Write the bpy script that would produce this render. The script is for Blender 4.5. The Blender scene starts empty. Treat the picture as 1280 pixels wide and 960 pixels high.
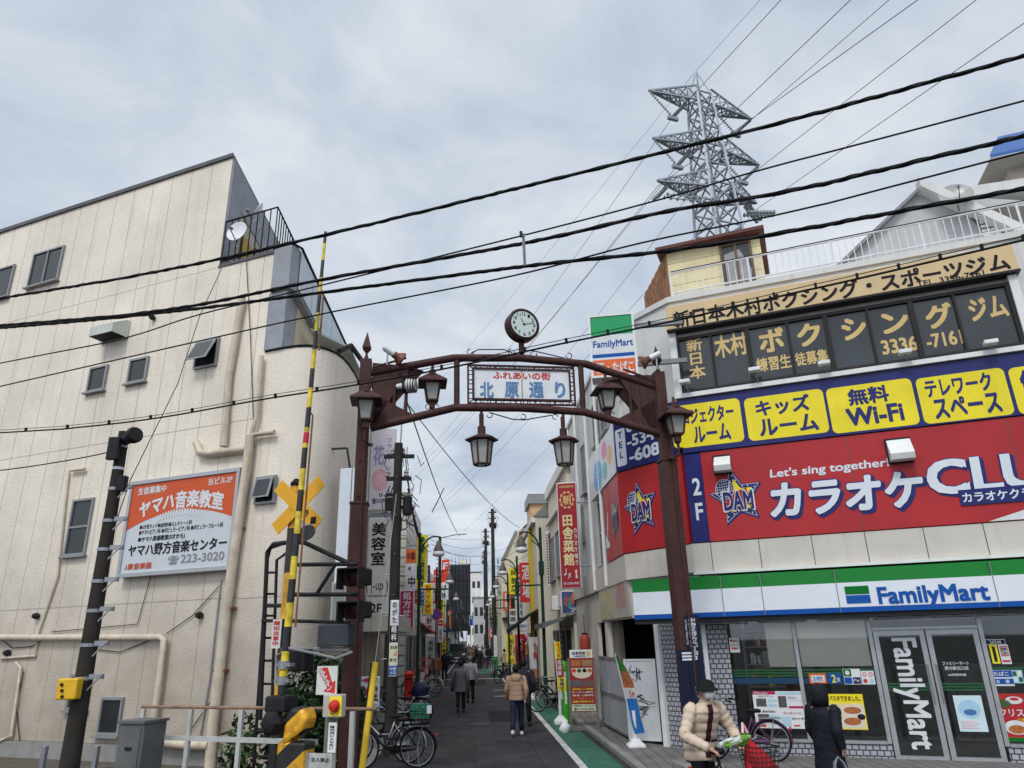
import bpy, bmesh, math, random
from mathutils import Vector, Matrix
random.seed(7)
SC = bpy.context.scene
COL = SC.collection
R = math.radians
# ------------------------------------------------------------------ camera
FPX, PITCH, ROLL, CAMZ = 889.0, R(19.7), R(1.55), 2.25       # focal length in pixels of the 1280 px wide photograph
_c, _s = math.cos(ROLL), math.sin(ROLL)
_R0 = Vector((1, 0, 0)); _U0 = Vector((0, -math.sin(PITCH), math.cos(PITCH))); _F0 = Vector((0, math.cos(PITCH), math.sin(PITCH)))
_right = _c * _R0 - _s * _U0
_up = _s * _R0 + _c * _U0
cam_data = bpy.data.cameras.new('camera')
cam_data.sensor_width = 36.0
cam_data.lens = FPX / 1280 * 36
cam_data.clip_start = 0.1
cam_data.clip_end = 4000
cam = bpy.data.objects.new('camera', cam_data)
COL.objects.link(cam)
_m = Matrix.Identity(4)
for i in range(3):
    _m[i][0] = _right[i]; _m[i][1] = _up[i]; _m[i][2] = -_F0[i]
_m[2][3] = CAMZ
cam.matrix_world = _m
SC.camera = cam
# ------------------------------------------------------------------ exposure, sky, sun
SC.view_settings.view_transform = 'Standard'
SC.view_settings.look = 'None'
SC.view_settings.gamma = 1
SC.view_settings.use_curve_mapping = False
SC.view_settings.exposure = 0.0
SC.cycles.max_bounces = 6
SC.cycles.diffuse_bounces = 3
SC.cycles.glossy_bounces = 3
SC.cycles.transmission_bounces = 4
SC.cycles.transparent_max_bounces = 8
SC.cycles.use_denoising = True
SUN_EL, SUN_AZ = R(50), R(200)          # azimuth clockwise from +Y: behind the camera
SUN_DIR = Vector((math.cos(SUN_EL) * math.sin(SUN_AZ), math.cos(SUN_EL) * math.cos(SUN_AZ), math.sin(SUN_EL)))

world = bpy.data.worlds.new('World')
SC.world = world
world.use_nodes = True
_nt = world.node_tree
_nt.nodes.clear()
def _n(t, **kw):
    n = _nt.nodes.new(t)
    for k, v in kw.items():
        if k.startswith('i_'):
            n.inputs[int(k[2:])].default_value = v
        else:
            setattr(n, k, v)
    return n
_lk = _nt.links.new
_sky = _n('ShaderNodeTexSky', sky_type='NISHITA', sun_disc=False, sun_elevation=SUN_EL, sun_rotation=SUN_AZ)
_tc = _n('ShaderNodeTexCoord')
_sep = _n('ShaderNodeSeparateXYZ')
_lk(_tc.outputs['Generated'], _sep.inputs[0])
_add = _n('ShaderNodeMath', operation='ADD', i_1=0.22)
_mx = _n('ShaderNodeMath', operation='MAXIMUM', i_1=0.0)
_lk(_sep.outputs[2], _mx.inputs[0]); _lk(_mx.outputs[0], _add.inputs[0])
_dx = _n('ShaderNodeMath', operation='DIVIDE'); _dy = _n('ShaderNodeMath', operation='DIVIDE')
_lk(_sep.outputs[0], _dx.inputs[0]); _lk(_add.outputs[0], _dx.inputs[1])
_lk(_sep.outputs[1], _dy.inputs[0]); _lk(_add.outputs[0], _dy.inputs[1])
_cmb = _n('ShaderNodeCombineXYZ')
_lk(_dx.outputs[0], _cmb.inputs[0]); _lk(_dy.outputs[0], _cmb.inputs[1])
_no = _n('ShaderNodeTexNoise'); _no.inputs['Scale'].default_value = 2.6; _no.inputs['Detail'].default_value = 9; _no.inputs['Roughness'].default_value = 0.55
_no.inputs['Distortion'].default_value = 0.35
_lk(_cmb.outputs[0], _no.inputs['Vector'])
_rp = _n('ShaderNodeValToRGB')
_rp.color_ramp.elements[0].position = 0.33; _rp.color_ramp.elements[0].color = (5.2, 6.1, 7.4, 1)
_rp.color_ramp.elements[1].position = 0.66; _rp.color_ramp.elements[1].color = (8.7, 9.1, 9.6, 1)
_e = _rp.color_ramp.elements.new(0.5); _e.color = (6.9, 7.6, 8.6, 1)
_lk(_no.outputs['Fac'], _rp.inputs[0])
_mix = _n('ShaderNodeMixRGB', i_0=0.94)
_lk(_sky.outputs[0], _mix.inputs[1]); _lk(_rp.outputs[0], _mix.inputs[2])
# thin cloud glows where the sun stands behind it
_dot = _n('ShaderNodeVectorMath', operation='DOT_PRODUCT'); _dot.inputs[1].default_value = SUN_DIR
_lk(_tc.outputs['Generated'], _dot.inputs[0])
_mr = _n('ShaderNodeMapRange'); _mr.interpolation_type = 'SMOOTHSTEP'
_mr.inputs[1].default_value = 0.25; _mr.inputs[2].default_value = 1.0; _mr.inputs[3].default_value = 1.0; _mr.inputs[4].default_value = 2.0
_lk(_dot.outputs['Value'], _mr.inputs[0])
_mul = _n('ShaderNodeMixRGB', blend_type='MULTIPLY', i_0=1.0)
_lk(_mix.outputs[0], _mul.inputs[1]); _lk(_mr.outputs[0], _mul.inputs[2])
_bg = _n('ShaderNodeBackground'); _bg.inputs['Strength'].default_value = 0.093
_lk(_mul.outputs[0], _bg.inputs['Color'])
_out = _n('ShaderNodeOutputWorld')
_lk(_bg.outputs[0], _out.inputs[0])

sun_data = bpy.data.lights.new('sun', 'SUN')
sun_data.energy = 1.5
sun_data.angle = R(14)
sun_data.color = (1.0, 0.96, 0.9)
sun = bpy.data.objects.new('sun', sun_data)
COL.objects.link(sun)
sun.rotation_euler = SUN_DIR.to_track_quat('Z', 'Y').to_euler()
sun.location = (0, -20, 40)
# ------------------------------------------------------------------ measuring: a pixel of the photograph -> a real point
def ray(px, py):
    a = px - 640; b = 480 - py
    return (_F0 * FPX + _right * a + _up * b) / FPX
def G(px, py, z=0.0):                       # where that line of sight meets the ground (height z)
    d = ray(px, py); t = (z - CAMZ) / d.z
    return Vector((d.x * t, d.y * t, z))
def AT(px, py, y):                          # ... at the distance y ahead
    d = ray(px, py); t = y / d.y
    return Vector((d.x * t, y, CAMZ + d.z * t))
class Pl:
    """A vertical reference plane: u along it (to the right seen from the camera), z up, d out of it towards the viewer."""
    def __init__(s, x, y, deg=None, to=None):
        s.o = Vector((x, y, 0))
        if to is not None: a = math.atan2(to[1] - y, to[0] - x)
        else: a = R(deg)
        s.e = Vector((math.cos(a), math.sin(a), 0)); s.n = Vector((s.e.y, -s.e.x, 0)); s.a = a
    def P(s, u, d, z): return s.o + s.e * u + s.n * d + Vector((0, 0, z))
    def uz(s, px, py, d=0.0):
        v = ray(px, py); o = s.o + s.n * d
        t = s.n.dot(o) / s.n.dot(v)
        p = v * t; q = p - o
        return q.dot(s.e), CAMZ + p.z
    def rect(s, x0, y0, x1, y1, d=0.0):     # from the upper left and lower right pixel
        u0, z1 = s.uz(x0, y0, d); u1, z0 = s.uz(x1, y1, d)
        return u0, z0, u1, z1
    def quad(s, tl, tr, br, bl, d=0.0):     # mean rectangle of four pixels
        a, b, c, e = [s.uz(*p, d) for p in (tl, tr, br, bl)]
        return (a[0] + e[0]) / 2, (c[1] + e[1]) / 2, (b[0] + c[0]) / 2, (a[1] + b[1]) / 2
class Wd:                                   # plain world axes for MB
    @staticmethod
    def P(x, y, z): return Vector((x, y, z))
W = Wd()
def sub(r, a0, b0, a1, b1):                 # fraction of a rectangle, b counted from its top
    u0, z0, u1, z1 = r
    return (u0 + (u1 - u0) * a0, z1 - (z1 - z0) * b1, u0 + (u1 - u0) * a1, z1 - (z1 - z0) * b0)

# ------------------------------------------------------------------ materials
_mats = {}
def mat(name, col, rough=0.65, var=0.12, scale=2.5, bump=0.0, bscale=60, metal=0.0, streak=0.0, streak_col=(0.12, 0.09, 0.06), emit=0.0, spec=None, coat=0.0):
    if name in _mats: return _mats[name]
    m = bpy.data.materials.new(name); m.use_nodes = True
    nt = m.node_tree; b = nt.nodes['Principled BSDF']; L = nt.links.new
    b.inputs['Roughness'].default_value = rough; b.inputs['Metallic'].default_value = metal
    b.inputs['Specular IOR Level'].default_value = spec if spec is not None else (.12 if max(col) < .07 else .28)
    b.inputs['Coat Weight'].default_value = coat
    b.inputs['Base Color'].default_value = (*col, 1)
    geo = nt.nodes.new('ShaderNodeNewGeometry')
    if var > 0:
        nz = nt.nodes.new('ShaderNodeTexNoise'); nz.inputs['Scale'].default_value = scale; nz.inputs['Detail'].default_value = 6; nz.inputs['Roughness'].default_value = 0.6
        L(geo.outputs['Position'], nz.inputs['Vector'])
        mr = nt.nodes.new('ShaderNodeMapRange'); mr.inputs[1].default_value = 0.3; mr.inputs[2].default_value = 0.7
        mr.inputs[3].default_value = 1 - var; mr.inputs[4].default_value = 1 + var
        L(nz.outputs['Fac'], mr.inputs[0])
        mu = nt.nodes.new('ShaderNodeMixRGB'); mu.blend_type = 'MULTIPLY'; mu.inputs[0].default_value = 1; mu.inputs[1].default_value = (*col, 1)
        L(mr.outputs[0], mu.inputs[2]); last = mu.outputs[0]
        if streak > 0:
            mp = nt.nodes.new('ShaderNodeMapping'); mp.inputs['Scale'].default_value = (5, 5, 0.35)
            L(geo.outputs['Position'], mp.inputs[0])
            n2 = nt.nodes.new('ShaderNodeTexNoise'); n2.inputs['Scale'].default_value = 1.6; n2.inputs['Detail'].default_value = 5
            L(mp.outputs[0], n2.inputs['Vector'])
            r2 = nt.nodes.new('ShaderNodeMapRange'); r2.inputs[1].default_value = 0.56; r2.inputs[2].default_value = 0.8; r2.inputs[3].default_value = 0; r2.inputs[4].default_value = streak
            L(n2.outputs['Fac'], r2.inputs[0])
            mx = nt.nodes.new('ShaderNodeMixRGB'); mx.inputs[2].default_value = (*streak_col, 1)
            L(r2.outputs[0], mx.inputs[0]); L(last, mx.inputs[1]); last = mx.outputs[0]
        L(last, b.inputs['Base Color'])
        rr = nt.nodes.new('ShaderNodeMapRange'); rr.inputs[3].default_value = max(0.02, rough - 0.1); rr.inputs[4].default_value = min(1, rough + 0.12)
        L(nz.outputs['Fac'], rr.inputs[0]); L(rr.outputs[0], b.inputs['Roughness'])
    if bump > 0:
        nb = nt.nodes.new('ShaderNodeTexNoise'); nb.inputs['Scale'].default_value = bscale; nb.inputs['Detail'].default_value = 3
        L(geo.outputs['Position'], nb.inputs['Vector'])
        bp = nt.nodes.new('ShaderNodeBump'); bp.inputs['Strength'].default_value = bump; bp.inputs['Distance'].default_value = 0.02
        L(nb.outputs['Fac'], bp.inputs['Height']); L(bp.outputs[0], b.inputs['Normal'])
    if emit > 0:
        b.inputs['Emission Color'].default_value = (*col, 1); b.inputs['Emission Strength'].default_value = emit
    _mats[name] = m
    return m
def brick_mat(name, pl, c1, c2, mortar, w, h, ms=0.012, offset=0.5, rough=0.35, bump=0.3, var=0.15):
    """Tiles or bricks laid in the axes of a wall plane."""
    if name in _mats: return _mats[name]
    m = bpy.data.materials.new(name); m.use_nodes = True
    nt = m.node_tree; b = nt.nodes['Principled BSDF']; L = nt.links.new
    geo = nt.nodes.new('ShaderNodeNewGeometry'); sp = nt.nodes.new('ShaderNodeSeparateXYZ')
    L(geo.outputs['Position'], sp.inputs[0])
    if pl is None:
        vx = sp.outputs[0]; vy = sp.outputs[1]
    else:
        d = nt.nodes.new('ShaderNodeVectorMath'); d.operation = 'DOT_PRODUCT'; d.inputs[1].default_value = pl.e
        L(geo.outputs['Position'], d.inputs[0]); vx = d.outputs['Value']; vy = sp.outputs[2]
    cb = nt.nodes.new('ShaderNodeCombineXYZ'); L(vx, cb.inputs[0]); L(vy, cb.inputs[1])
    br = nt.nodes.new('ShaderNodeTexBrick'); br.offset = offset
    br.inputs['Color1'].default_value = (*c1, 1); br.inputs['Color2'].default_value = (*c2, 1); br.inputs['Mortar'].default_value = (*mortar, 1)
    br.inputs['Scale'].default_value = 1; br.inputs['Brick Width'].default_value = w; br.inputs['Row Height'].default_value = h; br.inputs['Mortar Size'].default_value = ms
    br.inputs['Mortar Smooth'].default_value = 0.1
    L(cb.outputs[0], br.inputs['Vector'])
    nz = nt.nodes.new('ShaderNodeTexNoise'); nz.inputs['Scale'].default_value = 1.3; nz.inputs['Detail'].default_value = 5
    L(geo.outputs['Position'], nz.inputs['Vector'])
    mr = nt.nodes.new('ShaderNodeMapRange'); mr.inputs[1].default_value = 0.3; mr.inputs[2].default_value = 0.7; mr.inputs[3].default_value = 1 - var; mr.inputs[4].default_value = 1 + var
    L(nz.outputs['Fac'], mr.inputs[0])
    mu = nt.nodes.new('ShaderNodeMixRGB'); mu.blend_type = 'MULTIPLY'; mu.inputs[0].default_value = 1
    L(br.outputs['Color'], mu.inputs[1]); L(mr.outputs[0], mu.inputs[2]); L(mu.outputs[0], b.inputs['Base Color'])
    b.inputs['Roughness'].default_value = rough
    bp = nt.nodes.new('ShaderNodeBump'); bp.inputs['Strength'].default_value = bump; bp.inputs['Distance'].default_value = 0.006; bp.invert = True
    L(br.outputs['Fac'], bp.inputs['Height']); L(bp.outputs[0], b.inputs['Normal'])
    _mats[name] = m
    return m
def glass_mat(name, tint=(0.75, 0.8, 0.8), fac=0.25, rough=0.02):
    """A see-through pane: mostly clear, with a mirror coat that grows towards grazing angles."""
    if name in _mats: return _mats[name]
    m = bpy.data.materials.new(name); m.use_nodes = True
    nt = m.node_tree; nt.nodes.clear(); L = nt.links.new
    tr = nt.nodes.new('ShaderNodeBsdfTransparent'); tr.inputs[0].default_value = (*tint, 1)
    gl = nt.nodes.new('ShaderNodeBsdfGlossy'); gl.inputs['Roughness'].default_value = rough; gl.inputs['Color'].default_value = (0.9, 0.95, 1, 1)
    lw = nt.nodes.new('ShaderNodeFresnel'); lw.inputs[0].default_value = 1.5
    ad = nt.nodes.new('ShaderNodeMath'); ad.operation = 'ADD'; ad.inputs[1].default_value = fac; ad.use_clamp = True
    L(lw.outputs[0], ad.inputs[0])
    mx = nt.nodes.new('ShaderNodeMixShader'); L(ad.outputs[0], mx.inputs[0]); L(tr.outputs[0], mx.inputs[1]); L(gl.outputs[0], mx.inputs[2])
    o = nt.nodes.new('ShaderNodeOutputMaterial'); L(mx.outputs[0], o.inputs[0])
    _mats[name] = m
    return m
def stripe_mat(name, c1, c2, period, axis, rough=0.45, duty=0.5, grime=0.45):
    """Two painted colours in bands across AXIS (a world vector)."""
    if name in _mats: return _mats[name]
    m = bpy.data.materials.new(name); m.use_nodes = True
    nt = m.node_tree; b = nt.nodes['Principled BSDF']; L = nt.links.new
    geo = nt.nodes.new('ShaderNodeNewGeometry'); d = nt.nodes.new('ShaderNodeVectorMath'); d.operation = 'DOT_PRODUCT'; d.inputs[1].default_value = axis
    L(geo.outputs['Position'], d.inputs[0])
    md = nt.nodes.new('ShaderNodeMath'); md.operation = 'WRAP'; md.inputs[1].default_value = period; md.inputs[2].default_value = 0
    L(d.outputs['Value'], md.inputs[0])
    gt = nt.nodes.new('ShaderNodeMath'); gt.operation = 'GREATER_THAN'; gt.inputs[1].default_value = period * duty
    L(md.outputs[0], gt.inputs[0])
    mx = nt.nodes.new('ShaderNodeMixRGB'); mx.inputs[1].default_value = (*c1, 1); mx.inputs[2].default_value = (*c2, 1); L(gt.outputs[0], mx.inputs[0])
    nz = nt.nodes.new('ShaderNodeTexNoise'); nz.inputs['Scale'].default_value = 9; nz.inputs['Detail'].default_value = 5; L(geo.outputs['Position'], nz.inputs['Vector'])
    mr = nt.nodes.new('ShaderNodeMapRange'); mr.inputs[1].default_value = 0.3; mr.inputs[2].default_value = 0.7; mr.inputs[3].default_value = 1 - grime; mr.inputs[4].default_value = 1 + grime * 0.5
    L(nz.outputs['Fac'], mr.inputs[0])
    mu = nt.nodes.new('ShaderNodeMixRGB'); mu.blend_type = 'MULTIPLY'; mu.inputs[0].default_value = 1; L(mx.outputs[0], mu.inputs[1]); L(mr.outputs[0], mu.inputs[2])
    L(mu.outputs[0], b.inputs['Base Color']); b.inputs['Roughness'].default_value = rough
    _mats[name] = m
    return m

# ------------------------------------------------------------------ objects
def tag(o, label=None, cat=None, group=None, kind=None):
    if label: o['label'] = label
    if cat: o['category'] = cat
    if group: o['group'] = group
    if kind: o['kind'] = kind
    return o
def thing(name, label, cat, loc=(0, 0, 0), rz=0.0, group=None):
    o = bpy.data.objects.new(name, None); COL.objects.link(o)
    o.empty_display_size = 0.2
    o.location = loc; o.rotation_euler = (0, 0, rz)
    return tag(o, label, cat, group)
def wmat(o):                                # world matrix of an empty or part before the depsgraph knows it
    m = Matrix.LocRotScale(o.location, o.rotation_euler, o.scale)
    return wmat(o.parent) @ m if o.parent else m
class MB:
    def __init__(s, pl=W): s.pl = pl; s.v = []; s.f = []
    def add(s, pts, faces):
        k = len(s.v); s.v += [s.pl.P(*p) for p in pts]; s.f += [tuple(i + k for i in f) for f in faces]; return s
    def raw(s, pts, faces):
        k = len(s.v); s.v += [Vector(p) for p in pts]; s.f += [tuple(i + k for i in f) for f in faces]; return s
    def box(s, x0, x1, y0, y1, z0, z1):
        return s.add([(x0, y0, z0), (x1, y0, z0), (x1, y1, z0), (x0, y1, z0), (x0, y0, z1), (x1, y0, z1), (x1, y1, z1), (x0, y1, z1)],
                     [(0, 3, 2, 1), (4, 5, 6, 7), (0, 1, 5, 4), (1, 2, 6, 5), (2, 3, 7, 6), (3, 0, 4, 7)])
    def prism(s, poly, y0, y1):             # polygon in (first, third) coordinate, extruded along the second
        n = len(poly)
        return s.add([(a, y0, b) for a, b in poly] + [(a, y1, b) for a, b in poly],
                     [tuple(range(n)), tuple(range(2 * n - 1, n - 1, -1))] + [(i, i + n, (i + 1) % n + n, (i + 1) % n) for i in range(n)])
    def flat(s, poly, y):
        return s.add([(a, y, b) for a, b in poly], [tuple(range(len(poly)))])
    def plan(s, poly, z0, z1):              # polygon in plan, extruded upward
        n = len(poly)
        return s.add([(a, b, z0) for a, b in poly] + [(a, b, z1) for a, b in poly],
                     [tuple(range(n - 1, -1, -1)), tuple(range(n, 2 * n))] + [(i, (i + 1) % n, (i + 1) % n + n, i + n) for i in range(n)])
    def tube(s, pts, r, seg=8, cap=True, world=False):
        P = [Vector(p) if world else s.pl.P(*p) for p in pts]; n = len(P)
        rr = r if isinstance(r, (list, tuple)) else [r] * n
        k = len(s.v); up = None
        for i in range(n):
            t = (P[min(i + 1, n - 1)] - P[max(i - 1, 0)])
            t = t.normalized() if t.length > 1e-9 else Vector((0, 0, 1))
            if up is None: up = t.orthogonal().normalized()
            else:
                up = up - t * up.dot(t); up = up.normalized() if up.length > 1e-6 else t.orthogonal().normalized()
            b = t.cross(up)
            for j in range(seg):
                a = 2 * math.pi * j / seg
                s.v.append(P[i] + (up * math.cos(a) + b * math.sin(a)) * rr[i])
        for i in range(n - 1):
            for j in range(seg):
                j2 = (j + 1) % seg
                s.f.append((k + i * seg + j, k + i * seg + j2, k + (i + 1) * seg + j2, k + (i + 1) * seg + j))
        if cap:
            s.f.append(tuple(k + j for j in range(seg - 1, -1, -1))); s.f.append(tuple(k + (n - 1) * seg + j for j in range(seg)))
        return s
    def loft(s, secs, seg=12, cap=True, phase=0.0):       # (x, y, z, rx, ry) horizontal rings
        k = len(s.v); n = len(secs)
        for (x, y, z, rx, ry) in secs:
            for j in range(seg):
                a = 2 * math.pi * (j + phase) / seg
                s.v.append(s.pl.P(x + rx * math.cos(a), y + ry * math.sin(a), z))
        for i in range(n - 1):
            for j in range(seg):
                j2 = (j + 1) % seg
                s.f.append((k + i * seg + j, k + i * seg + j2, k + (i + 1) * seg + j2, k + (i + 1) * seg + j))
        if cap:
            s.f.append(tuple(k + j for j in range(seg - 1, -1, -1))); s.f.append(tuple(k + (n - 1) * seg + j for j in range(seg)))
        return s
    def lathe(s, prof, c, seg=12, axis='z', phase=0.0):   # (r, h) along axis from c
        x, y, z = c
        if axis == 'z': return s.loft([(x, y, z + h, r, r) for r, h in prof], seg, True, phase)
        k = len(s.v); n = len(prof)
        for r, h in prof:
            for j in range(seg):
                a = 2 * math.pi * (j + phase) / seg; p = r * math.cos(a); q = r * math.sin(a)
                s.v.append(s.pl.P(x + h, y + p, z + q) if axis == 'x' else s.pl.P(x + p, y + h, z + q))
        for i in range(n - 1):
            for j in range(seg):
                j2 = (j + 1) % seg
                s.f.append((k + i * seg + j, k + i * seg + j2, k + (i + 1) * seg + j2, k + (i + 1) * seg + j))
        s.f.append(tuple(k + j for j in range(seg - 1, -1, -1))); s.f.append(tuple(k + (n - 1) * seg + j for j in range(seg)))
        return s
    def dir_lathe(s, prof, c, axis, seg=14):              # (r, h) along a world direction
        c = Vector(c); ax = Vector(axis).normalized(); a = ax.orthogonal().normalized(); b = ax.cross(a)
        k = len(s.v); n = len(prof)
        for r, h in prof:
            for j in range(seg):
                t = 2 * math.pi * j / seg; s.v.append(c + ax * h + (a * math.cos(t) + b * math.sin(t)) * r)
        for i in range(n - 1):
            for j in range(seg):
                j2 = (j + 1) % seg
                s.f.append((k + i * seg + j, k + i * seg + j2, k + (i + 1) * seg + j2, k + (i + 1) * seg + j))
        s.f.append(tuple(k + j for j in range(seg - 1, -1, -1))); s.f.append(tuple(k + (n - 1) * seg + j for j in range(seg)))
        return s
    def bar(s, p, q, w, t=None, world=False):             # square bar from p to q
        P = Vector(p) if world else s.pl.P(*p); Q = Vector(q) if world else s.pl.P(*q)
        t = t or w; d = (Q - P)
        if d.length < 1e-6: return s
        d.normalize(); a = d.cross(Vector((0, 0, 1)))
        a = a.normalized() if a.length > 1e-3 else Vector((1, 0, 0)); b = d.cross(a)
        v = []
        for o in (P, Q):
            for sa, sb in ((-1, -1), (1, -1), (1, 1), (-1, 1)): v.append(o + a * sa * w / 2 + b * sb * t / 2)
        return s.raw(v, [(0, 3, 2, 1), (4, 5, 6, 7), (0, 1, 5, 4), (1, 2, 6, 5), (2, 3, 7, 6), (3, 0, 4, 7)])
    def build(s, name, m, parent=None, smooth=False, bevel=0.0, fix=True):
        inv = wmat(parent).inverted() if parent else None
        me = bpy.data.meshes.new(name)
        me.from_pydata([(inv @ v if inv else v) for v in s.v], [], s.f)
        me.materials.append(m)
        if fix or bevel or smooth:
            bm = bmesh.new(); bm.from_mesh(me)
            if fix: bmesh.ops.recalc_face_normals(bm, faces=bm.faces)
            if bevel > 0:
                es = [e for e in bm.edges if e.is_manifold and e.calc_face_angle(0) > 0.6]
                bmesh.ops.bevel(bm, geom=es, offset=bevel, segments=2, profile=0.5, affect='EDGES', clamp_overlap=True)
            bm.to_mesh(me); bm.free()
        if smooth:
            me.shade_smooth()
            if smooth != 'all': me.set_sharp_from_angle(angle=R(40))
        o = bpy.data.objects.new(name, me); COL.objects.link(o)
        if parent: o.parent = parent
        return o
_glyphs = {}
def glyphs(t):
    if t not in _glyphs:
        c = bpy.data.curves.new('writing', 'FONT'); c.body = t; c.resolution_u = 3; c.fill_mode = 'FRONT'
        o = bpy.data.objects.new('writing', c); COL.objects.link(o)
        dg = bpy.context.evaluated_depsgraph_get()
        me = bpy.data.meshes.new_from_object(o.evaluated_get(dg))
        v = [(p.co.x, p.co.y) for p in me.vertices]; f = [tuple(p.vertices) for p in me.polygons]
        bpy.data.objects.remove(o); bpy.data.curves.remove(c); bpy.data.meshes.remove(me)
        _glyphs[t] = (v, f)
    return _glyphs[t]
def lettering(t, pl, r, d, m, parent, w=0.02, vertical=False, slant=0.0, bend=0.0, rot=False, name='lettering', gap=0.12):
    """Writing as flat mesh letters, fitted into the rectangle r = (u0, z0, u1, z1) of a plane, d in front of it; w thickens the strokes."""
    u0, z0, u1, z1 = r; mb = MB(pl)
    if w < .012: sh = [(0, 0)]
    elif w < .05: e = w * .72; sh = [(e, e), (-e, e), (e, -e), (-e, -e)]
    else: sh = [(0, 0)] + [(w * .8 * math.cos(R(30 * k)), w * .8 * math.sin(R(30 * k))) for k in range(12)]
    for q, (ox, oy) in enumerate(sh):
        dd = d + q * .0004
        if vertical:
            n = len(t); h = (z1 - z0) / n
            for i, ch in enumerate(t):
                if ch == ' ': continue
                v, f = glyphs(ch)
                if not v: continue
                v = [(x + ox, y + oy) for x, y in v]
                zt = z1 - i * h; zb = zt - h * (1 - gap)
                if ch in 'ー-〜':
                    a = [(-y, x) for x, y in v]; mx, my = -.36, .5
                    sc = min(u1 - u0, (zt - zb))
                    mb.add([((u0 + u1) / 2 - (p[0] - mx) * sc, dd, (zt + zb) / 2 + (p[1] - my) * sc) for p in a], f); continue
                xs = [p[0] for p in glyphs(ch)[0]]
                if ord(ch) > 0x2000:
                    bx0, bx1, by0, by1 = 0.0, 1.0, -0.1, 0.88
                    if ch in 'っゃゅょッャュョェァィゥォ': bx0, by1 = -0.1, 0.9
                else: bx0, bx1, by0, by1 = (min(xs) + max(xs)) / 2 - .4, (min(xs) + max(xs)) / 2 + .4, -0.05, 0.75
                mb.add([(u0 + (p[0] - bx0) / (bx1 - bx0) * (u1 - u0), dd, zb + (p[1] - by0) / (by1 - by0) * (zt - zb)) for p in v], f)
        else:
            v, f = glyphs(t)
            if not v: continue
            g0 = [p[0] for p in v]; g1 = [p[1] for p in v]
            if rot: v = [(p[1] + ox, -p[0] + oy) for p in v]; g0, g1 = g1, [-p for p in g0]
            else: v = [(x + ox, y + oy) for x, y in v]
            x0, x1, y0, y1 = min(g0) - w * .5, max(g0) + w * .5, min(g1) - w * .5, max(g1) + w * .5
            sx = (u1 - u0) / max(x1 - x0, 1e-6); sy = (z1 - z0) / max(y1 - y0, 1e-6)
            cu = (u0 + u1) / 2; pts = []
            for x, y in v:
                uu = u0 + (x - x0) * sx; zz = z0 + (y - y0) * sy
                uu += (zz - z0) * slant
                if bend: k = (uu - cu) / ((u1 - u0) / 2); zz -= bend * k * k
                pts.append((uu, dd, zz))
            mb.add(pts, f)
    return mb.build(name, m, parent, fix=False)
def panel(pl, r, d0, d1, m, parent, name='panel', bevel=0.0):
    return MB(pl).box(r[0], r[2], d0, d1, r[1], r[3]).build(name, m, parent, bevel=bevel)
def frame(pl, r, d0, d1, t, m, parent, name='frame', mull=(), trans=()):
    u0, z0, u1, z1 = r; b = MB(pl)
    b.box(u0, u0 + t, d0, d1, z0, z1).box(u1 - t, u1, d0, d1, z0, z1).box(u0 + t, u1 - t, d0, d1, z0, z0 + t).box(u0 + t, u1 - t, d0, d1, z1 - t, z1)
    for a in mull: b.box(a - t * .45, a + t * .45, d0, d1 - .004, z0 + t, z1 - t)
    for a in trans: b.box(u0 + t, u1 - t, d0, d1 - .006, a - t * .45, a + t * .45)
    return b.build(name, m, parent)
def blob(pl, cu, cz, ru, rz, d, m, parent, name='disc', n=28):
    return MB(pl).flat([(cu + ru * math.cos(2 * math.pi * i / n), cz + rz * math.sin(2 * math.pi * i / n)) for i in range(n)], d).build(name, m, parent, fix=False)
def rrect(r, rad, n=5):
    u0, z0, u1, z1 = r; pts = []
    for cx, cz, a0 in ((u1 - rad, z1 - rad, 0), (u0 + rad, z1 - rad, 90), (u0 + rad, z0 + rad, 180), (u1 - rad, z0 + rad, 270)):
        for i in range(n + 1):
            a = R(a0 + 90 * i / n); pts.append((cx + rad * math.cos(a), cz + rad * math.sin(a)))
    return pts
def copy_thing(o, loc, rz, label=None, name=None, scale=None):
    c = o.copy(); COL.objects.link(c)
    c.location = loc; c.rotation_euler = (0, 0, rz)
    if scale: c.scale = (scale,) * 3
    if label: c['label'] = label
    for ch in list(o.children):
        p = ch.copy(); COL.objects.link(p); p.parent = c
        for g in list(ch.children):
            q = g.copy(); COL.objects.link(q); q.parent = p
    return c
def arc(c, rad, a0, a1, n=12):
    return [(c[0] + rad * math.cos(R(a0 + (a1 - a0) * i / n)), c[1] + rad * math.sin(R(a0 + (a1 - a0) * i / n))) for i in range(n + 1)]
# ------------------------------------------------------------------ planes of the place
RAIL = -21.5                                   # both front rows run along the railway line
FR = Pl(6.5, 14.2, RAIL)                       # front of the shop building
FL = Pl(-6.29, 15.93, RAIL)                    # front of the apartment building
GA = Pl(-2.62, 12.4, to=(2.86, 13.2))          # the street gate
SD = Vector((-0.062, 0.9981, 0)); LA = Vector((0.9981, 0.062, 0))
def ST(t, s): p = LA * t + SD * s; return (p.x, p.y)           # across / along the street
SR = Pl(*ST(3.58, 60), to=ST(3.58, 0))           # walls on its right side, u grows towards the viewer
SL = Pl(*ST(-3.0, 0), to=ST(-3.0, 60))         # walls on its left side, u grows away
def facing(y, t=0.0):                          # a plane across the street at distance y
    return Pl(0, y, math.degrees(math.atan2(LA.y, LA.x)) + t)
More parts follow.
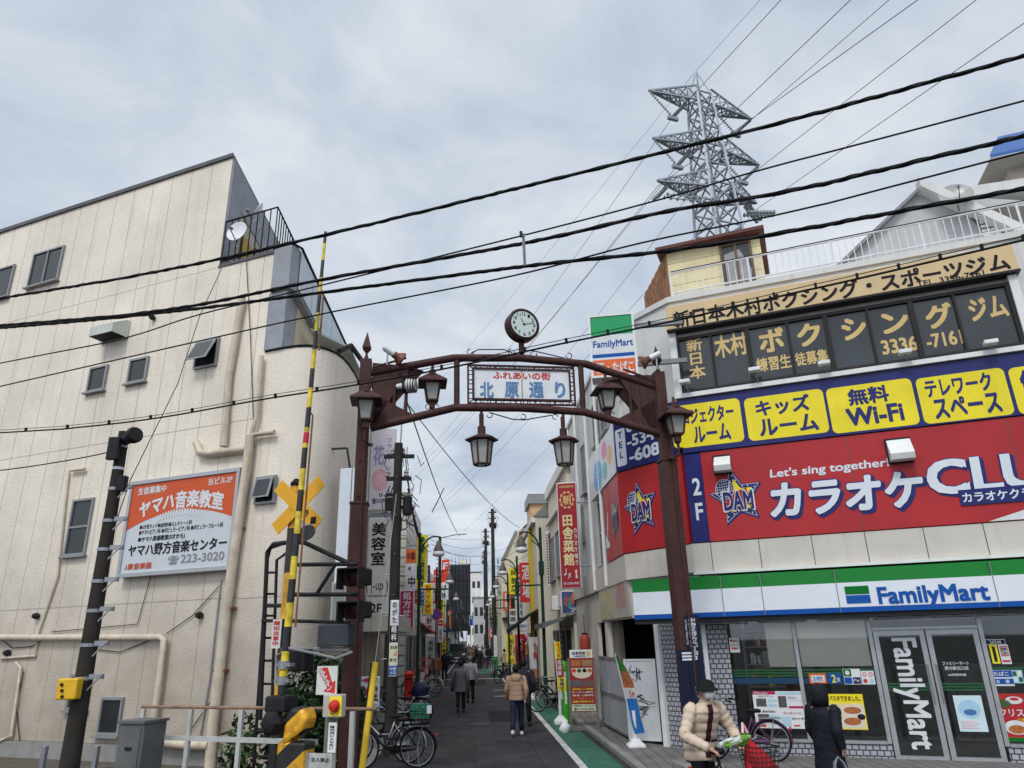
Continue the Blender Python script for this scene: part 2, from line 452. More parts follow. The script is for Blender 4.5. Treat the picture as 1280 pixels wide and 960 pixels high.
# ------------------------------------------------------------------ colours
M_white = mat('white_paint', (.72, .72, .70), .5, .07, 2, streak=.25, streak_col=(.3, .27, .22))
M_cleanwhite = mat('white_plastic', (.70, .71, .71), .35, .08, 3, streak=.15, streak_col=(.3, .28, .25))
M_signwhite = mat('sign_white', (.64, .65, .66), .3, .08, 3, streak=.14, streak_col=(.3, .28, .25))
M_grey = mat('grey_metal', (.21, .215, .22), .45, .1, 4)
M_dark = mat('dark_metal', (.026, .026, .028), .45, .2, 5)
M_black = mat('black_rubber', (.011, .011, .012), .55, .2, 6)
M_ink = mat('black_ink', (.015, .015, .018), .6, 0)
M_brown = mat('brown_painted_steel', (.066, .031, .028), .5, .25, 6, streak=.3, streak_col=(.14, .05, .03))
M_concrete = mat('concrete', (.24, .235, .22), .85, .18, 3, bump=.25, bscale=45, streak=.3)
M_poleconc = mat('weathered_pole', (.036, .032, .028), .85, .3, 3, bump=.25, bscale=60)
M_alu = mat('aluminium', (.42, .43, .44), .35, .08, 5, metal=.6)
M_steel = mat('galvanised_steel', (.30, .31, .33), .42, .12, 2, metal=.55)
M_frame = mat('window_aluminium', (.27, .275, .28), .4, .1, 5, metal=.3)
M_bronze = mat('dark_window_bar', (.03, .026, .025), .4, .1)
M_pane = mat('dark_window_glass', (.028, .032, .033), .08, .35, .8, spec=.4)
M_panelo = mat('frosted_pane', (.33, .33, .31), .22, .15, 3)
M_glass = glass_mat('shop_glass', (.92, .92, .90), .02)
M_red = mat('sign_red', (.40, .022, .026), .35, .12, 1.1, streak=.22, streak_col=(.20, .03, .03))
M_deepred = mat('deep_red', (.33, .015, .022), .35, .08, 2)
M_navy = mat('sign_navy', (.014, .018, .13), .35, .12, 2, streak=.2, streak_col=(.05, .05, .10))
M_darknavy = mat('dark_navy', (.014, .018, .04), .4, .08, 2)
M_yellow = mat('sign_yellow', (.80, .66, .02), .35, .08, 2, streak=.14, streak_col=(.45, .33, .04))
M_warnyellow = mat('warning_yellow', (.72, .42, .02), .45, .15, 6)
M_green = mat('shop_green', (.004, .15, .022), .55, .06, 2, spec=.12)
M_blue = mat('shop_blue', (.008, .08, .34), .4, .05, 2, spec=.15)
M_orange = mat('sign_orange', (.60, .12, .03), .4, .08, 3)
M_gold = mat('gold_lettering', (.62, .44, .18), .5, .06)
M_beige = mat('sign_beige', (.60, .44, .24), .5, .08, 2)
M_polegreen = mat('dark_green_paint', (.012, .045, .03), .45, .15, 5)
M_magenta = mat('sign_magenta', (.42, .015, .10), .4, .06)
M_pink = mat('sign_pink', (.75, .45, .5), .4, .1)
M_skin = mat('skin', (.48, .28, .2), .55, .08, 12)
M_hair = mat('black_hair', (.012, .010, .010), .45, .2, 20)
M_greyhair = mat('grey_hair', (.16, .15, .145), .6, .2, 20)
M_redink = mat('red_ink', (.55, .03, .03), .5, 0)
M_blueink = mat('blue_ink', (.06, .16, .38), .5, .15, 8)
M_wood = mat('brown_timber', (.12, .07, .04), .6, .2, 5)
M_leaf = mat('green_leaf', (.045, .085, .025), .6, .35, 3)
M_leaf2 = mat('dark_leaf', (.022, .045, .016), .6, .35, 3)

# cream facade of the apartment building: pebble-dash with joints
def panel_wall(name, pl, col, step, phase, levels, streak=.26, joint=.6):
    m = bpy.data.materials.new(name); m.use_nodes = True
    nt = m.node_tree; b = nt.nodes['Principled BSDF']; L = nt.links.new
    geo = nt.nodes.new('ShaderNodeNewGeometry')
    def math_(op, a, v=None, v2=None):
        n = nt.nodes.new('ShaderNodeMath'); n.operation = op
        if isinstance(a, (int, float)): n.inputs[0].default_value = a
        else: L(a, n.inputs[0])
        if v is not None:
            if isinstance(v, (int, float)): n.inputs[1].default_value = v
            else: L(v, n.inputs[1])
        if v2 is not None: n.inputs[2].default_value = v2
        return n.outputs[0]
    d = nt.nodes.new('ShaderNodeVectorMath'); d.operation = 'DOT_PRODUCT'; d.inputs[1].default_value = pl.e
    L(geo.outputs['Position'], d.inputs[0])
    sp = nt.nodes.new('ShaderNodeSeparateXYZ'); L(geo.outputs['Position'], sp.inputs[0])
    u = math_('SUBTRACT', d.outputs['Value'], pl.o.dot(pl.e) + phase)
    w = math_('WRAP', u, step, 0.0)
    line = math_('LESS_THAN', w, .022)
    for z in levels:
        line = math_('MAXIMUM', line, math_('LESS_THAN', math_('ABSOLUTE', math_('SUBTRACT', sp.outputs[2], z)), .012))
    nz = nt.nodes.new('ShaderNodeTexNoise'); nz.inputs['Scale'].default_value = .55; nz.inputs['Detail'].default_value = 8; nz.inputs['Roughness'].default_value = .62
    L(geo.outputs['Position'], nz.inputs['Vector'])
    mr = nt.nodes.new('ShaderNodeMapRange'); mr.inputs[1].default_value = .3; mr.inputs[2].default_value = .7; mr.inputs[3].default_value = .87; mr.inputs[4].default_value = 1.1
    L(nz.outputs['Fac'], mr.inputs[0])
    nf = nt.nodes.new('ShaderNodeTexNoise'); nf.inputs['Scale'].default_value = 26; nf.inputs['Detail'].default_value = 3; L(geo.outputs['Position'], nf.inputs['Vector'])
    mf = nt.nodes.new('ShaderNodeMapRange'); mf.inputs[1].default_value = .28; mf.inputs[2].default_value = .55; mf.inputs[3].default_value = .88; mf.inputs[4].default_value = 1.0; L(nf.outputs['Fac'], mf.inputs[0])
    mu = nt.nodes.new('ShaderNodeMixRGB'); mu.blend_type = 'MULTIPLY'; mu.inputs[0].default_value = 1; mu.inputs[1].default_value = (*col, 1); L(math_('MULTIPLY', mr.outputs[0], mf.outputs[0]), mu.inputs[2])
    # rain streaks and rust runs
    mp = nt.nodes.new('ShaderNodeMapping'); mp.inputs['Scale'].default_value = (3.2, 3.2, .16); L(geo.outputs['Position'], mp.inputs[0])
    n2 = nt.nodes.new('ShaderNodeTexNoise'); n2.inputs['Scale'].default_value = 1.5; n2.inputs['Detail'].default_value = 6; L(mp.outputs[0], n2.inputs['Vector'])
    r2 = nt.nodes.new('ShaderNodeMapRange'); r2.inputs[1].default_value = .57; r2.inputs[2].default_value = .78; r2.inputs[3].default_value = 0; r2.inputs[4].default_value = streak
    L(n2.outputs['Fac'], r2.inputs[0])
    mx = nt.nodes.new('ShaderNodeMixRGB'); mx.inputs[2].default_value = (.30, .20, .11, 1); L(r2.outputs[0], mx.inputs[0]); L(mu.outputs[0], mx.inputs[1])
    # splashed dirt of the lowest storey, with an uneven edge
    n3 = nt.nodes.new('ShaderNodeTexNoise'); n3.inputs['Scale'].default_value = 1.8; n3.inputs['Detail'].default_value = 7; L(geo.outputs['Position'], n3.inputs['Vector'])
    zz = math_('MULTIPLY_ADD', n3.outputs['Fac'], 2.6, -1.3); zs = math_('ADD', sp.outputs[2], zz)
    r3 = nt.nodes.new('ShaderNodeMapRange'); r3.inputs[1].default_value = .1; r3.inputs[2].default_value = 5.2; r3.inputs[3].default_value = .78; r3.inputs[4].default_value = 0
    L(zs, r3.inputs[0])
    m3 = nt.nodes.new('ShaderNodeMixRGB'); m3.inputs[2].default_value = (.21, .165, .12, 1); L(r3.outputs[0], m3.inputs[0]); L(mx.outputs[0], m3.inputs[1])
    ml = nt.nodes.new('ShaderNodeMixRGB'); ml.inputs[2].default_value = (.20, .16, .12, 1)
    L(math_('MULTIPLY', line, joint), ml.inputs[0]); L(m3.outputs[0], ml.inputs[1]); L(ml.outputs[0], b.inputs['Base Color'])
    b.inputs['Roughness'].default_value = .85
    nb = nt.nodes.new('ShaderNodeTexNoise'); nb.inputs['Scale'].default_value = 24; nb.inputs['Detail'].default_value = 4; L(geo.outputs['Position'], nb.inputs['Vector'])
    bp = nt.nodes.new('ShaderNodeBump'); bp.inputs['Strength'].default_value = .45; bp.inputs['Distance'].default_value = .03; L(nb.outputs['Fac'], bp.inputs['Height']); L(bp.outputs[0], b.inputs['Normal'])
    return m
# ------------------------------------------------------------------ ground
M_asphalt = mat('asphalt', (.046, .046, .048), .85, .35, 1.3, bump=.35, bscale=120)
M_asphalt2 = mat('old_asphalt', (.045, .044, .043), .88, .3, .7, bump=.35, bscale=90)
M_paver = brick_mat('pavers', None, (.15, .14, .135), (.18, .165, .155), (.05, .047, .045), .22, .22, .012, .0, .8, .3, .2)
M_lane = mat('green_road_paint', (.034, .125, .085), .75, .4, 3, bump=.3, bscale=100, streak=.55, streak_col=(.05, .05, .05))
M_line = mat('worn_white_line', (.52, .52, .50), .75, .3, 7, bump=.3, bscale=100, streak=.55, streak_col=(.07, .07, .07))
def sheet(name, poly, z, m, kind='structure'):
    o = MB().add([(x, y, z) for x, y in poly], [tuple(range(len(poly)))]).build(name, m)
    return tag(o, kind=kind)
sheet('ground', [(-900, -200), (900, -200), (900, 1500), (-900, 1500)], 0.0, M_asphalt2)
sheet('road', [ST(-1.95, 11), ST(2.84, 11), ST(2.84, 330), ST(-1.95, 330)], .004, M_asphalt)
def strip(name, t0, t1, s0, s1, m, z=.009):
    return sheet(name, [ST(t0, s0), ST(t1, s0), ST(t1, s1), ST(t0, s1)], z, m)
strip('road_line', 1.95, 2.09, 11.5, 33, M_line)
strip('road_line', 1.78, 1.92, 34.5, 47, M_line)
strip('road_line', 1.85, 2.0, 52, 130, M_line)
strip('road_green_lane', 2.10, 2.72, 11.5, 31, M_lane, .008)
strip('road_green_lane', 2.0, 2.6, 36, 46, M_lane, .008)
strip('road_green_lane', 0.3, 1.8, 54, 62, M_lane, .008)
strip('road_line', -1.8, 1.8, 46.6, 47.0, M_line)
strip('road_line', -1.8, .2, 39.2, 39.32, M_line)
strip('road_line', .9, 1.7, 32.2, 32.4, M_line)
strip('road_line', 1.0, 1.75, 36.0, 36.2, M_line)
strip('road_line', -1.85, -1.75, 50, 120, M_line)
for k, (a, b, c, d) in enumerate(((-1.2, .1, 15.5, 19.2), (.5, 1.5, 22.5, 26), (-1.7, -.6, 29, 34), (-.4, .8, 40, 46))): strip('road_patch', a, b, c, d, mat('asphalt_patch_%d' % (k % 2), (.024, .024, .026) if k % 2 else (.042, .041, .041), .9, .3, 2, bump=.4, bscale=110), .0065)
for a, b in ((-.45, -.43), (1.32, 1.335)): strip('road_seam', a, b, 11, 47, M_ink, .0072)
strip('road_seam', -1.9, 1.9, 27.6, 27.63, M_ink, .0072)
# gutters, a kerb step and the paved corner in front of the shop
kerb = MB().plan([ST(2.85, 13), ST(3.0, 13), ST(3.0, 26), ST(2.85, 26)], 0, .11).build('road_kerb', M_concrete, bevel=.015); tag(kerb, kind='structure')
pv = [ST(3.001, 13), (14, 7.2), tuple(FR.P(9, -.3, 0))[:2], tuple(FR.P(-3, -.3, 0))[:2], ST(3.7, 17), ST(3.7, 26), ST(3.001, 26)]
pav = MB().plan(pv, 0, .06).build('pavement', M_paver); tag(pav, kind='structure')
verge = MB().plan([ST(-3.0, 11.5), ST(-1.96, 11.5), ST(-1.96, 60), ST(-3.0, 60)], 0, .03).build('pavement_strip', M_concrete); tag(verge, kind='structure')
M_earth = mat('bare_earth', (.10, .085, .065), .95, .35, 2, bump=.6, bscale=30)
sheet('ground_verge', [tuple(FL.P(-16, 2.6, 0))[:2], tuple(FL.P(1.6, 2.6, 0))[:2], tuple(FL.P(1.6, -.2, 0))[:2], tuple(FL.P(-16, -.2, 0))[:2]], .006, M_earth)
# manholes and patches of the road
for (px, py, r_) in ((600, 905, .32), (588, 868, .3)):
    p = G(px, py)
    o = MB().loft([(p.x, p.y, .006, r_, r_), (p.x, p.y, .010, r_, r_)], 20).build('manhole_cover', mat('cast_iron', (.06, .058, .055), .6, .3, 20, bump=.5, bscale=40))
    tag(o, 'round iron manhole cover in the road, ' + ('nearer to the street gate' if py > 890 else 'farther down the street'), 'manhole cover', 'manhole covers in the road')
# ================================================================== cream apartment building on the left
M_cream = panel_wall('cream_panels', FL, (.78, .70, .59), .735, -1.385, (3.23, 7.23, 11.6))
M_cream2 = panel_wall('cream_pebbledash', FL, (.78, .70, .595), 50, 20, (3.2,), .34)
M_greystucco = mat('grey_stucco', (.30, .315, .345), .85, .12, 2, bump=.8, bscale=30)
M_creampipe = mat('cream_pipe', (.58, .50, .39), .5, .2, 3, streak=.6, streak_col=(.3, .13, .05))
M_trim = mat('dark_roof_trim', (.09, .09, .095), .5, .2)
AB = thing('apartment_building', 'cream four storey building with pipes, small windows and a rounded lower corner beside the crossing', 'building', tuple(FL.P(-8, 0, 0)))
pp = lambda u, d: tuple(FL.P(u, d, 0))[:2]
# main block; the street side runs along the street
def along(p, k): return (p[0] - .05 * k, p[1] + k)
A0, A1 = pp(-26, 0), pp(-1.40, 0); A2 = along(A1, 9); A3 = (A0[0] + 6, A0[1] + 12)
MB().plan([A0, A1, A2, A3], 11.6, 15.05).build('upper_wall', M_cream, AB)
B1 = (-5.92, 15.78); B2 = along(B1, 10)
MB().plan([A0, B1, B2, A3], 8.87, 11.6).build('wall', M_cream, AB)
# lower storeys end in a rounded corner
cur = [pp(-26, 0), pp(.44, 0), (-5.45, 15.60), (-5.05, 15.50), (-4.78, 15.50), (-4.55, 15.60), (-4.38, 15.78), (-4.25, 16.02), (-4.17, 16.35), (-4.13, 16.8), (-4.12, 17.3), (-4.15, 18.5), (-4.45, 25), A3]
MB().plan(cur, 0, 8.87).build('rounded_wall', M_cream2, AB, smooth=True)
# flat panels over the pebble-dash of the main front
MB(FL).box(-26, .30, 0, .012, .35, 8.86).build('front_wall', M_cream, AB)
MB(FL).box(-26, .34, 0, .07, 0, .34).build('footing', M_concrete, AB)
# roof edge, balcony floor and the grey slab round the balcony opening
tr = MB(); tr.plan([pp(-26, .06), pp(-1.36, .06), along(pp(-1.36, 0), 9.1), along(pp(-1.6, 0), 9.1), pp(-1.62, -.25), pp(-26, -.25)], 15.05, 15.17); tr.build('roof_trim', M_trim, AB)
E1 = Pl(*A1, to=along(A1, 9))
g = MB(E1)                  # street side of the top storey
g.box(.03, .95, 0, .05, 11.62, 15.04).box(.95, 4.6, 0, .05, 13.9, 15.04).box(4.6, 9, 0, .05, 11.62, 15.04)
g.build('grey_surround', M_greystucco, AB)
MB(E1).box(1.0, 4.55, 0, .03, 11.65, 13.88).build('balcony_recess', mat('recess_beige', (.42, .36, .28), .8, .15), AB)
MB(E1).box(2.4, 3.9, .03, .06, 11.7, 13.6).build('balcony_door', M_pane, AB)
for k in range(2): MB(E1).box(1.15 + k * .55, 1.55 + k * .55, .08, .12, 12.2, 13.3).build('towel', mat('mustard_cloth', (.45, .30, .08), .9, .2), AB)
C1 = along(B1, 0)
slab = MB(); slab.plan([pp(-1.40, .03), (-5.93, 15.74), along((-5.93, 15.74), 9.5), along(A1, 9)], 11.58, 11.66); slab.build('balcony_floor', M_trim, AB)
# parapet box in grey pebble-dash with glass facing on the street side
GP = Pl(-5.68, 15.66, RAIL)
pb = MB(); pb.plan([(-5.86, 15.60), (-5.36, 15.40), (-5.24, 15.62), (-5.24, 16.0), along((-5.24, 16.0), 9), along((-5.9, 16.0), 9)], 10.42, 11.6); pb.build('parapet', M_greystucco, AB)
e2 = Pl(-5.22, 15.66, to=along((-5.22, 15.66), 9))
gp = MB(e2)
for k in range(6): gp.box(.05 + k * 1.3, 1.3 + k * 1.3, 0, .03, 10.5, 11.56)
gp.build('glass_facing', mat('pale_glass_panel', (.42, .5, .54), .12, .1, 2), AB)
MB().tube([(-5.88, 15.62, 11.63), (-5.34, 15.41, 11.63), (-5.19, 15.66, 11.63), along((-5.19, 15.7), 9) + (11.63,)], .035, 6).build('parapet_cap', M_black, AB)
MB().plan([(-5.92, 15.70), (-5.42, 15.50), (-5.40, 15.56), along((-5.40, 15.5), 1.0), along((-5.9, 15.7), 1.0)], 8.9, 10.41).build('grey_pilaster', M_greystucco, AB)
MB().plan([(-5.43, 16.4), along((-5.43, 16.4), 7), along((-5.9, 16.4), 7), (-5.9, 16.4)], 8.9, 10.41).build('set_back_wall', mat('pale_ochre', (.56, .47, .34), .8, .1), AB)
MB().tube([(p[0], p[1], 8.9) for p in cur[1:-1]], .035, 6).build('roof_edge_trim', M_black, AB)
MB().tube([(-4.35, 16.6, 9.2), (-4.2, 17.2, 9.6), (-4.2, 19, 9.75), (-4.4, 22, 9.75)], .07, 8).build('awning_rail', M_black, AB)
aw = MB(); aw.add([(-5.2, 16.9, 10.0), (-4.25, 17.3, 9.62), (-4.5, 22, 9.7), (-5.4, 22, 10.2), (-5.2, 16.9, 9.95), (-4.25, 17.3, 9.57), (-4.5, 22, 9.65), (-5.4, 22, 10.15)], [(0, 1, 2, 3), (7, 6, 5, 4), (0, 4, 5, 1), (1, 5, 6, 2), (2, 6, 7, 3), (3, 7, 4, 0)])
aw.build('awning_sheet', mat('pale_glass_panel2', (.35, .40, .43), .15, .1), AB)
# balcony railing
rl = MB()
c0 = FL.P(-1.32, .02, 0); c1 = Vector((-5.95, 15.78, 0)); c2 = Vector((-5.95 - .1, 17.9, 0))
for z in (11.75, 12.95): rl.tube([(c0.x, c0.y, z), (c1.x, c1.y, z), (c2.x, c2.y, z)], .028, 6)
for k in range(9): p = c0.lerp(c1, k / 8); rl.tube([(p.x, p.y, 11.65), (p.x, p.y, 12.95)], .016, 5)
for k in range(1, 11): p = c1.lerp(c2, k / 10); rl.tube([(p.x, p.y, 11.65), (p.x, p.y, 12.95)], .016, 5)
rl.build('railing', M_black, AB)
# windows
def window(pl, r, parent, d=.012, t=.055, mull=(), trans=(), pane=None, sill=True, fm=None, depth=.06):
    w = frame(pl, r, d, d + depth, t, fm or M_frame, parent, 'window', mull, trans)
    panel(pl, (r[0] + t, r[1] + t, r[2] - t, r[3] - t), d, d + .022, pane or M_pane, w, 'pane')
    if sill: MB(pl).box(r[0] - .05, r[2] + .05, d, d + .13, r[1] - .05, r[1] - .004).build('sill', fm or M_frame, w)
    return w
def wq(*c): return FL.quad(*c, .03)
r_ = wq((43, 318), (81, 307), (73, 349), (34, 361)); window(FL, r_, AB, mull=((r_[0] + r_[2]) / 2,))
r_ = wq((-38, 348), (20, 330), (11, 368), (-44, 388)); window(FL, r_, AB, mull=((r_[0] + r_[2]) / 2,))
r_ = wq((114, 459), (136, 457), (130, 488), (108, 491)); window(FL, r_, AB)
r_ = wq((164, 449), (187, 446), (182, 476), (158, 481)); window(FL, r_, AB)
r_ = wq((93, 626), (118, 621), (108, 692), (79, 697)); window(FL, r_, AB, trans=((r_[1] + r_[3]) / 2,))
r_ = wq((129, 873), (158, 870), (147, 918), (120, 920)); window(FL, r_, AB)
r_ = wq((90, 845), (118, 840), (108, 885), (82, 890)); window(FL, r_, AB)
def awning_window(pl, r, parent, open_=.28):
    u0, z0, u1, z1 = r
    w = frame(pl, r, .012, .08, .05, M_frame, parent, 'window')
    panel(pl, (u0 + .05, z0 + .05, u1 - .05, z1 - .05), .012, .03, mat('window_gap', (.02, .02, .02), .8, 0), w, 'opening')
    s = MB(pl); a = (u0 + .04, u1 - .04)
    s.add([(a[0], .09, z1 - .05), (a[1], .09, z1 - .05), (a[1], .09 + open_, z0 + .12), (a[0], .09 + open_, z0 + .12), (a[0], .12, z1 - .05), (a[1], .12, z1 - .05), (a[1], .12 + open_, z0 + .12), (a[0], .12 + open_, z0 + .12)],
          [(0, 1, 2, 3), (7, 6, 5, 4), (0, 4, 5, 1), (1, 5, 6, 2), (2, 6, 7, 3), (3, 7, 4, 0)])
    s.build('sash', M_frame, w)
    dd = MB(pl); b0, b1 = a[0] + .05, a[1] - .05
    k0, k1 = .123 + open_ * .07, .123 + open_ * .93; zA, zB = z1 - .05 - (z1 - z0 - .17) * .07, z1 - .05 - (z1 - z0 - .17) * .93
    dd.add([(b0, k0, zA), (b1, k0, zA), (b1, k1, zB), (b0, k1, zB)], [(0, 1, 2, 3)]); dd.build('pane', M_pane, w)
awning_window(FL, FL.quad((246, 426), (275, 420), (266, 457), (238, 461), .1), AB)
CW = Pl(-5.62, 15.67, -22)
awning_window(CW, CW.quad((320, 596), (345, 593), (340, 628), (314, 631), .1), AB, .12)
# pipes
def pipe(pts, r=.075, d=.13, name='drain_pipe', m=None, pl=FL):
    P = [(pl.uz(x, y, d)[0], d, pl.uz(x, y, d)[1]) for x, y in pts]
    return MB(pl).tube(P, r, 10).build(name, m or M_creampipe, AB, smooth=True)
pipe([(303, 372), (296, 410), (286, 470), (279, 558)], .085)
pipe([(245, 553), (250, 566), (262, 567), (308, 561)], .085)
pipe([(313, 545), (309, 580), (297, 660), (283, 760), (273, 850), (266, 905), (262, 960)], .105, .16)
pipe([(327, 445), (321, 520), (314, 544), (343, 540)], .06, .12)
pipe([(-60, 796), (60, 797), (200, 796), (205, 800), (198, 860), (190, 912)], .07, .14)
pipe([(178, 924), (230, 930), (262, 931)], .10, .2)
pipe([(88, 588), (106, 586)], .04, .1); pipe([(86, 590), (72, 720), (48, 790), (44, 820), (0, 823)], .03, .06)
pipe([(276, 724), (262, 850), (250, 920)], .02, .05, 'cable_conduit', M_alu)
pipe([(20, 828), (26, 835), (14, 920), (0, 926)], .035, .08)
for k, (x, y) in enumerate(((294, 660), (283, 760), (273, 838))):
    u, z = FL.uz(x, y, .16); MB(FL).box(u - .13, u + .16, .02, .18, z - .02, z + .02).build('pipe_bracket', mat('rusty_bracket', (.25, .10, .04), .8, .3), AB)
u, z = FL.uz(138, 408, .3)
hood = MB(FL); hood.prism([(u - .62, z + .2), (u + .38, z + .2), (u + .38, z - .3), (u - .62, z - .3)], .01, .08)
hood.add([(u - .5, .08, z + .22), (u + .35, .08, z + .22), (u + .35, .5, z - .02), (u - .5, .5, z - .02), (u - .5, .08, z - .28), (u + .35, .08, z - .28), (u + .35, .5, z - .28), (u - .5, .5, z - .28)],
         [(0, 1, 2, 3), (3, 2, 6, 7), (0, 3, 7, 4), (1, 5, 6, 2)])
hood.build('vent_hood', mat('pale_green_metal', (.50, .53, .47), .5, .1, streak=.2), AB)
MB(FL).add([(u - .5, .08, z - .275), (u + .35, .08, z - .275), (u + .35, .5, z - .275), (u - .5, .5, z - .275)], [(0, 1, 2, 3)]).build('vent_opening', M_ink, AB)
for x, y in ((191, 397), (250, 775 - 6), (46, 770), (10, 816)):
    u, z = FL.uz(x, y, .06); MB(FL).lathe([(.06, 0), (.08, .06), (.05, .14)], (u, .02, z), 10, 'y').build('vent_cap', M_dark, AB)
# hanging loose wires on the wall
for pts in ([(318, 560), (313, 420), (309, 345), (308, 325)], [(206, 655), (172, 780), (64, 790)], [(276, 730), (240, 770), (208, 792)], [(120, 812), (150, 815), (188, 800)], [(0, 798), (15, 810), (40, 808), (55, 798)], [(30, 840), (20, 880), (25, 930)], [(268, 870), (240, 910), (215, 940)]):
    MB(FL).tube([(FL.uz(x, y, .05)[0], .05, FL.uz(x, y, .05)[1]) for x, y in pts], .010, 5).build('loose_wire', M_black, AB)
# satellite dishes on the balcony rail
def dish(c, rad, aim, label, m=None):
    c = Vector(c); aim = Vector(aim).normalized()
    t = thing('satellite_dish', label, 'satellite dish', tuple(c - Vector((0, 0, rad))))
    b = MB(); prof = [(rad * k / 6, -rad * .22 * (1 - (k / 6) ** 2)) for k in range(7)]; prof[0] = (.004, prof[0][1])
    b.dir_lathe(prof + [(rad, .015)] + [(rad * k / 6, -rad * .22 * (1 - (k / 6) ** 2) + .02) for k in range(5, 0, -1)], c, aim, 24); b.build('reflector', m or M_cleanwhite, t, smooth=True)
    s = Vector((0, 0, -1)); s = (s - aim * s.dot(aim)).normalized(); tip = c + aim * rad * .95 + s * rad * .3
    a = MB(); a.tube([tuple(c + s * rad * .9), tuple(tip)], .014, 6, world=True); a.build('feed_arm', M_dark, t)
    a = MB(); a.dir_lathe([(.035, 0), (.05, .03), (.03, .12)], tip, c - tip, 10); a.build('feed_horn', M_grey, t)
    back = c - aim * (rad * .3)
    a = MB(); a.tube([tuple(c - aim * .08), tuple(back), tuple(back - Vector((0, 0, rad * 1.5)))], .025, 8, world=True); a.build('mast', M_steel, t)
    return t
dp = FL.uz(296, 289, .25); dish(FL.P(dp[0], .25, dp[1]), .29, (-.25, -.9, .1), 'white satellite dish on the corner of the balcony, facing the tracks')
q = AT(322, 266, 16.4); dish(tuple(q), .30, (-.85, -.35, .4), 'white satellite dish turned sideways above the balcony railing')
# ------------------------------------------------------------------ music school board
SB = thing('signboard', 'large framed music school board in orange and white on the cream wall', 'signboard', tuple(FL.P(-1.7, .12, 3.84)))
sr = FL.quad((163, 603), (300, 584), (288, 712), (146, 722), .22)
M_boardwhite = mat('board_white', (.54, .57, .60), .3, .04)
M_boardorange = mat('board_orange', (.56, .085, .02), .35, .06)
panel(FL, (sr[0] + .05, sr[1] + .05, sr[2] - .05, sr[3] - .05), .03, .20, M_boardwhite, SB, 'board')
frame(FL, sr, .02, .235, .085, M_alu, SB, 'frame')
w_ = sr[2] - sr[0]; inner = (sr[0] + .085, sr[1] + .085, sr[2] - .085, sr[3] - .085)
def S(*a): return sub(inner, *a)
iu0, iz0, iu1, iz1 = inner; iw, ih = iu1 - iu0, iz1 - iz0
curve = [(iu0 + iw * k / 16, iz1 - ih * (.52 - .15 * (1 - ((k - 8) / 8) ** 2) - .03 * k / 16)) for k in range(17)]
MB(FL).flat([(iu1, iz1), (iu0, iz1)] + curve, .204).build('orange_field', M_boardorange, SB, fix=False)
def L_(t, a, m, **k): return lettering(t, FL, S(*a), .208, m, SB, **k)
L_('生徒募集中', (.06, .04, .34, .125), M_signwhite, w=.03)
L_('当ビル2F', (.74, .035, .96, .115), M_signwhite, w=.025)
L_('ヤマハ音楽教室', (.10, .135, .90, .33), M_signwhite, w=.045, bend=.17)
for k in range(17):
    a = .285 + k * .026; c = .335 + ((k - 8) / 8) ** 2 * .055
    MB(FL).box(*[iu0 + iw * q for q in (a, a + .013)], .205, .209, iz1 - ih * (c + .075), iz1 - ih * c).build('piano_key', M_signwhite, SB)
L_('●3才児ランド●幼児科●エレクトーン科', (.13, .475, .63, .525), M_ink)
L_('●ヤマハピアノ科 ●ポピュラーピアノ科 ●ポピュラーフルート科', (.13, .535, .92, .59), M_ink)
L_('●ヤマハ英語教室(5才から)', (.13, .61, .58, .675), M_ink, w=.03)
L_('ヤマハ野方音楽センター', (.05, .69, .97, .82), M_ink, w=.03)
L_('☎', (.45, .85, .55, .94), mat('grey_ink', (.25, .24, .27), .5, 0))
L_('223-3020', (.57, .845, .96, .935), mat('grey_ink', (.25, .24, .27), .5, 0), w=.02)
L_('♪東音楽器', (.04, .895, .30, .965), mat('orange_ink', (.5, .07, .02), .5, 0), w=.03)
# ================================================================== shop building on the right
RB = thing('shop_building', 'white three storey corner building with a convenience store below and a boxing gym above', 'building', tuple(FR.P(4, -3, 0)))
M_concwhite = mat('white_rendered_concrete', (.60, .60, .58), .75, .1, 1.2, bump=.15, bscale=40, streak=.35, streak_col=(.33, .27, .2))
M_fascia = mat('beige_fascia_panel', (.56, .52, .46), .5, .08, 1.5, streak=.3, streak_col=(.3, .22, .15))
CA, CB = Vector((3.70, 15.30, 0)), Vector((2.50, 17.02, 0))     # chamfered street corner
CD = (CB - CA).normalized()
CH = Pl(CB.x, CB.y, to=(CA.x, CA.y))           # chamfer plane, u from the street end
ch_len = (CA - CB).length
TR = 2.5 * LA.x + 17.02 * LA.y
SE = CB.dot(SD)
SW = Pl(*ST(TR, 26), to=ST(TR, SE))     # street side wall, u towards the viewer
fp = lambda u, d: tuple(FR.P(u, d, 0))[:2]
def offp(p, d, n): return (p[0] + n[0] * d, p[1] + n[1] * d)
def bplan(d):                                  # outline set d behind the faces
    nf, nc, ns = FR.n, CH.n, SW.n
    a = FR.P(14, -d, 0); 
    def meet(P1, n1, P2, n2):                  # crossing of two offset wall lines
        c1 = n1.dot(P1) - d; c2 = n2.dot(P2) - d; det = n1.x * n2.y - n1.y * n2.x
        return ((c1 * n2.y - c2 * n1.y) / det, (n1.x * c2 - n2.x * c1) / det)
    p1 = meet(CA, nf, CA, nc); p2 = meet(CB, nc, CB, ns)
    e = SW.P(0, -d, 0)
    return [(a.x, a.y), p1, p2, (e.x, e.y), (e.x + 9, e.y + 2), (a.x + 3, a.y + 12)]
MB().plan(bplan(.16), 3.42, 9.72).build('upper_wall', M_concwhite, RB)
MB().plan(bplan(.10), 9.72, 9.86).build('parapet_cap', M_concwhite, RB)
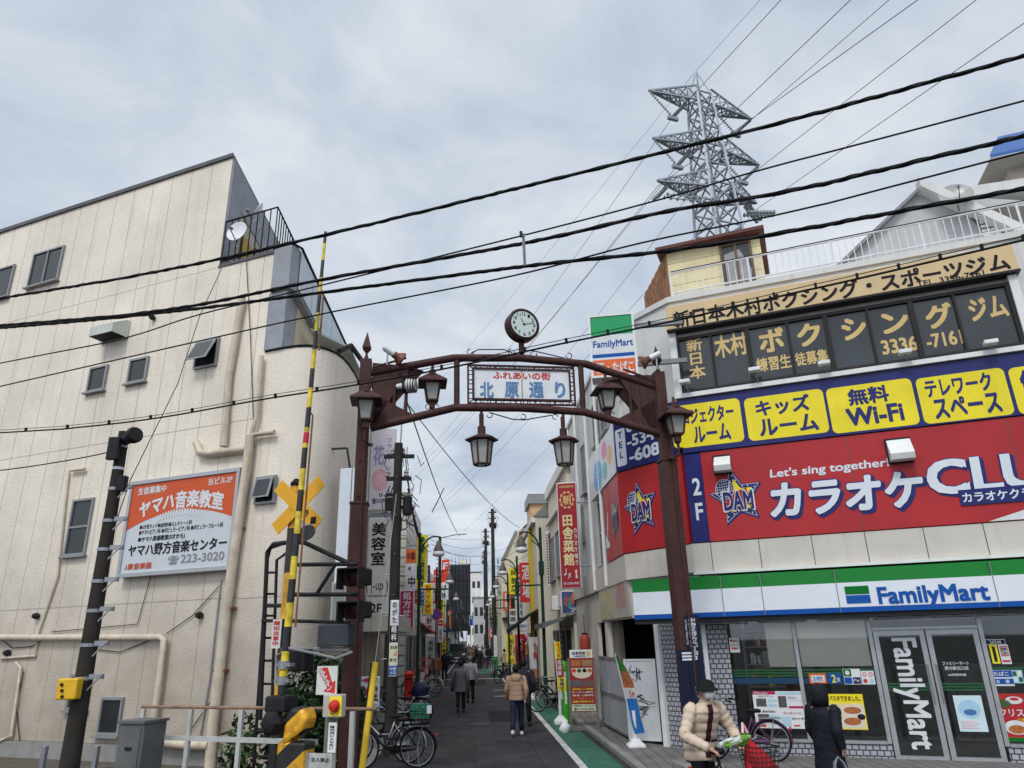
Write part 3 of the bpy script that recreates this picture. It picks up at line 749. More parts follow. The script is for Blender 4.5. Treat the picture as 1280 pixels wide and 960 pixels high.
# fascia between the shop front and the karaoke signs
fa = MB(); q1, q2 = bplan(.02), bplan(.16)
fa.plan([q1[0], q1[1], q1[2], q1[3], q2[3], q2[2], q2[1], q2[0]], 3.46, 4.04); fa.build('fascia', M_fascia, RB)
M_joint = mat('joint_dark', (.10, .09, .08), .8, 0)
for x in (889, 950, 1017, 1085, 1160, 1237):
    u = FR.uz(x, 690)[0]; MB(FR).box(u - .008, u + .008, -.03, -.016, 3.46, 4.04).build('fascia_joint', M_joint, RB)
MB(FR).box(-3.02, 14, -.02, .10, 3.40, 3.455).build('fascia_drip', M_white, RB)
# ---- lower storey: tiled piers, glass front, dark shop room behind it
M_tile = brick_mat('grey_wall_tile', FR, (.34, .345, .385), (.39, .395, .43), (.06, .06, .062), .115, .093, .012, .5, .3, .4, .12)
M_tileC = brick_mat('grey_wall_tile_corner', CH, (.34, .345, .385), (.39, .395, .43), (.06, .06, .062), .115, .093, .012, .5, .3, .4, .12)
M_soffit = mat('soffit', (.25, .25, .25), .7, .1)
uT = FR.uz(917, 860, -.12)[0]
MB(FR).box(-2.93, uT, -.30, -.12, 0, 3.4).build('tile_pier', M_tile, RB)
MB(FR).box(uT + .004, 2.55 - 2.44, -.30, -.12, 0, .30).build('tile_base', M_tile, RB)
MB(FR).box(1.90, 14, -.30, -.12, 0, .30).build('tile_base', M_tile, RB)
cl = ch_len
MB(FR).box(-3.02, -2.935, -.32, -.06, 0, 3.39).build('corner_trim', M_white, RB)
MB(CH).box(cl - 1.27, cl - .10, -.30, -.14, 0, 3.4).build('tile_corner', M_tileC, RB)
MB(CH).box(cl - 1.40, cl - 1.275, -.28, -.06, 0, 3.4).build('corner_post', M_white, RB)
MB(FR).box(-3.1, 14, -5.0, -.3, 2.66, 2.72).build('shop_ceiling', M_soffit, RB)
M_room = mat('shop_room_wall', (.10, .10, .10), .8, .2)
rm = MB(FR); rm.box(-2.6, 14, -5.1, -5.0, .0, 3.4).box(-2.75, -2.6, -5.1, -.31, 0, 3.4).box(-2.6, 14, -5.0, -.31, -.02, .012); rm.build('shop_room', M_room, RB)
# dark recess at the corner: back wall and ceiling
rc = MB(); b0, b1 = SW.P(0, -1.6, 0), CH.P(-.1, -2.2, 0)
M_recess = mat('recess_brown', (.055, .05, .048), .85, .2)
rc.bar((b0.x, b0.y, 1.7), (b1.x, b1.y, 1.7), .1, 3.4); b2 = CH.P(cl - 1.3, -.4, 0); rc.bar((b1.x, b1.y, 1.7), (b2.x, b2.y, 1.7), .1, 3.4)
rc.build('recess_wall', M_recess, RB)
# street side below the first floor
sw = MB(SW); sw.box(0, 9.1, -.16, -.10, 2.62, 3.46); sw.box(5.6, 6.0, -.20, -.08, 0, 2.62).box(4.4, 5.55, -.6, -.5, 0, 2.62).box(0, 4.35, -.2, -.1, 0, 2.62); sw.build('street_side_wall', M_fascia, RB)
# ---- mullions, door and panes of the store front
def fx(x, y, d=-.14): return FR.uz(x, y, d)[0]
us = [uT + .02, fx(1003, 860), fx(1088, 780), fx(1222, 780)]
zt, zb = 2.62, .34
st_ = MB(FR)
for a in (us[1], us[2] - .04, us[3] + .02): st_.box(a - .035, a + .035, -.20, -.10, zb - .04, zt)
st_.box(us[0] - .02, us[2] - .08, -.20, -.09, zb - .05, zb).box(us[3] + .06, 14, -.20, -.09, zb - .05, zb)
st_.box(us[0] - .02, 14, -.20, -.10, zt, zt + .05)
st_.build('storefront_frame', M_alu, RB)
for a, b in ((us[0], us[1] - .04), (us[1] + .04, us[2] - .08), (us[3] + .06, 8)):
    MB(FR).box(a, b, -.165, -.155, zb, zt).build('shop_window', M_glass, RB)
MB(FR).box(us[2], us[3] - .02, -.165, -.155, 2.26, zt).build('shop_window', M_glass, RB)
# stripes on the glass
M_gs, M_bs = mat('glass_stripe_green', (.015, .11, .04), .4, 0), mat('glass_stripe_blue', (.012, .05, .11), .4, 0)
for a, b in ((us[0], us[1] - .04), (us[1] + .04, us[2] - .08), (us[3] + .06, 8)):
    s_ = MB(FR)
    for k in range(3): s_.box(a, b, -.150, -.147, 1.43 + k * .05, 1.455 + k * .05)
    s_.build('window_stripe', M_gs, RB); MB(FR).box(a, b, -.150, -.147, 1.30, 1.40).build('window_stripe', M_bs, RB)
# pale roller blinds and shelves inside
M_blind = mat('roller_blind', (.82, .80, .73), .8, .06)
bl = FR.rect(960, 776, 1085, 848, -.25)
MB(FR).box(fx(956, 790), us[1] - .05, -.19, -.18, 1.60, 2.60).build('roller_blind', M_blind, RB)
MB(FR).box(us[1] + .05, us[2] - .1, -.19, -.18, 1.60, 2.60).build('roller_blind', M_blind, RB)
sh = MB(FR)
for z in (.75, 1.2, 1.62, 1.95, 2.25): sh.box(uT + .25, uT + .95, -.9, -.55, z, z + .03)
for u in (uT + .25, uT + .95): sh.box(u - .02, u + .02, -.9, -.55, .05, 2.5)
sh.build('display_shelf', M_grey, RB)
for k in range(26):
    z = random.choice((.78, 1.23, 1.65, 1.98)); u = uT + .3 + random.random() * .55; h = .1 + random.random() * .14
    MB(FR).box(u, u + .07, -.75, -.62, z, z + h).build('packet', [M_signwhite, M_yellow, M_signwhite, M_red, M_concrete][k % 5], RB)
bk = MB(FR)
for k in range(9): bk.box(.3 + k * .9 - 2.4, 1.1 + k * .9 - 2.4, -3.2, -2.8, .05, 1.5)
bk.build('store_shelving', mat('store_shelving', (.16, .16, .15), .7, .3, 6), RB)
for k in range(3): MB(FR).box(-2 + k * 2.6, -.4 + k * 2.6, -2.6, -2.45, 2.56, 2.63).build('ceiling_light', mat('strip_light', (.9, .95, 1), .5, 0, emit=5), RB)
# ---- door with two leaves
DR = thing('glass_door', 'pair of aluminium framed glass doors with large white lettering running down the first leaf', 'door', tuple(FR.P(.95, -.12, 0)))
ds = FR.quad((1091, 790), (1221, 788), (1255, 953), (1127, 955), -.12)
zA = 2.22; mid = (us[2] + us[3]) / 2
df = MB(FR); df.box(us[2], us[3] - .02, -.2, -.09, zA, zA + .05); df.build('head_frame', M_alu, DR)
leaves = [(us[2] + .01, mid - .012), (mid + .012, us[3] - .03)]
for a, b in leaves:
    lf = frame(FR, (a, .03, b, zA - .01), -.17, -.11, .085, M_alu, DR, 'leaf')
    panel(FR, (a + .085, .12, b - .085, zA - .10), -.145, -.137, M_glass, lf, 'pane')
    s_ = MB(FR)
    for k in range(3): s_.box(a + .086, b - .086, -.131, -.128, 1.43 - .25 + k * .05, 1.455 - .25 + k * .05)
    s_.build('glass_stripe', M_gs, lf)
    hx = b - .06 if a < mid - .5 else a + .06
    hd = MB(FR); hd.tube([(hx, -.11, .98), (hx, -.03, .98), (hx, -.03, 1.62), (hx, -.11, 1.62)], .013, 8); hd.build('handle', M_steel, lf)
a, b = leaves[0]
lettering('FamilyMart', FR, (a + .17, .22, b - .16, zA - .14), -.125, M_signwhite, DR, w=.03, rot=True)
a, b = leaves[1]
lettering('ファミリーマート', FR, (a + .17, 1.60, b - .25, 1.66), -.126, M_signwhite, DR)
lettering('野方駅北口店', FR, (a + .19, 1.52, b - .27, 1.58), -.126, M_signwhite, DR)
lettering('24時間営業', FR, (a + .22, 1.42, b - .33, 1.46), -.126, M_signwhite, DR)
ps = FR.rect(1192, 875, 1222, 917, -.125); MB(FR).box(a + .22, b - .18, -.130, -.122, .52, 1.10).build('notice', mat('notice_pale_blue', (.55, .68, .72), .5, .05), DR)
blob(FR, (a + b) / 2 + .02, .88, .17, .15, -.119, mat('notice_blue', (.35, .55, .70), .5, .1), DR); blob(FR, (a + b) / 2 + .02, .83, .10, .05, -.117, M_blueink, DR)
for k in range(4): MB(FR).box(a + .26, b - .30 - .05 * (k % 2), -.119, -.117, .57 + k * .035, .585 + k * .035).build('notice_line', M_pink, DR)
# ---- things stuck to the glass
def notice(name, label, r, m, lines=(), d=-.14, cat='poster', group='posters on the shop windows'):
    t = thing(name, label, cat, tuple(FR.P((r[0] + r[2]) / 2, d, r[1])), group=group)
    panel(FR, r, d - .004, d + .006, m, t, 'sheet')
    for (txt, box, mm, *w) in lines:
        if txt == '#': panel(FR, sub(r, *box), d + .0065, d + .009, mm, t, 'block')
        elif txt == 'o':
            q = sub(r, *box); blob(FR, (q[0] + q[2]) / 2, (q[1] + q[3]) / 2, (q[2] - q[0]) / 2, (q[3] - q[1]) / 2, d + .0105 + (w[0] if w else 0), mm, t, 'picture')
        else: lettering(txt, FR, sub(r, *box), d + .012, mm, t, w=w[0] if w else .015)
    return t
M_paper = mat('white_paper', (.68, .70, .70), .6, .05)
M_photo = mat('printed_photo_dark', (.10, .09, .10), .4, .6, 25)
M_pasta = mat('printed_food', (.40, .13, .04), .4, .4, 30)
M_lblue = mat('pale_blue_print', (.40, .58, .66), .5, .1)
r = FR.quad((941, 865), (1003, 863), (1010, 910), (945, 911), -.13)
notice('poster', 'white poster with pink headings and small photos on the first shop window', r, M_paper,
       [('#', (0, 0, .46, .09), M_magenta), ('#', (.48, .02, 1, .09), M_lblue), ('Photo', (.04, .02, .3, .075), M_signwhite), ('おもいでプリント', (.12, .11, .42, .17), M_ink),
        ('#', (.06, .2, .26, .42), M_photo), ('#', (.29, .22, .47, .30), M_lblue), ('#', (.29, .34, .47, .42), M_lblue), ('#', (.5, .13, .66, .44), M_photo), ('かんたん', (.70, .14, .86, .20), M_ink),
        ('#', (.69, .24, .98, .26), M_lblue), ('#', (.69, .40, .98, .46), M_magenta), ('集合写真も', (.16, .52, .42, .58), M_ink), ('#', (.06, .62, .28, .85), M_photo), ('#', (.30, .64, .48, .70), M_lblue), ('#', (.30, .76, .48, .82), M_lblue),
        ('プレゼントに', (.56, .55, .92, .62), M_magenta), ('#', (.52, .68, .70, .95), M_lblue), ('お店のコピー機で', (.72, .70, .96, .76), M_ink), ('#', (.04, .90, .2, .96), M_redink), ('#', (.74, .9, .86, .94), M_redink)], d=-.13)
r = FR.quad((1034, 868), (1077, 867), (1086, 912), (1040, 912), -.13)
notice('poster', 'yellow pasta poster with two plates on the second shop window', r, M_yellow,
       [('#', (.02, .27, .98, .98), mat('poster_cream', (.70, .60, .35), .5, .1)), ('パスタできました。', (.05, .05, .92, .19), M_ink, .02), ('o', (.34, .34, .96, .60), M_signwhite), ('o', (.40, .36, .90, .56), M_pasta, .002), ('o', (.30, .64, .92, .92), M_signwhite), ('o', (.36, .66, .85, .88), M_pasta, .002), ('#', (.06, .30, .24, .85), M_pasta), ('o', (.76, .56, .98, .72), M_ink, .004)], d=-.13)
r = FR.quad((1011, 842), (1032, 841), (1034, 854), (1012, 855), -.13)
notice('sticker', 'orange and white sticker on the second shop window', r, M_orange, [('#', (.12, .2, .9, .85), M_signwhite), ('2枚', (.2, .28, .8, .75), M_blueink)], d=-.13, cat='sticker')
r = FR.quad((1034, 842), (1050, 841), (1052, 854), (1036, 855), -.13)
notice('sticker', 'blue sticker with a big yellow figure on the second shop window', r, M_blue, [('2', (.30, .15, .6, .9), M_yellow, .04), ('倍', (.65, .4, .92, .8), M_signwhite)], d=-.13, cat='sticker')
r = FR.quad((1053, 836), (1075, 836), (1077, 855), (1056, 856), -.13)
notice('sticker', 'sheet of green, white and blue payment stickers on the second shop window', r, M_paper, [('#', (.02, .02, .48, .48), M_green), ('o', (.12, .1, .38, .4), M_signwhite), ('#', (.02, .54, .46, .96), M_blue), ('#', (.52, .54, .97, .96), M_navy), ('Pay', (.58, .65, .9, .85), M_signwhite)], d=-.13, cat='sticker')
r = FR.quad((1076, 839), (1092, 838), (1094, 855), (1078, 856), -.13)
notice('sticker', 'white sticker with four red rings beside the doors', r, M_paper, [('o', (.1, .1, .42, .42), M_redink), ('o', (.16, .16, .36, .36), M_paper, .002), ('o', (.58, .1, .9, .42), M_redink), ('o', (.64, .16, .84, .36), M_paper, .002), ('o', (.1, .58, .42, .9), M_redink), ('#', (.55, .6, .9, .9), M_lblue)], d=-.13, cat='sticker')
r = FR.quad((911, 798), (923, 797), (925, 815), (913, 816), -.08)
notice('notice', 'small white notice with red writing on the grey tiled pier', r, M_paper, [('o', (.08, .06, .36, .3), M_redink), ('防犯', (.42, .1, .9, .3), M_ink), ('カメラ', (.12, .42, .9, .58), M_redink, .03), ('作動中', (.12, .64, .9, .82), M_redink, .03)], d=-.10, cat='notice')
r = FR.quad((1243, 868), (1300, 866), (1310, 925), (1254, 929), -.13)
notice('poster', 'red christmas poster with cakes on the window beside the doors', r, M_red,
       [('o', (.04, .12, .34, .30), M_leaf), ('o', (.24, .06, .62, .22), M_signwhite), ('o', (.34, .08, .54, .15), M_redink, .002), ('クリスマス', (.04, .32, .96, .48), M_signwhite, .02), ('ご予約承り中', (.40, .52, .9, .6), M_yellow), ('o', (.08, .56, .62, .86), M_signwhite), ('o', (.16, .66, .54, .84), M_pasta, .002), ('#', (.0, .92, 1, 1), M_green)], d=-.13)
r = FR.quad((1237, 806), (1246, 805), (1250, 829), (1240, 830), -.13)
notice('sticker', 'narrow yellow sticker with black writing beside the doors', r, M_yellow, [('#', (.3, .1, .7, .9), M_ink)], d=-.13, cat='sticker')
r = FR.quad((1248, 806), (1260, 805), (1264, 829), (1252, 831), -.13)
notice('sticker', 'white sticker with a red border beside the doors', r, M_paper, [('#', (.12, .08, .9, .6), M_redink), ('#', (.2, .12, .82, .55), M_paper), ('営業', (.25, .15, .78, .32), M_ink), ('24h', (.25, .36, .78, .52), M_ink), ('#', (.1, .8, .9, .9), M_redink)], d=-.13, cat='sticker')
r = FR.quad((1238, 838), (1264, 837), (1268, 857), (1240, 858), -.13)
notice('sticker', 'blue and white sticker for tobacco and alcohol beside the doors', r, M_signwhite, [('#', (.0, .02, 1, .44), M_blue), ('たばこ', (.15, .1, .85, .36), M_signwhite, .03), ('#', (.0, .54, 1, .88), M_blue), ('お', (.2, .6, .36, .82), M_signwhite, .03), ('酒', (.62, .6, .80, .82), M_signwhite, .03)], d=-.13, cat='sticker')
r = FR.quad((1264, 838), (1277, 837), (1280, 853), (1267, 855), -.13)
notice('sticker', 'pale sticker of small green squares at the end of the shop window', r, M_lblue, [('#', (.08, .1, .44, .45), M_gs), ('#', (.56, .1, .92, .45), M_paper), ('#', (.08, .55, .44, .9), M_paper), ('#', (.56, .55, .92, .9), M_gs)], d=-.13, cat='sticker')
r = FR.quad((1231, 799), (1256, 799), (1257, 806), (1232, 806), -.13)
notice('number_plate', 'framed number on the glass over the stickers', r, M_signwhite, [('#', (.03, .12, .97, .88), M_darknavy), ('26546', (.2, .2, .8, .8), M_signwhite)], d=-.13, cat='number plate', group='shop number')
# ================================================================== green, white and blue canopy sign of the store
CS = thing('canopy_sign', 'long green, white and blue shop canopy sign over the store front', 'shop sign', tuple(FR.P(1, .2, 2.7)))
D = .42
uL = FR.uz(790, 740, D)[0]
zT, zB_ = FR.uz(1043, 711, D)[1], FR.uz(1043, 766, D)[1]
cuts = [uL] + [FR.uz(x, 730, D)[0] for x in (901, 951, 1045, 1243)] + [9.0]
cuts[1:1] = [FR.uz(838, 740, D)[0]] if False else []
M_canwhite = mat('canopy_white', (.70, .73, .78), .25, .03)
hT = zT - zB_
for a, b in zip(cuts, cuts[1:]):
    p = MB(FR)
    p.prism([(0, 0)] * 0 or [(a + .008, zB_ + .115 * hT), (b - .008, zB_ + .115 * hT), (b - .008, zT - .33 * hT), (a + .008, zT - .33 * hT)], .02, D); p.build('white_band', M_canwhite, CS)
    g_ = MB(FR)                                # the green band leans back to the wall
    z0, z1 = zT - .33 * hT, zT
    g_.add([(a + .008, D, z0), (b - .008, D, z0), (b - .008, D - .10, z1), (a + .008, D - .10, z1), (a + .008, .02, z0), (b - .008, .02, z0), (b - .008, .02, z1), (a + .008, .02, z1)],
           [(0, 1, 2, 3), (3, 2, 6, 7), (0, 3, 7, 4), (1, 5, 6, 2), (0, 4, 5, 1)]); g_.build('green_band', M_green, CS)
    MB(FR).prism([(a + .008, zB_), (b - .008, zB_), (b - .008, zB_ + .11 * hT), (a + .008, zB_ + .11 * hT)], .02, D + .01).build('blue_band', M_blue, CS)
for c in cuts[1:-1]: MB(FR).box(c - .007, c + .007, .02, D + .004, zB_, zT - .02).build('joint', M_grey, CS)
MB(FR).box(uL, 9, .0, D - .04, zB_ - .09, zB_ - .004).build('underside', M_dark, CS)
for x in range(6): u = FR.uz(870 + x * 75, 770, .3)[0]; MB(FR).tube([(u, .3, zB_ - .12), (u + .9, .3, zB_ - .12)], .012, 6).build('awning_roller', M_steel, CS)
r = FR.quad((1056, 733), (1086, 732), (1088, 753), (1058, 755), D)
panel(FR, (r[0], (r[1] + r[3]) / 2 + .01, r[2], r[3]), D + .002, D + .01, M_green, CS, 'logo_block'); panel(FR, (r[0], r[1], r[2], (r[1] + r[3]) / 2 - .01), D + .002, D + .01, M_blue, CS, 'logo_block')
lettering('FamilyMart', FR, FR.quad((1097, 732), (1236, 730), (1238, 758), (1098, 760), D), D + .012, M_blue, CS, w=.04)
# ================================================================== karaoke sign, red with white letters
KS = thing('karaoke_sign', 'long red karaoke sign with a star emblem and white lettering over the store', 'shop sign', tuple(FR.P(1, 0, 4.05)))
panel(FR, (-2.62, 4.06, 14, 5.97), -.14, 0, M_red, KS)
for u in (.3, 3.1): MB(FR).box(u - .006, u + .006, .0, .0025, 4.07, 5.96).build('panel_joint', M_joint, KS)
MB(FR).prism([(FR.uz(1236, 652)[0], 4.065), (6.5, 4.065), (6.5, 5.2)], .0005, .004).build('white_flash', M_signwhite, KS)
M_lett = mat('sign_letter_white', (.66, .70, .75), .35, .04)
def shadowed(t, px, pl, parent, w=.04, slant=0.0, sh=(.035, -.035), d=.004, wide=.03):
    r = pl.quad(*px)
    lettering(t, pl, (r[0] + sh[0] - wide * .5, r[1] + sh[1] - wide, r[2] + sh[0] + wide, r[3] + sh[1] + wide * .5), d, M_navy, parent, w=w + .035, slant=slant)
    lettering(t, pl, (r[0] - wide * .6, r[1] - wide * .6, r[2] + wide * .6, r[3] + wide * .6), d + .002, M_navy, parent, w=w + .03, slant=slant)
    lettering(t, pl, r, d + .016, M_lett, parent, w=w, slant=slant)
shadowed('カラオケ', ((964, 607), (1150, 586), (1150, 632), (958, 648)), FR, KS, .055, .12)
shadowed('CLUB', ((1156, 580), (1352, 555), (1356, 602), (1160, 621)), FR, KS, .04, .05, (.03, -.03), .004, .02)
r = FR.quad((1202, 617), (1335, 604), (1337, 618), (1204, 629)); panel(FR, (r[0] - .05, r[1] - .05, r[2], r[3] + .05), .024, .027, M_navy, KS, 'strip'); lettering('カラオケクラブダム', FR, r, .030, M_lett, KS, w=.03)
lettering("Let's sing together!", FR, FR.quad((962, 587), (1110, 572), (1112, 586), (962, 600)), .004, M_lett, KS, w=.03, slant=.1)
def star_logo(pl, cu, cz, sx, sy, parent, d=.003):
    def Q(a, b): return (cu + a * sx, cz + b * sy)
    def poly(pts, m, dd, name='star'): MB(pl).flat([Q(*p) for p in pts], d + dd).build(name, m, parent, fix=False)
    def star(r1, r2, tilt=12, ox=0, oy=0): return [(ox + (r1 if k % 2 == 0 else r2) * math.sin(R(tilt * -1 + 36 * k)) , oy + (r1 if k % 2 == 0 else r2) * math.cos(R(tilt * -1 + 36 * k))) for k in range(10)]
    poly(star(1.12, .56, 8, .03, -.03), M_navy, 0); poly(star(1.02, .50, 8), M_signwhite, .002); poly(star(.98, .48, 8), M_navy, .004)
    poly(star(.66, .33, 8, .04, .02), M_yellow, .006)
    poly([(-.35, .10), (.42, .32), (.52, -.28), (-.5, -.5), (-.5, -.1)], M_red, .008, 'emblem')
    s10 = star(.86, .43, 8)
    for k in range(10):
        a, b = s10[k], s10[(k + 1) % 10]
        for f in (.12, .5): p = (a[0] + (b[0] - a[0]) * f, a[1] + (b[1] - a[1]) * f); blob(pl, *Q(*p), .028 * sx, .028 * sy, d + .010, M_signwhite, parent, 'bulb_dot', 8)
    blob(pl, *Q(-.42, .32), .37 * sx, .37 * sy, d + .012, M_signwhite, parent, 'ball'); blob(pl, *Q(-.42, .32), .345 * sx, .345 * sy, d + .014, M_navy, parent, 'ball')
    for k in range(-3, 4):
        for j in range(-3, 4):
            x, y = k * .095, j * .095
            if x * x + y * y < .095: blob(pl, *Q(-.42 + x * (1 - .25 * abs(y)), .32 + y + .06 * x), .036 * sx, .036 * sy, d + .016, M_signwhite, parent, 'ball_facet', 4)
    MB(pl).flat([Q(-.52, -.02), Q(-.44, 0.0), Q(-.22, .30), Q(-.16, .62), Q(-.22, .62), Q(-.30, .32)], d + .018).build('ball_sweep', M_signwhite, parent, fix=False)
    q0, q1 = Q(-.52, -.46), Q(.62, .20)
    lettering('DAM', pl, (q0[0] - .045 * sx, q0[1] - .045 * sy, q1[0] + .045 * sx, q1[1] + .045 * sy), d + .020, M_signwhite, parent, w=.085)
    lettering('DAM', pl, (q0[0], q0[1], q1[0], q1[1]), d + .030, M_navy, parent, w=.035)
lr = FR.quad((888, 590), (950, 585), (952, 652), (894, 655))
star_logo(FR, (lr[0] + lr[2]) / 2, (lr[1] + lr[3]) / 2 - .02, .52, .58, KS)
# navy edge strip with the floor number
u0 = FR.uz(846, 620)[0]
panel(FR, (-2.98, 4.06, -2.625, 5.97), -.14, -.004, M_navy, KS, 'floor_strip')
lettering('2', FR, (-2.86, 5.05, -2.69, 5.42), 0, M_lett, KS, w=.03); lettering('F', FR, (-2.85, 4.52, -2.70, 4.88), 0, M_lett, KS, w=.03)
# ================================================================== sign on the chamfered corner
K2 = thing('corner_karaoke_sign', 'red karaoke sign with a star emblem wrapped round the street corner of the building', 'shop sign', tuple(CH.P(1, 0, 4.05)))
panel(CH, (.01, 4.06, cl - .05, 5.97), -.14, 0, M_red, K2)
star_logo(CH, .68, 5.02, .52, .60, K2)
for a, b in ((7.1, 7.85), (7.89, 9.14)):
    panel(SW, (a - .0, 4.06, b, 5.97), -.14, 0, M_red, K2, 'side_panel')
star_logo(SW, 8.5, 5.0, .45, .55, K2)
MB(SW).flat([(7.25, 4.5), (7.35, 4.45), (7.62, 5.25), (7.55, 5.3)], .004).build('arrow', M_lett, K2, fix=False); MB(SW).flat([(7.1, 4.4), (7.6, 4.4), (7.6, 4.5), (7.1, 4.75)], .005).build('arrow', M_lett, K2, fix=False)
# ================================================================== yellow and blue room sign
YS = thing('room_sign', 'blue sign with rounded yellow panels naming the rooms and wi-fi above the red karaoke sign', 'shop sign', tuple(FR.P(1, 0, 6)))
panel(FR, (-2.98, 5.99, 14, 7.22), -.14, .03, M_navy, YS)
def ypanel(px, lines, w=.04, k=0):
    r = FR.quad(*px, .03); MB(FR).flat(rrect(r, .11), .034).build('yellow_panel', M_yellow, YS, fix=False)
    for t, box in lines: lettering(t, FR, sub(r, *box), .038, M_navy, YS, w=w)
ypanel(((838, 507), (925, 499), (930, 552), (842, 561)), [('プロジェクター', (.03, .1, .90, .46)), ('ルーム', (.30, .54, .82, .92))])
ypanel(((930, 498), (1029, 486), (1036, 540), (936, 552)), [('キッズ', (.14, .08, .82, .46)), ('ルーム', (.15, .53, .88, .92))])
ypanel(((1033, 485), (1141, 473), (1148, 531), (1040, 542)), [('無料', (.25, .08, .72, .44)), ('Wi-Fi', (.19, .50, .84, .88))], .045)
ypanel(((1146, 472), (1258, 460), (1265, 519), (1153, 530)), [('テレワーク', (.09, .06, .84, .44)), ('スペース', (.14, .50, .88, .92))])
ypanel(((1263, 459), (1400, 443), (1404, 505), (1270, 518)), [('飲み放題', (.09, .08, .9, .9))])
# ---- telephone board on the chamfer and bubbles board on the street side
TS = thing('telephone_sign', 'navy telephone number sign with a white vertical strip on the building corner', 'shop sign', tuple(CH.P(1, 0, 6)))
panel(CH, (.01, 5.99, cl - .05, 7.22), -.14, .03, M_navy, TS)
MB(CH).flat(rrect((.06, 6.10, .40, 7.02), .06), .034).build('white_strip', M_lett, TS, fix=False)
lettering('TEL', CH, (.13, 6.22, .33, 6.96), .038, M_navy, TS, w=.03, vertical=True, gap=.25)
lettering('03-5356', CH, (.46, 6.86, 1.95, 7.14), .036, M_lett, TS, w=.035)
lettering('-5345', CH, (.46, 6.50, 1.6, 6.78), .036, M_lett, TS, w=.035); lettering('-6089', CH, (.50, 6.12, 1.75, 6.42), .036, M_lett, TS, w=.04)
BS = thing('bubble_sign', 'white sign with a big blue oval and small coloured ovals on the street side', 'shop sign', tuple(SW.P(7.6, 0, 6)))
br = (SW.uz(738, 600)[0], 5.99, 9.15, 7.22); panel(SW, br, -.14, .03, M_signwhite, BS)
bw = br[2] - br[0]
M_bub = mat('bubble_blue', (.10, .40, .75), .4, .05)
for a, b, ra, rb, m in ((.36, .62, .17, .34, M_bub), (.66, .26, .09, .19, mat('bubble_pink', (.75, .25, .45), .4, .05)), (.64, .70, .08, .19, mat('bubble_teal', (.15, .5, .5), .4, .05)), (.83, .50, .08, .2, mat('bubble_orange', (.8, .45, .2), .4, .05))):
    blob(SW, br[0] + bw * a, br[3] - 1.23 * b, bw * ra, 1.23 * rb, .034, m, BS, 'oval')
lettering('カラオケ', SW, (br[0] + bw * .23, br[3] - 1.23 * .72, br[0] + bw * .49, br[3] - 1.23 * .52), .038, M_signwhite, BS, w=.02)
# translucent reflecting panel under the side signs
pr = MB(SW); pr.box(5.2, 9.1, -.10, -.04, 2.66, 4.0); pr.build('side_fascia', mat('side_fascia_panel', (.46, .42, .37), .2, .12, 1.5), RB)
MB(SW).box(7.7, 8.8, -.039, -.036, 2.9, 3.95).build('faded_notice', mat('faded_red_print', (.45, .25, .24), .3, .2), RB); MB(SW).box(5.6, 7.2, -.039, -.036, 2.7, 3.4).build('faded_notice', mat('faded_yellow_print', (.50, .44, .25), .3, .25, 6), RB)
# ================================================================== boxing gym: glazing with lettering, fascia sign, lamps
gr = FR.quad((845, 420), (1262, 354), (1280, 430), (851, 490), -.05)
gr = (gr[0], 7.37, gr[2], 8.74)
MB(FR).box(gr[0], gr[2], -.20, -.13, gr[1], gr[3]).build('gym_opening', M_bronze, RB)
bars = [FR.uz(x, y, -.05)[0] for x, y in ((891, 447), (937, 440), (988, 432), (1036, 425), (1089, 416), (1144, 408), (1198, 398))]
edges = [gr[0]] + bars + [gr[2]]
GW = frame(FR, gr, -.12, -.02, .07, M_bronze, RB, 'gym_window')
for k, b in enumerate(bars): MB(FR).box(b - (.05 if k % 2 else .025), b + (.05 if k % 2 else .025), -.12, -.02, gr[1] + .07, gr[3] - .07).build('window_bar', M_bronze, GW)
M_gympane = mat('gym_window_glass', (.030, .034, .038), .07, .5, .5, spec=.45)
for a, b in zip(edges, edges[1:]): MB(FR).box(a + .03, b - .03, -.10, -.08, gr[1] + .07, gr[3] - .07).build('pane', M_gympane, GW)
def gl(t, px, w=.035, **k): return lettering(t, FR, FR.quad(*px, -.07), -.074, M_gold, GW, w=w, **k)
gl('新日本', ((857, 424), (878, 421), (882, 472), (862, 476)), .03, vertical=True, gap=.04)
gl('木村', ((892, 420), (933, 413), (934, 443), (894, 448)))
gl('ボ', ((948, 413), (979, 408), (981, 437), (950, 442)), .045); gl('ク', ((996, 406), (1025, 402), (1027, 430), (997, 434)), .045)
gl('シ', ((1052, 399), (1082, 395), (1083, 422), (1053, 426)), .045); gl('ン', ((1102, 392), (1135, 388), (1136, 413), (1103, 418)), .045)
gl('グ', ((1156, 382), (1190, 377), (1191, 407), (1158, 412)), .045); gl('ジム', ((1210, 374), (1257, 367), (1260, 395), (1213, 402)), .04)
gl('練習生', ((945, 447), (988, 443), (990, 460), (946, 465)), .03); gl('徒募集', ((993, 441), (1034, 436), (1036, 453), (995, 457)), .03)
gl('3336', ((1101, 425), (1146, 420), (1147, 438), (1103, 443)), .035); gl('-7161', ((1157, 418), (1202, 412), (1204, 430), (1159, 435)), .035)
wf = MB(FR); wf.box(gr[0] - .14, gr[0] - .005, -.15, .03, 7.25, 8.86).box(gr[2] + .005, gr[2] + .16, -.15, .03, 7.25, 8.86).box(gr[0] - .14, gr[2] + .16, -.15, .10, 7.24, 7.34)
wf.build('gym_window_surround', M_white, RB)
GS = thing('gym_sign', 'long beige fascia sign of the boxing gym with black lettering below the roof', 'shop sign', tuple(FR.P(.5, 0, 8.9)))
g2 = FR.quad((830, 386), (1268, 310), (1273, 340), (836, 413), .12); g2 = (g2[0], 8.92, g2[2], 9.50)
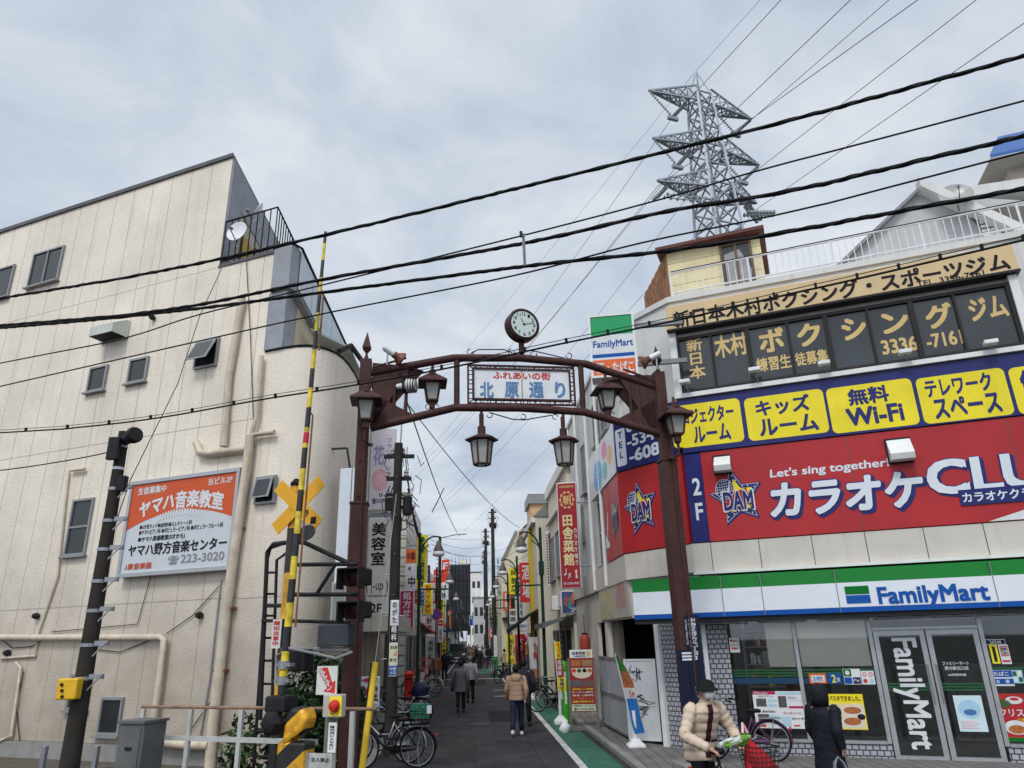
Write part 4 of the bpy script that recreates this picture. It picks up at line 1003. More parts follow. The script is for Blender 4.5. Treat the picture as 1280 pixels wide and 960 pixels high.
panel(FR, g2, -.14, .12, M_beige, GS, bevel=.01)
MB(FR).box(g2[0] - .02, g2[2] + .02, -.14, .14, g2[1] - .05, g2[1] - .004).build('bottom_rail', M_bronze, GS)
lettering('新日本木村ボクシング・スポーツジム', FR, FR.quad((841, 390), (1261, 314), (1262, 340), (842, 408), .12), .125, M_ink, GS, w=.035)
lettering('TEL. 3336-7161', FR, FR.quad((1145, 350), (1230, 339), (1231, 346), (1146, 357), .12), .126, M_ink, GS, w=.015)
# sign lamps on the ledge
for k, (x, y) in enumerate(((856, 478), (943, 463), (1030, 455), (1131, 441), (1238, 429))):
    u, z = FR.uz(x, y, .25)
    t = thing('ledge_lamp', 'white flood lamp on the gym ledge, ' + ['nearest the street corner', 'second from the street corner', 'third from the corner, below the smaller gold characters', 'fourth, below the gold telephone number', 'last one, farthest from the street'][k], 'flood lamp', tuple(FR.P(u, .1, 7.3)), group='flood lamps on the gym window ledge')
    MB(FR).tube([(u + .05, .06, 7.30), (u + .03, .16, 7.42), (u - .02, .24, z - .03)], .014, 6).build('arm', M_steel, t)
    MB(FR).box(u - .12, u + .12, .19, .36, z - .035, z + .05).build('lamp_head', M_cleanwhite, t, bevel=.015)
for k, (x0, y0, x1, y1) in enumerate(((891, 570, 914, 587), (1108, 549, 1144, 572))):
    r = FR.rect(x0, y0, x1, y1, .2)
    t = thing('wall_lamp', ['smaller hooded lamp on the red sign above the star emblem', 'larger hooded lamp on the red sign above the white lettering'][k], 'sign lamp', tuple(FR.P(r[0], .0, r[1])))
    MB(FR).prism([(r[0] - .03, r[1] - .04), (r[2], r[1] - .04), (r[2], r[3] + .04), (r[0] - .03, r[3] + .04)], .005, .06).build('back_plate', M_dark, t)
    h = MB(FR); h.add([(r[0], .06, r[3]), (r[2], .06, r[3]), (r[2], .34, r[1] + .1), (r[0], .34, r[1] + .1), (r[0], .06, r[1] - .02), (r[2], .06, r[1] - .02), (r[2], .30, r[1] - .02), (r[0], .30, r[1] - .02)], [(0, 1, 2, 3), (3, 2, 6, 7), (0, 3, 7, 4), (1, 5, 6, 2), (4, 7, 6, 5)]); h.build('hood', M_white, t, bevel=.01)
# ---- roof: railing, shed, dish, gabled house behind
rl = MB(FR)
for z in (10.0, 10.55): rl.tube([(-2.85, -.25, z), (6.6, -.25, z)], .022, 6)
for k in range(64): u = -2.85 + k * .15; rl.tube([(u, -.25, 9.84), (u, -.25, 10.55)], .026 if k % 12 == 0 else .010, 5)
rl.build('roof_railing', M_cleanwhite, RB)
MB(FR).tube([(-2.85, -.25, 10.58), (6.6, -.25, 10.58)], .018, 6).build('railing_cap', M_black, RB)
SH = thing('roof_shed', 'pale yellow shed with rusty side and dark roof on the roof behind the railing', 'shed', (4.4, 18.5, 9.86))
M_shed = mat('pale_yellow_cladding', (.66, .57, .34), .6, .12, 2, streak=.45, streak_col=(.25, .12, .05))
M_rust = mat('rusty_sheet', (.27, .13, .07), .85, .45, 5, streak=.6, streak_col=(.12, .05, .02))
SP = Pl(3.95, 17.6, RAIL)
su1 = SP.uz(951, 310)[0]; su0 = SP.uz(833, 320)[0]; sz1 = SP.uz(900, 303)[1]
corner = SP.P(su0, 0, 0)
for k in range(7):
    z0 = 9.86 + (sz1 - 9.86) * k / 7; MB(SP).box(su0, su1, -2.4, -.0 - .004 * (k % 2), z0, 9.86 + (sz1 - 9.86) * (k + 1) / 7 - .012).build('cladding_board', M_shed, SH)
wr_ = SP.rect(898, 306, 946, 352, .02); wr_ = (wr_[0], wr_[1], wr_[2], sz1 - .12)
w_ = frame(SP, wr_, .002, .07, .06, mat('brown_aluminium', (.12, .07, .04), .5, .1), SH, 'window', mull=((wr_[0] + wr_[2]) / 2,)); panel(SP, (wr_[0] + .05, wr_[1] + .05, wr_[2] - .05, wr_[3] - .05), .004, .02, M_pane, w_, 'pane')
MB(SP).flat([(wr_[0] + .1, wr_[1] + .1), (wr_[0] + .1, wr_[3] - .3), (wr_[0] + .5, wr_[3] - .2), (wr_[0] + .75, wr_[1] + .4), (wr_[2] - .1, wr_[1] + .1)], .024).build('curtain', mat('pale_curtain', (.3, .3, .3), .8, .2), w_, fix=False)
sd_ = MB(); c0 = SP.P(su0 - .005, 0, 0); c1 = c0 + SD * 2.6
side = Pl(c1.x, c1.y, to=(c0.x, c0.y)); 
for k in range(13): MB(side).box(k * .2, k * .2 + .18, -.03, .02 + .012 * (k % 2), 9.6, sz1 + .0).build('side_sheet', M_rust, SH)
MB(SP).box(su0 - .25, su1 + .15, -2.6, .28, sz1 + .01, sz1 + .10).build('roof', mat('dark_red_roof', (.11, .035, .03), .6, .3, 4), SH)
q = AT(1195, 243, 19.0)
D2 = dish(tuple(q), .48, (-.35, -.9, .35), 'white satellite dish on a bent pole behind the roof railing', M_panelo)
HB = thing('gabled_house', 'grey gabled house with white sloping eaves behind the shop roof', 'house', (14, 24, 0))
hb = facing(24, -21)
def hp(x, y, d=0): return hb.uz(x, y, d)
apex = hp(1147, 243); l0 = hp(1050, 330); r0 = hp(1300, 318)
MB(hb).prism([(hp(960, 420)[0], 5), (r0[0] + 6, 5), (r0[0] + 6, r0[1]), apex, hp(960, 420)], -8, 0).build('gable_wall', mat('grey_render', (.46, .46, .465), .8, .06, streak=.1), HB)
def slab_(p, q, t, d0, d1, m, name): MB(hb).prism([p, q, (q[0], q[1] + t), (p[0], p[1] + t)], d0, d1).build(name, m, HB)
slab_(apex, hp(960, 420), .12, -8, .25, M_grey, 'roof')
slab_(apex, (hp(1420, 370)[0], hp(1420, 370)[1]), .35, .02, .5, M_concwhite, 'eaves_board')
slab_((apex[0] + .1, apex[1] - .1), hp(1420, 205), .4, -8, -.5, M_concwhite, 'eaves_board')
MB(hb).prism([hp(1200, 262), hp(1420, 255), hp(1420, 330), hp(1262, 318)], .02, .10).build('upper_recess', mat('dark_recess', (.13, .12, .11), .8, .2), HB)
lv = MB(hb); a = hp(1222, 277); b = hp(1252, 300)
for k in range(5): lv.box(a[0], b[0], .10, .14, b[1] + (a[1] - b[1]) * k / 5, b[1] + (a[1] - b[1]) * (k + .6) / 5)
lv.build('louvre', M_white, HB)
BHs = thing('blue_roof_house', 'beige house with a bright blue roof at the edge of the picture', 'house', (20, 27, 0))
bp = facing(27, -21)
e0 = bp.uz(1229, 216); e1 = bp.uz(1262, 213)
MB(bp).box(e1[0], e1[0] + 8, -6, 0, 5, e1[1] + .5).build('wall', mat('beige_render', (.52, .47, .41), .8, .06), BHs)
k0 = bp.uz(1280, 180); 
rf = MB(bp); rf.add([(e0[0], .9, e0[1]), (e0[0] + 10, .9, e0[1] + .3), (e0[0] + 10, -3, e0[1] + 3.4), (e0[0] + 2.0, -3, e0[1] + 3.1), (e0[0], .9, e0[1] + .12), (e0[0] + 10, .9, e0[1] + .42), (e0[0] + 10, -3, e0[1] + 3.6), (e0[0] + 2.0, -3, e0[1] + 3.3)],
       [(0, 1, 2, 3), (7, 6, 5, 4), (0, 4, 5, 1), (1, 5, 6, 2), (2, 6, 7, 3), (3, 7, 4, 0)])
rf.add([(e0[0], .9, e0[1] + .01), (e0[0] + 2.0, -3, e0[1] + 3.2), (e0[0] + .3, -7, e0[1] + .01)], [(0, 1, 2)])
rf.build('roof', mat('blue_roof', (.03, .10, .30), .5, .1), BHs)
MB(bp).box(e0[0], e0[0] + 9, -6, .9, e0[1] - .06, e0[1] - .004).build('soffit', mat('soffit_grey', (.30, .28, .26), .8, .1), BHs)
# ---- corner drain pipes, windows of the side wall
u, _ = FR.uz(838, 440); MB(FR).tube([(-2.9, -.02, 9.3), (-2.9, -.02, 7.3)], .045, 8).build('drain_pipe', M_white, RB)
for a, b, z0, z1 in ((6.9, 7.9, 7.5, 8.8), (5.6, 6.4, 7.5, 8.8), (3.0, 3.8, 6.6, 8.2), (2.0, 2.6, 5.2, 6.4)):
    window(SW, (a, z0, b, z1), RB, d=-.15, mull=((a + b) / 2,), depth=.05)
for k, u in enumerate((6.75, 4.9, 2.7)): MB(SW).tube([(u, .0, 3.5), (u, .0, 9.7)], .05, 8).build('drain_pipe', M_white, RB)
lb = (SW.uz(735, 700)[0], 4.06, 6.95, 5.95)
window(SW, (5.55, 4.1, 6.6, 5.9), RB, d=-.15, trans=(5.0,), depth=.05)
# ---- white hoarding panels, graffiti board in the recess
HO = thing('hoarding', 'pair of pale grey metal hoarding panels shutting the recess beside the street', 'hoarding', (2.35, 18, 0))
hp0 = ST(TR - .06, 17.2); hp1 = ST(TR - .14, 20.3)
HPl = Pl(hp1[0], hp1[1], to=hp0)
M_hoard = mat('hoarding_metal', (.36, .37, .40), .45, .1, 2, streak=.2)
ln = (Vector(hp0) - Vector(hp1)).length
MB(HPl).box(0, ln, -.03, .0, .16, 1.72).build('sheet', M_hoard, HO)
h_ = MB(HPl)
for u in (0, ln * .3, ln - .04): h_.box(u, u + .04, .0, .03, .12, 1.75)
h_.box(0, ln, .0, .028, 1.71, 1.76).box(0, ln, .0, .028, .86, .93).box(0, ln, .0, .028, .12, .17); h_.build('rail_frame', M_steel, HO)
GB = thing('graffiti_board', 'white board with black scrawled graffiti inside the building recess', 'board', (2.9, 17.4, 0))
gb = Pl(2.62, 17.15, -30); gbr = (gb.uz(782, 860)[0], .1, gb.uz(822, 860)[0], 1.75)
panel(gb, gbr, -.04, 0, M_cleanwhite, GB, 'board'); frame(gb, gbr, 0, .02, .035, M_white, GB, 'edge', trans=(.8,))
rnd = random.Random(4)
for k in range(9):
    cu, cz = gbr[0] + .15 + rnd.random() * (gbr[2] - gbr[0] - .3), .55 + rnd.random() * .95
    pts = [(cu + (rnd.random() - .5) * .35, .006, cz + (rnd.random() - .5) * .32) for _ in range(6)]
    MB(gb).tube(pts, .007, 4).build('graffiti_scrawl', M_ink, GB)
# ================================================================== street gate
GT = thing('street_gate', 'brown steel arch over the street entrance with a framed name board and scroll work', 'street gate', tuple(GA.P(2.7, 0, 0)))
def ga(x, y, d=0.0): u, z = GA.uz(x, y, d); return (u, d, z)
def gz(x, y): return GA.uz(x, y)
uLp = gz(450, 620)[0]; uRp = gz(838, 620)[0]
def pillar(u, ztop, zstep):
    b = MB(GA); w = .105
    b.box(u - w, u + w, -.105, .105, zstep, ztop)
    b.build('pillar', M_brown, GT, bevel=.015)
    b = MB(GA); w = .145; b.box(u - w, u + w, -.145, .145, .25, zstep).box(u - w - .02, u + w + .02, -.16, .16, zstep - .05, zstep + .0)
    b.build('pillar_base', M_brown, GT, bevel=.015)
    MB(GA).box(u - .33, u + .33, -.33, .33, 0, .25).build('footing', M_concrete, GT, bevel=.02)
    f = MB(GA); f.lathe([(.05, 0), (.05, .06), (.03, .08), (.03, .14), (.115, .24), (.06, .40), (.0, .58)], (u, 0, ztop), 4, phase=.5); f.build('finial', M_brown, GT)
    cb = MB(GA); cb.tube([(u + .05, .18, .25), (u + .05, .18, zstep + 1.2)], .018, 6).build('cable_pipe', M_brown, GT)
zLt, zRt = gz(460, 450)[1], gz(826, 466)[1]
pillar(uLp, zLt, gz(445, 576)[1] - .75); pillar(uRp, zRt, gz(845, 575)[1])
for x in range(2):
    u = (uLp, uRp)[x]
    for k in range(7): MB(GA).lathe([(.018, 0), (.018, .02)], (u + (.08 if k % 2 else -.02), .12, zLt - 1.3 - k * .32), 6, 'y').build('bolt', M_brown, GT)
up = [gz(463, 466), gz(567, 447.5), gz(650, 447.5), gz(732, 455), gz(824, 485)]
lo = [gz(463, 535), gz(569, 509.5), gz(650, 510), gz(730, 515), gz(828, 543)]
for name, P_ in (('upper_tube', up), ('lower_tube', lo)):
    MB(GA).tube([(u, 0, z) for u, z in P_], .075, 14).build(name, M_brown, GT, smooth=True)
def at_u(P_, u):
    for (a, za), (b, zb) in zip(P_, P_[1:]):
        if a <= u <= b: return za + (zb - za) * (u - a) / (b - a)
for x, r_ in ((571, .055), (727, .055), (493.5, .032), (508, .032), (786, .032), (797, .032)):
    u = gz(x, 480)[0]; MB(GA).tube([(u, 0, at_u(lo, u)), (u, 0, at_u(up, u))], r_, 10).build('upright', M_brown, GT, smooth=True)
for sgn, u, P_, zt in ((1, uLp, (up, lo), zLt), (-1, uRp, (up, lo), zRt)):
    k = .12 * sgn
    MB(GA).prism([(u + k, zt - .06), (u + k + sgn * .95, zt - .20), (u + k + sgn * .72, at_u(up, u + k + sgn * .72) - .02), (u + k + sgn * .02, at_u(up, u + sgn * .3) - 1.15)], -.02, .02).build('gusset', M_brown, GT)
    MB(GA).prism([(u + k, at_u(lo, u + sgn * .3) + .62), (u + k + sgn * .82, at_u(lo, u + k + sgn * .82) + .02), (u + k, at_u(lo, u + sgn * .25) - .05)], -.02, .02).build('gusset', M_brown, GT)
    MB(GA).tube([(u + k, .10, at_u(up, u + sgn * .3) + .02), (u + k + sgn * .62, .10, zt + .02)], .022, 6).build('stay', M_brown, GT)
# scroll work: small rings in rows and curls
sg = GA.quad((584, 454), (718, 460), (720, 509), (584, 504), .0)
bd = GA.quad((592.5, 461), (711, 466), (711, 501), (592.5, 497.5), .0)
M_scroll = mat('dark_scroll_iron', (.028, .016, .016), .5, .1)
def ring(b, u, z, r, w=.010, a0=0, a1=360, n=12, d=.0): b.tube([(u + r * math.cos(R(a0 + (a1 - a0) * k / n)), d, z + r * math.sin(R(a0 + (a1 - a0) * k / n))) for k in range(n + 1)], w, 4)
sc = MB(GA); frame(GA, sg, -.02, .02, .035, M_brown, GT, 'scroll_frame'); frame(GA, (bd[0] - .035, bd[1] - .035, bd[2] + .035, bd[3] + .035), -.03, .05, .035, M_brown, GT, 'board_frame')
hh = (bd[1] - sg[1] - .06) / 2; n_ = 15
for k in range(n_):
    u = sg[0] + .16 + (sg[2] - sg[0] - .32) * k / (n_ - 1)
    for z in ((sg[1] + bd[1]) / 2, (sg[3] + bd[3]) / 2): ring(sc, u, z, hh * (1.0 if k % 3 else .55), .011, 40 * k, 40 * k + 300)
for k in range(6):
    z = sg[1] + .17 + (sg[3] - sg[1] - .34) * k / 5
    for u in ((sg[0] + bd[0]) / 2, (sg[2] + bd[2]) / 2): ring(sc, u, z, .045 if k % 2 else .06, .011, 60 * k, 60 * k + 300)
for a, b in (((sg[0], sg[1]), (bd[0], bd[1])), ((sg[2], sg[1]), (bd[2], bd[1])), ((sg[0], sg[3]), (bd[0], bd[3])), ((sg[2], sg[3]), (bd[2], bd[3]))): sc.tube([(a[0], 0, a[1]), (b[0], 0, b[1])], .012, 5)
sc.build('scroll_border', M_scroll, GT)
def curl(pts, ends=(), r=.05, name='scroll'):
    b = MB(GA); b.tube([ga(*p) for p in pts], .012, 5)
    for (x, y, s0) in ends: u, _, z = ga(x, y); ring(b, u, z, r, .011, s0, s0 + 290)
    b.build(name, M_scroll, GT)
curl([(588, 442), (598, 437), (630, 437), (640, 441)], [(588, 440, 90), (639, 440, 90)], .06)
curl([(664, 438), (690, 444), (706, 448)], [(667, 443, 90), (711, 445, 180)], .06)
curl([(613, 516), (640, 524), (655, 525), (690, 519)], [(612, 519, 180), (654, 521, 200), (694, 521, 0)], .05)
curl([(477, 500), (490, 488), (492, 482)], [(487, 481, 0), (475, 492, 180)], .06); curl([(812, 512), (801, 500), (799, 494)], [(803, 494, 180), (815, 503, 0)], .06)
panel(GA, bd, -.02, .025, mat('name_board_white', (.70, .72, .74), .4, .08, 3, streak=.3, streak_col=(.5, .4, .32)), GT, 'name_board')
MB(GA).box((bd[0] + bd[2]) / 2 - .012, (bd[0] + bd[2]) / 2 + .012, .0, .027, bd[1], bd[3]).build('board_joint', mat('rust_line', (.42, .30, .20), .7, .2), GT)
lettering('ふれあいの街', GA, GA.quad((616, 464), (688, 466), (688, 475), (616, 473.5), .03), .03, M_redink, GT, w=.03)
M_nameblue = mat('faded_blue_lettering', (.11, .22, .40), .55, .35, 14)
for ch, (a, b) in zip('北原通り', ((600, 617), (631, 648.5), (661.5, 679.5), (694, 706.5))):
    lettering(ch, GA, GA.quad((a, 477), (b, 478), (b, 498), (a, 496.5), .03), .03, M_nameblue, GT, w=.045)
# ---- clock
CK = thing('clock', 'round double faced street clock on a short post on top of the gate', 'clock', ga(651, 447)[:0] or tuple(GA.P(gz(651, 447)[0], 0, gz(651, 447)[1])))
cu, cz = gz(651, 409); cc = GA.P(cu, 0, cz)
ax = (GA.n * 1 + GA.e * .28).normalized()
MB(GA).tube([(cu, 0, gz(651, 447)[1] + .08), (cu, 0, cz - .2)], .055, 10).build('post', M_brown, CK, smooth=True)
MB().dir_lathe([(.30, -.06), (.335, -.04), (.335, .15), (.30, .17), (.29, .15)], cc, ax, 36).build('case', mat('clock_case', (.05, .024, .022), .35, .15, 5), CK, smooth=True)
fc = cc + ax * .152; CF = Pl(fc.x, fc.y, 0); CF.e = Vector((-ax.y, ax.x, 0)).normalized(); CF.n = ax
if CF.e.x < 0: CF.e = -CF.e
MB().dir_lathe([(.272, 0), (.272, .006)], fc, ax, 36).build('dial', mat('clock_dial', (.58, .66, .62), .35, .05), CK)
for k in range(12):
    a = R(90 - 30 * (k + 1)); x, z = .215 * math.cos(a), cz + .215 * math.sin(a); s_ = .036 if k < 9 else .05
    lettering(str(k + 1), CF, (x - s_ * .7, z - .036, x + s_ * .7, z + .036), .008, M_ink, CK, w=.02)
for ang, ln, w in ((331, .13, .016), (75, .215, .011)):
    a = R(90 - ang); MB(CF).bar((-.04 * math.cos(a), .012, cz - .04 * math.sin(a)), (ln * math.cos(a), .012, cz + ln * math.sin(a)), w, .004).build('hand', M_ink, CK)
MB().dir_lathe([(.02, .008), (.02, .016)], fc, ax, 10).build('hub', M_ink, CK)
# ---- lanterns
def lantern(px, py, s, label, style, y=0.0, group='lanterns of the street gate'):
    u, z = GA.uz(px, py, y)
    t = thing('lantern', label, 'lantern', tuple(GA.P(u, y, z)), group=group)
    k = s
    if style == 'hang':                        # six sided, open below, hangs from a stem
        MB(GA).lathe([(.05 * k, .98 * k), (.05 * k, .72 * k), (.085 * k, .70 * k), (.085 * k, .52 * k)], (u, y, z - .5 * k), 8).build('stem', M_brown, t)
        MB(GA).lathe([(.09 * k, .54 * k), (.35 * k, .43 * k), (.35 * k, .40 * k), (.24 * k, .38 * k)], (u, y, z - .5 * k), 6).build('roof', M_brown, t)
        MB(GA).lathe([(.225 * k, .385 * k), (.165 * k, -.09 * k)], (u, y, z - .5 * k), 6).build('lamp_shade', M_panelo, t)
        f = MB(GA)
        for j in range(6):
            a = R(60 * j); f.bar((u + .235 * k * math.cos(a), y + .235 * k * math.sin(a), z - .11 * k), (u + .172 * k * math.cos(a), y + .172 * k * math.sin(a), z - .62 * k), .028 * k)
            b = R(60 * j + 60); f.bar((u + .175 * k * math.cos(a), y + .175 * k * math.sin(a), z - .61 * k), (u + .175 * k * math.cos(b), y + .175 * k * math.sin(b), z - .61 * k), .03 * k)
        f.build('cage', M_brown, t)
    else:                                      # four sided with a broad roof and a bracket or drop below
        MB(GA).lathe([(.03 * k, .62 * k), (.03 * k, .54 * k), (.07 * k, .50 * k), (.07 * k, .44 * k), (.16 * k, .38 * k)], (u, y, z - .2 * k), 8).build('stem', M_brown, t)
        MB(GA).lathe([(.15 * k, .39 * k), (.42 * k, .22 * k), (.42 * k, .19 * k), (.2 * k, .19 * k)], (u, y, z - .2 * k), 4, phase=.5).build('roof', M_brown, t)
        MB(GA).lathe([(.215 * k, .19 * k), (.14 * k, -.16 * k)], (u, y, z - .2 * k), 4, phase=.5).build('lamp_shade', M_panelo, t)
        f = MB(GA)
        for j in range(4):
            a = R(90 * j + 45); f.bar((u + .222 * k * math.cos(a), y + .222 * k * math.sin(a), z), (u + .147 * k * math.cos(a), y + .147 * k * math.sin(a), z - .37 * k), .03 * k)
        f.lathe([(.16 * k, -.155 * k), (.16 * k, -.19 * k), (.09 * k, -.22 * k), (.08 * k, -.33 * k), (.03 * k, -.38 * k), (.02 * k, -.46 * k)], (u, y, z - .2 * k), 4, phase=.5)
        f.build('cage', M_brown, t)
        if style == 'bracket':
            b = MB(GA); sgn = 1 if px > 640 else -1
            b.tube([(u, y, z - .6 * k), (u, y, z - .78 * k), (u - .1 * sgn, y - .06, z - .86 * k), (u - .12 * sgn, y - .2, z - .80 * k)], .03 * k, 6); ring(b, u + .06 * sgn, z - .72 * k, .07 * k, .012, 0, 300, 10, y); b.build('bracket', M_brown, t)
        else:
            b = MB(GA)
            for q in (-1, 1): ring(b, u + q * .08 * k, z - .50 * k, .055 * k, .010, 0, 300, 10, y)
            b.build('drop_scroll', M_brown, t)
    return t
lantern(602, 545, .88, 'six sided hanging lantern below the left half of the name board', 'hang')
lantern(704.5, 547, .84, 'six sided hanging lantern below the right half of the name board', 'hang')
lantern(540.5, 480, .9, 'broad roofed lantern hanging inside the arch beside the first characters of the name board', 'drop')
lantern(758, 490, .9, 'broad roofed lantern hanging inside the arch in front of the tall store sign', 'drop')
lantern(458, 502, .92, 'broad roofed lantern mounted on the pillar beside the cream building', 'bracket', .36)
lantern(844, 521, .92, 'broad roofed lantern mounted on the pillar beside the yellow room sign', 'bracket', .36)
for x0 in (602, 704.5): u = gz(x0, 530)[0]; MB(GA).tube([(u, 0, at_u(lo, u)), (u, 0, gz(x0, 533)[1])], .028, 8).build('hanger', M_brown, GT)
for x0, P_ in ((540.5, up), (758, up)):
    u = gz(x0, 470)[0]; MB(GA).tube([(u, 0, at_u(up, u)), (u, 0, gz(x0, 466)[1] - .05)], .02, 6).build('hanger', M_brown, GT)
# ---- horn speakers and other gear on the gate
M_bell = mat('red_brown_bell', (.14, .045, .03), .4, .25, 6)
def horn(px, py, tail, label, d=.05):
    u, z = GA.uz(px, py, d); c = GA.P(u, d, z); q = GA.uz(*tail, d); e = GA.P(q[0], d + .1, q[1]); ax_ = (c - e).normalized()
    t = thing('horn_speaker', label, 'speaker', tuple(c - Vector((0, 0, .3))), group='horn speakers on the street gate')
    MB().dir_lathe([(.14, .03), (.145, 0), (.11, -.05), (.07, -.10), (.065, -.17)], c, ax_, 18).build('bell', M_bell, t, smooth=True)
    MB().dir_lathe([(.06, -.12), (.06, -.36), (.04, -.40)], c, ax_, 12).build('driver', M_cleanwhite, t, smooth=True)
    p = c - ax_ * .3; MB().tube([tuple(p), (p.x, p.y, p.z - .3)], .018, 6, world=True).build('mount', M_steel, t)
horn(501, 449, (486, 441), 'white and red-brown horn speaker on top of the gate beside the cream building')
horn(803, 453, (819, 446), 'white and red-brown horn speaker on top of the gate beside the white building')
t = thing('caged_lamp', 'white lamp in a wire cage on the inner upright under the gate tube', 'lamp', ga(512, 480)[:0] or tuple(GA.P(gz(512, 484)[0], .05, gz(512, 484)[1])))
c = GA.P(gz(512, 483)[0], .05, gz(512, 483)[1]); MB().dir_lathe([(.10, .12), (.13, .04), (.13, -.06), (.06, -.10), (.06, -.40)], c, (1, -.2, 0), 12).build('lamp_body', M_cleanwhite, t, smooth=True)
cg = MB()
for k in range(5): cg.dir_lathe([(.15, .10 - k * .05), (.155, .105 - k * .05)], c, (1, -.2, 0), 14)
cg.build('wire_cage', M_dark, t)
# address plate on the right pillar
AD = thing('address_plate', 'dark navy address plate with white characters wrapped round the gate pillar by the shop', 'address plate', tuple(GA.P(uRp, .24, .9)))
zp0, zp1 = gz(862, 905)[1], gz(860, 769)[1]
MB(GA).box(uRp - .04, uRp + .225, .165, .178, zp0, zp1).build('plate', M_darknavy, AD); MB(GA).box(uRp - .235, uRp - .05, .165, .180, zp0, gz(850, 812)[1]).build('side_plate', M_darknavy, AD)
lettering('中野区野方六丁目3', GA, (uRp + .02, zp0 + 1.0, uRp + .16, zp1 - .05), .182, M_signwhite, AD, w=.02, vertical=True, gap=.02)
lettering('6-3 Nogata Nakano City', GA, (uRp - .05, zp0 + 1.25, uRp - .0, zp1 - .08), .182, M_signwhite, AD, w=.0, rot=True)
lettering('15m', GA, (uRp + .03, zp0 + .50, uRp + .2, zp0 + .58), .182, M_signwhite, AD); lettering('7号', GA, (uRp + .03, zp0 + .36, uRp + .2, zp0 + .46), .182, M_signwhite, AD)
for k in range(3): MB(GA).box(uRp - .15, uRp + .02, .182, .188, zp0 + 1.0 + k * .05, zp0 + 1.03 + k * .05).build('reflector_band', M_lett, AD)
# ================================================================== level crossing gear on the left
YC = 10.8
XP = Pl(-3.3, YC, RAIL)
def xz(x, y, d=0.0): return XP.uz(x, y, d)
def xp(x, y, d=0.0): u, z = XP.uz(x, y, d); return (u, d, z)
up_axis = Vector((0, 0, 1))
M_hazard = stripe_mat('hazard_post_bands', (.70, .36, .02), (.02, .02, .02), 1.30, up_axis)
M_rod = stripe_mat('barrier_rod_bands', (.72, .55, .03), (.02, .02, .02), .62, up_axis)
M_diag = stripe_mat('hazard_diagonals', (.75, .38, .02), (.02, .02, .02), .42, (XP.e * .62 - Vector((0, 0, .78))))
CP_ = thing('crossing_signal', 'level crossing signal post in black and amber bands with crossbuck, red lamps and ladder', 'crossing signal', tuple(XP.P(xz(348, 880)[0], 0, 0)))
pu = xz(358, 760)[0]
MB(XP).tube([xp(345, 960)[:1] + (0, 0)] + [xp(345, 955), xp(372, 612), xp(373, 605)] if False else [(pu, 0, 0), (pu, 0, xz(371, 608)[1])], .075, 12).build('post', M_hazard, CP_, smooth=True)
MB(XP).lathe([(.08, 0), (.085, .05), (.03, .12)], (pu, 0, xz(371, 608)[1]), 12).build('post_cap', M_black, CP_)
cu, cz = xz(376, 633)
pc = pu + .16
zr = xz(375, 633)[1]
M_amber = mat('amber_board', (.72, .36, .02), .4, .08, 3)
for s_, off in ((1, .10), (-1, .115)):
    b = MB(XP); L2, w2, ang = .52, .105, R(40) * s_
    ca, sa = math.cos(ang), math.sin(ang)
    b.prism([(pc + x * ca - z * sa, zr + x * sa + z * ca) for x, z in ((-L2, -w2), (L2, -w2), (L2, w2), (-L2, w2))], off, off + .012); b.build('crossbuck_board', M_amber, CP_)
    if s_ < 0:
        for ch, x in (('野', .22), ('1', .40)):
            c = (pc + x * ca, zr + x * sa); lettering(ch, XP, (c[0] - .045, c[1] - .05, c[0] + .045, c[1] + .05), off + .016, M_ink, CP_, w=.02)
# bell horn below the crossbuck
q = xz(383, 664, .15); c = XP.P(q[0], .18, q[1]); MB().dir_lathe([(.135, .06), (.14, .03), (.07, -.05), (.05, -.12), (.06, -.2)], c, (.55, -.55, -.62), 18).build('bell', M_grey, CP_, smooth=True)
# signal arms
M_dark = mat('crossing_black', (.022, .022, .024), .45, .2, 5)
ar = MB(XP)
ar.tube([xp(325, 900, -.3), xp(334, 690, -.3), xp(342, 680, -.25), (pu, 0, xz(360, 678)[1]), xp(380, 678), xp(436, 704)], .035, 8)
ar.build('arm', M_dark, CP_)
for p0, p1 in (((361, 706), (447, 705)), ((361, 743), (447, 743))):
    MB(XP).tube([(pu, 0, xz(*p0)[1]), xp(*p1)], .030, 8).build('arm', M_dark, CP_)
MB(XP).tube([xp(419, 706), xp(396, 742)], .028, 8).build('brace', M_dark, CP_)
M_hood = mat('signal_hood', (.02, .018, .02), .5, .2)
M_redlens = mat('dark_red_lens', (.018, .003, .003), .4, .1)
for y in (725, 766):
    r = XP.quad((434, y - 14), (461, y - 14), (461, y + 12), (434, y + 12), .12)
    l = MB(XP).box(r[0], r[2], .02, .22, r[1] + .05, r[3]).build('signal_lamp', M_hood, CP_, bevel=.03)
    MB(XP).lathe([(.10, .223), (.10, .235), (.02, .25)], ((r[0] + r[2]) / 2, 0, (r[1] + r[3]) / 2 + .02), 18, 'y').build('lens', M_redlens, l)
    h = MB(XP); h.prism([(r[0], r[3]), (r[2], r[3]), (r[2], r[1]), (r[2] - .02, r[1]), (r[2] - .02, r[3] - .02), (r[0] + .02, r[3] - .02), (r[0] + .02, r[1]), (r[0], r[1])], .22, .38); h.build('hood', M_hood, l)
